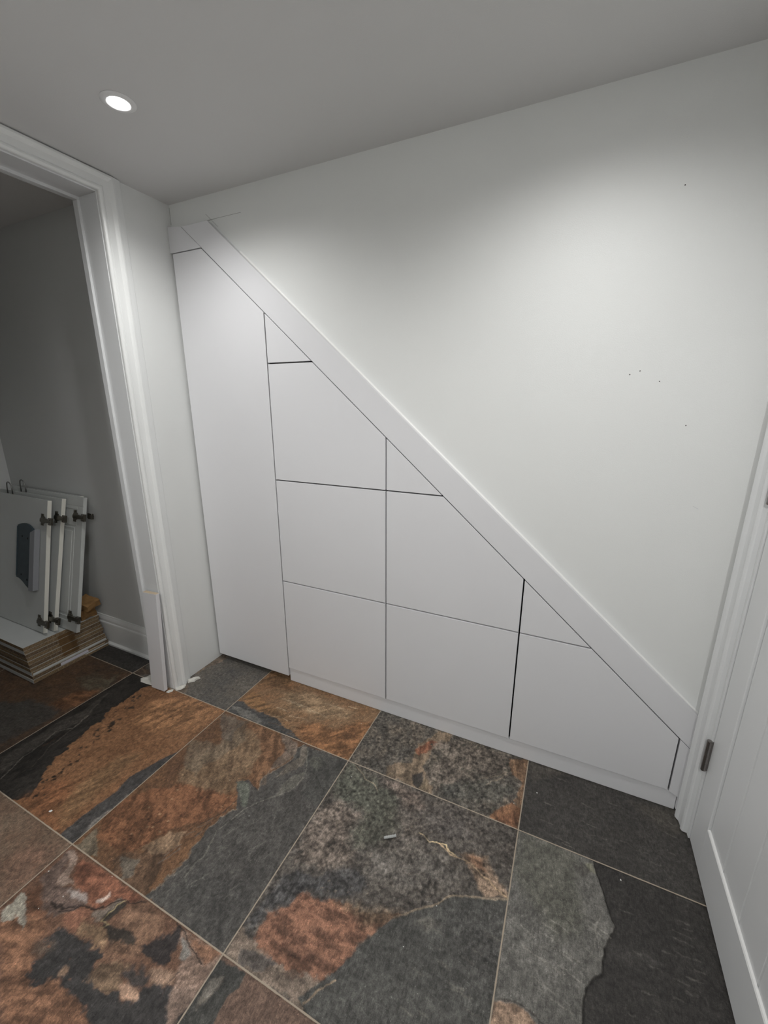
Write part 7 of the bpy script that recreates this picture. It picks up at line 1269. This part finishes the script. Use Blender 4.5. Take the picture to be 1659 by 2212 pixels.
# part of a hinge showing behind the last door
h = empty('hinge', (.058,0,.60)); h.parent = D
bm = bmesh.new(); box(bm, (-.02,.0185,-.013), (.030,.0195,.013)); box(bm, (.008,.006,-.014), (.034,.0195,.006)); cyl(bm,(.026,.012,.006),(.026,.012,.014),.005,n=12); link('arm', bm, M_STEEL, h, bevel=.001)
def bow(par, x, z0, y, span=.050, rise=.062):
    pts = []
    for i in range(15):
        a = math.pi*i/14
        pts.append((x-.010+.5*span*(1-math.cos(a))-.5*span, y-.004-.012*math.sin(a), z0-.015+rise*math.sin(a)**.6))
    pts[0] = (pts[0][0], y+.002, z0-.03); pts[-1] = (pts[-1][0], y+.002, z0-.03)
    bm = bmesh.new(); tube(bm, pts, .0028); link('bow_handle', bm, M_WIRE, par)
bow(C, -.535, .700, 0); bow(B, -.475, .690, 0)
# dark blue curved piece standing against the front door's face
def on_panel(o, x, z, y=0):
    return o.matrix_local @ Vector((x,y,z)) if False else Matrix.Translation(o.location) @ Euler(o.rotation_euler).to_matrix().to_4x4() @ Vector((x,y,z))
r = tag(empty('plastic_bracket', on_panel(A, -.147, .213, -.001), A.rotation_euler), 'dark blue curved plastic piece on the front white cabinet door', 'bracket')
bm = bmesh.new()
W2, H2 = .094, .352
top = [(-W2+2*W2*i/12, H2-.052+.046*math.sin(math.pi*(i/12*.80+.16))-.002*i) for i in range(13)]
bot = [(W2,.004), (W2*.7,-.004), (W2*.35,-.001), (0,.012),(-W2*.35,.030),(-W2*.7,.042),(-W2,.044)]
out = top+bot
prism(bm, out, -.012, -.0005)
link('plate', bm, M_BLUE, r, bevel=.001)
bm = bmesh.new()
prism(bm, [(W2-.042,H2-.052),(W2+.001,H2-.030),(W2+.001,.003),(W2-.042,-.001)], -.026, -.0005); link('side_rib', bm, M_GREYP, r, bevel=.002)
bm = bmesh.new()
prism(bm, [(-W2,.052),(-W2+.006,.052),(-W2+.006,H2-.035),(-W2,H2-.035)], -.0145, -.011); link('edge_rib', bm, M_BLUE, r, bevel=.001)
for hx, hz_ in ((-.045,.268),(.005,.262),(-.045,.065),(.010,.045)):
    bm = bmesh.new(); cyl(bm, (hx,-.0126,hz_), (hx,-.010,hz_), .0055, n=14); link('screw_hole', bm, M_DARK, r)
# ------------------------------------------------------------------ stack of chipboard panels
ORD = ['lowest','second from the floor','third from the floor','fourth from the floor','fifth from the floor','fifth from the top','fourth from the top','third from the top','second from the top','topmost']
offs = [(-.651,-.548),(-.655,-.546),(-.662,-.543),(-.664,-.545),(-.671,-.542),(-.672,-.544),(-.678,-.542),(-.679,-.544),(-.684,-.543),(-.685,-.544)]
th = .0186
for i, (xr, yf) in enumerate(offs):
    xl = AX+.010+.002*i; yb = -.184+.002*((i*3)%4)-.001*i; z0 = .0022+i*th
    L_ = (xr-xl); Wd = yb-yf
    o = tag(empty('chipboard_panel', (xr, (yf+yb)/2, z0)), 'white-faced chipboard panel lying flat, %s in the pile' % ORD[i], 'board', 'chipboard panels piled in the alcove')
    bm = bmesh.new()
    cm = [M_CHIP, M_CHIP2][i%3 == 1]
    box(bm, (-L_,-Wd/2,.0005), (0,Wd/2,th-.0009)); link('core', bm, cm, o)
    bm = bmesh.new(); box(bm, (-L_,-Wd/2,th-.0009), (-.0002,Wd/2,th-.0002), mi=0 if i == 9 else 1); box(bm, (-L_,-Wd/2,0), (-.0002,Wd/2,.0005), mi=1); link('face', bm, [M_MEL, M_FACE], o)
    if 3 <= i <= 8:
        bm = bmesh.new(); box(bm, (-.0002,-.035+.002*(i%3),.0002), (.0009,.040+.003*(i%2),th-.0002)); link('tape', bm, M_TAPE, o)
    if i in (0,2,8):
        bm = bmesh.new(); box(bm, (-L_,-Wd/2-.0008,.0001), (-.001,-Wd/2,th-.0003)); link('edging', bm, M_MEL, o)
    if i == 2:
        bm = bmesh.new(); box(bm, (0,-Wd/2+.004,.001), (.0008,Wd/2-.004,th*.55)); link('edging', bm, M_MEL, o)
    if i == 1:
        bm = bmesh.new(); box(bm, (0,-.060,.0015), (.0010,.075,th-.003)); link('paper_label', bm, M_PAPER, o)
        bm = bmesh.new(); box(bm, (0,.075,.0035), (.0008,Wd/2-.02,th-.009)); link('edging', bm, M_RAW, o)
    if i == 0:
        bm = bmesh.new(); box(bm, (0,.060,th-.005), (.0008,Wd/2-.004,th-.001)); link('edging', bm, M_MEL, o)
# crumpled brown cardboard on top of the pile
def crumple(bm, lo, hi, seg, amp, seed, M=None):
    b2 = bmesh.new(); bmesh.ops.create_cube(b2, size=1.0)
    bmesh.ops.subdivide_edges(b2, edges=b2.edges[:], cuts=seg, use_grid_fill=True)
    for v in b2.verts:
        c = Vector([(lo[k]+hi[k])/2+v.co[k]*(hi[k]-lo[k]) for k in range(3)])
        nn = mnoise.noise_vector(c*28+Vector((seed,seed*2,0)))
        c = c+nn*amp; c.z = max(c.z, lo[2]) if amp < .5 else c.z
        v.co = c if M is None else M @ c
    me = bpy.data.meshes.new('tmp'); b2.to_mesh(me); b2.free(); bm.from_mesh(me); bpy.data.meshes.remove(me)
zt = offs and .0022+10*th
r = tag(empty('cardboard_packaging', (-.70,-.230,zt)), 'crumpled brown cardboard tucked behind the leaning doors, on the pile', 'cardboard')
bm = bmesh.new(); crumple(bm, (-.045,-.040,0), (.008,.040,.062), 4, .010, 3.1); link('carton', bm, M_CARD, r)
bm = bmesh.new(); crumple(bm, (-.040,-.040,.0), (.052,.038,.030), 4, .009, 8.7, Matrix.Translation((0,.002,.082)) @ Euler((.1,.30,.2)).to_matrix().to_4x4()); link('flap', bm, M_CARD, r)
# ------------------------------------------------------------------ off-cut leaning at the doorway
bm = bmesh.new()
def quadbox(bm, bl, br, tl, tr, t, mi=(0,1)):
    F = [Vector(bl),Vector(br),Vector(tr),Vector(tl)]; K = [p+Vector(t) for p in F]
    a = [bm.verts.new(p) for p in F]; b_ = [bm.verts.new(p) for p in K]
    for q, m_ in ((a,mi[0]),(b_[::-1],mi[0]),([a[0],b_[0],b_[1],a[1]],mi[1]),([a[1],b_[1],b_[2],a[2]],mi[0]),([a[2],b_[2],b_[3],a[3]],mi[1]),([a[3],b_[3],b_[0],a[0]],mi[0])):
        f = bm.faces.new(q); f.material_index = m_
ox, oy = -.058, -.312
quadbox(bm, (-.103-ox,-.322-oy,.0028), (-.014-ox,-.322-oy,.0028+.004), (-.066-ox,-.314-oy,.512), (.023-ox,-.314-oy,.517), (.0005,.0175,.0008))
o = link('board_offcut', bm, [M_LAM, M_RAW], bevel=.0005); o.location = (ox,oy,0)
tag(o, 'short white board off-cut leaning upright against the door jamb', 'board')
# ------------------------------------------------------------------ broken plaster at the foot of the architrave, flecks, wall plug
def lump(name, x, y, sx, sy, sz, rot, seed, label, cat, m, group=None, sub=3, amp=.35):
    bm = bmesh.new(); bmesh.ops.create_icosphere(bm, subdivisions=sub, radius=1.0)
    for v in bm.verts:
        k = 1+amp*mnoise.noise(v.co*1.8+Vector((seed,0,seed)))+.15*mnoise.noise(v.co*5+Vector((0,seed,0)))
        c = v.co*k; v.co = Vector((c.x*sx, c.y*sy, max(c.z,-.6)*sz))
    o = link(name, bm, m); zmin = min((v.co.z for v in o.data.vertices)); o.location = (x,y,.0030-zmin-.0028); o.rotation_euler = (0,0,rot)
    return tag(o, label, cat, group)
def flake(outline, h, label, seed):
    """broken flat scrap of plaster: irregular outline, uneven broken top"""
    cx = sum(p[0] for p in outline)/len(outline); cy = sum(p[1] for p in outline)/len(outline)
    bm = bmesh.new(); n = len(outline)
    b0 = [bm.verts.new((x-cx,y-cy,0)) for x, y in outline]
    t0 = [bm.verts.new(((x-cx)*.86+.002*mnoise.noise(Vector((i*.7,seed,0))), (y-cy)*.86, h*(.55+.8*abs(mnoise.noise(Vector((i*1.3,seed,2.2))))))) for i, (x, y) in enumerate(outline)]
    m0 = [bm.verts.new(((x-cx)*.45,(y-cy)*.45, h*(.7+.9*abs(mnoise.noise(Vector((i*2.1,seed,5.2))))))) for i, (x, y) in enumerate(outline)]
    c = bm.verts.new((0,0,h*.8))
    for i in range(n):
        j = (i+1)%n
        bm.faces.new([b0[i],b0[j],t0[j],t0[i]]); bm.faces.new([t0[i],t0[j],m0[j],m0[i]]); bm.faces.new([m0[i],m0[j],c])
    bm.faces.new(b0[::-1])
    o = link('plaster_scrap', bm, M_PLAST); o.location = (cx,cy,.0014)
    return tag(o, label, 'plaster')
flake([(.014,-.216),(.030,-.226),(.040,-.214),(.052,-.204),(.050,-.190),(.060,-.176),(.046,-.168),(.034,-.176),(.026,-.190),(.019,-.200)], .010, 'largest broken white plaster scrap, at the outer foot of the architrave', 1.3)
flake([(.010,-.284),(.026,-.290),(.040,-.276),(.044,-.258),(.034,-.238),(.026,-.246),(.020,-.262),(.012,-.270)], .008, 'small broken white plaster piece in front of the architrave foot', 4.1)
flake([(-.010,-.318),(.006,-.316),(.014,-.300),(.008,-.288),(-.002,-.292),(-.010,-.302)], .003, 'thin white plaster smear between off-cut and architrave', 6.1)
flake([(-.215,-.300),(-.190,-.318),(-.150,-.316),(-.112,-.312),(-.112,-.292),(-.140,-.286),(-.152,-.270),(-.176,-.252),(-.198,-.262),(-.200,-.282)], .007, 'white plaster scrap on the alcove side of the leaning off-cut', 9.4)
r = tag(empty('wall_plug', (1.238,-.487,.0052), (0,0,math.radians(35))), 'small grey ribbed wall plug lying on the mottled tile', 'wall plug')
bm = bmesh.new()
pr = []
for i in range(13):
    pr.append((-.018+.003*i, .0044 if i%2 else .0036))
pr = [(-.0190,.0026)]+pr+[(.0190,.0046)]
rings = []
for x_, rr in pr: rings.append([bm.verts.new((x_, rr*math.cos(2*math.pi*k/16), rr*math.sin(2*math.pi*k/16))) for k in range(16)])
for a, b_ in zip(rings, rings[1:]):
    for k in range(16): bm.faces.new([a[k],a[(k+1)%16],b_[(k+1)%16],b_[k]])
bm.faces.new(rings[0][::-1]); bm.faces.new(rings[-1])
link('sleeve', bm, M_PLUG, r)
bm = bmesh.new(); cyl(bm, (.0188,0,0), (.0200,0,0), .0052, n=18); link('collar', bm, M_PLUG, r)
lump('paint_fleck', .156, -.890, .0062, .0040, .0011, .5, 2.2, 'larger white paint fleck on the orange-brown tile', 'paint fleck', M_FLECK, sub=2)
fl = [(1.649,-.125,.0030),(1.813,-.360,.0022),(1.896,-.314,.0030),(1.02,-.345,.0020),(.78,-.62,.0018),(.62,-.545,.0018),(1.43,-.60,.0016),(.545,-.93,.0018),(1.58,-.20,.0020),(1.70,-.42,.0018),(.93,-.10,.0020),(.36,-1.0,.0024),(.47,-1.02,.0020),(.44,-1.065,.0018),(1.38,-.72,.0016)]
for i, (x, y, s) in enumerate(fl):
    lump('paint_fleck', x, y, s, s*.6, s*.35, i*.9, i+.5, 'tiny white paint fleck scattered on the slate tiles', 'paint fleck', M_FLECK, 'tiny paint flecks on the floor', sub=1)
# ------------------------------------------------------------------ world / view
w = bpy.data.worlds.new('world'); SC.world = w; w.use_nodes = True
w.node_tree.nodes['Background'].inputs[0].default_value = (.5,.5,.5,1); w.node_tree.nodes['Background'].inputs[1].default_value = 0.0
SC.view_settings.view_transform = 'Standard'; SC.view_settings.look = 'None'; SC.view_settings.gamma = 1.0
SC.view_settings.use_curve_mapping = False; SC.view_settings.exposure = 0.0
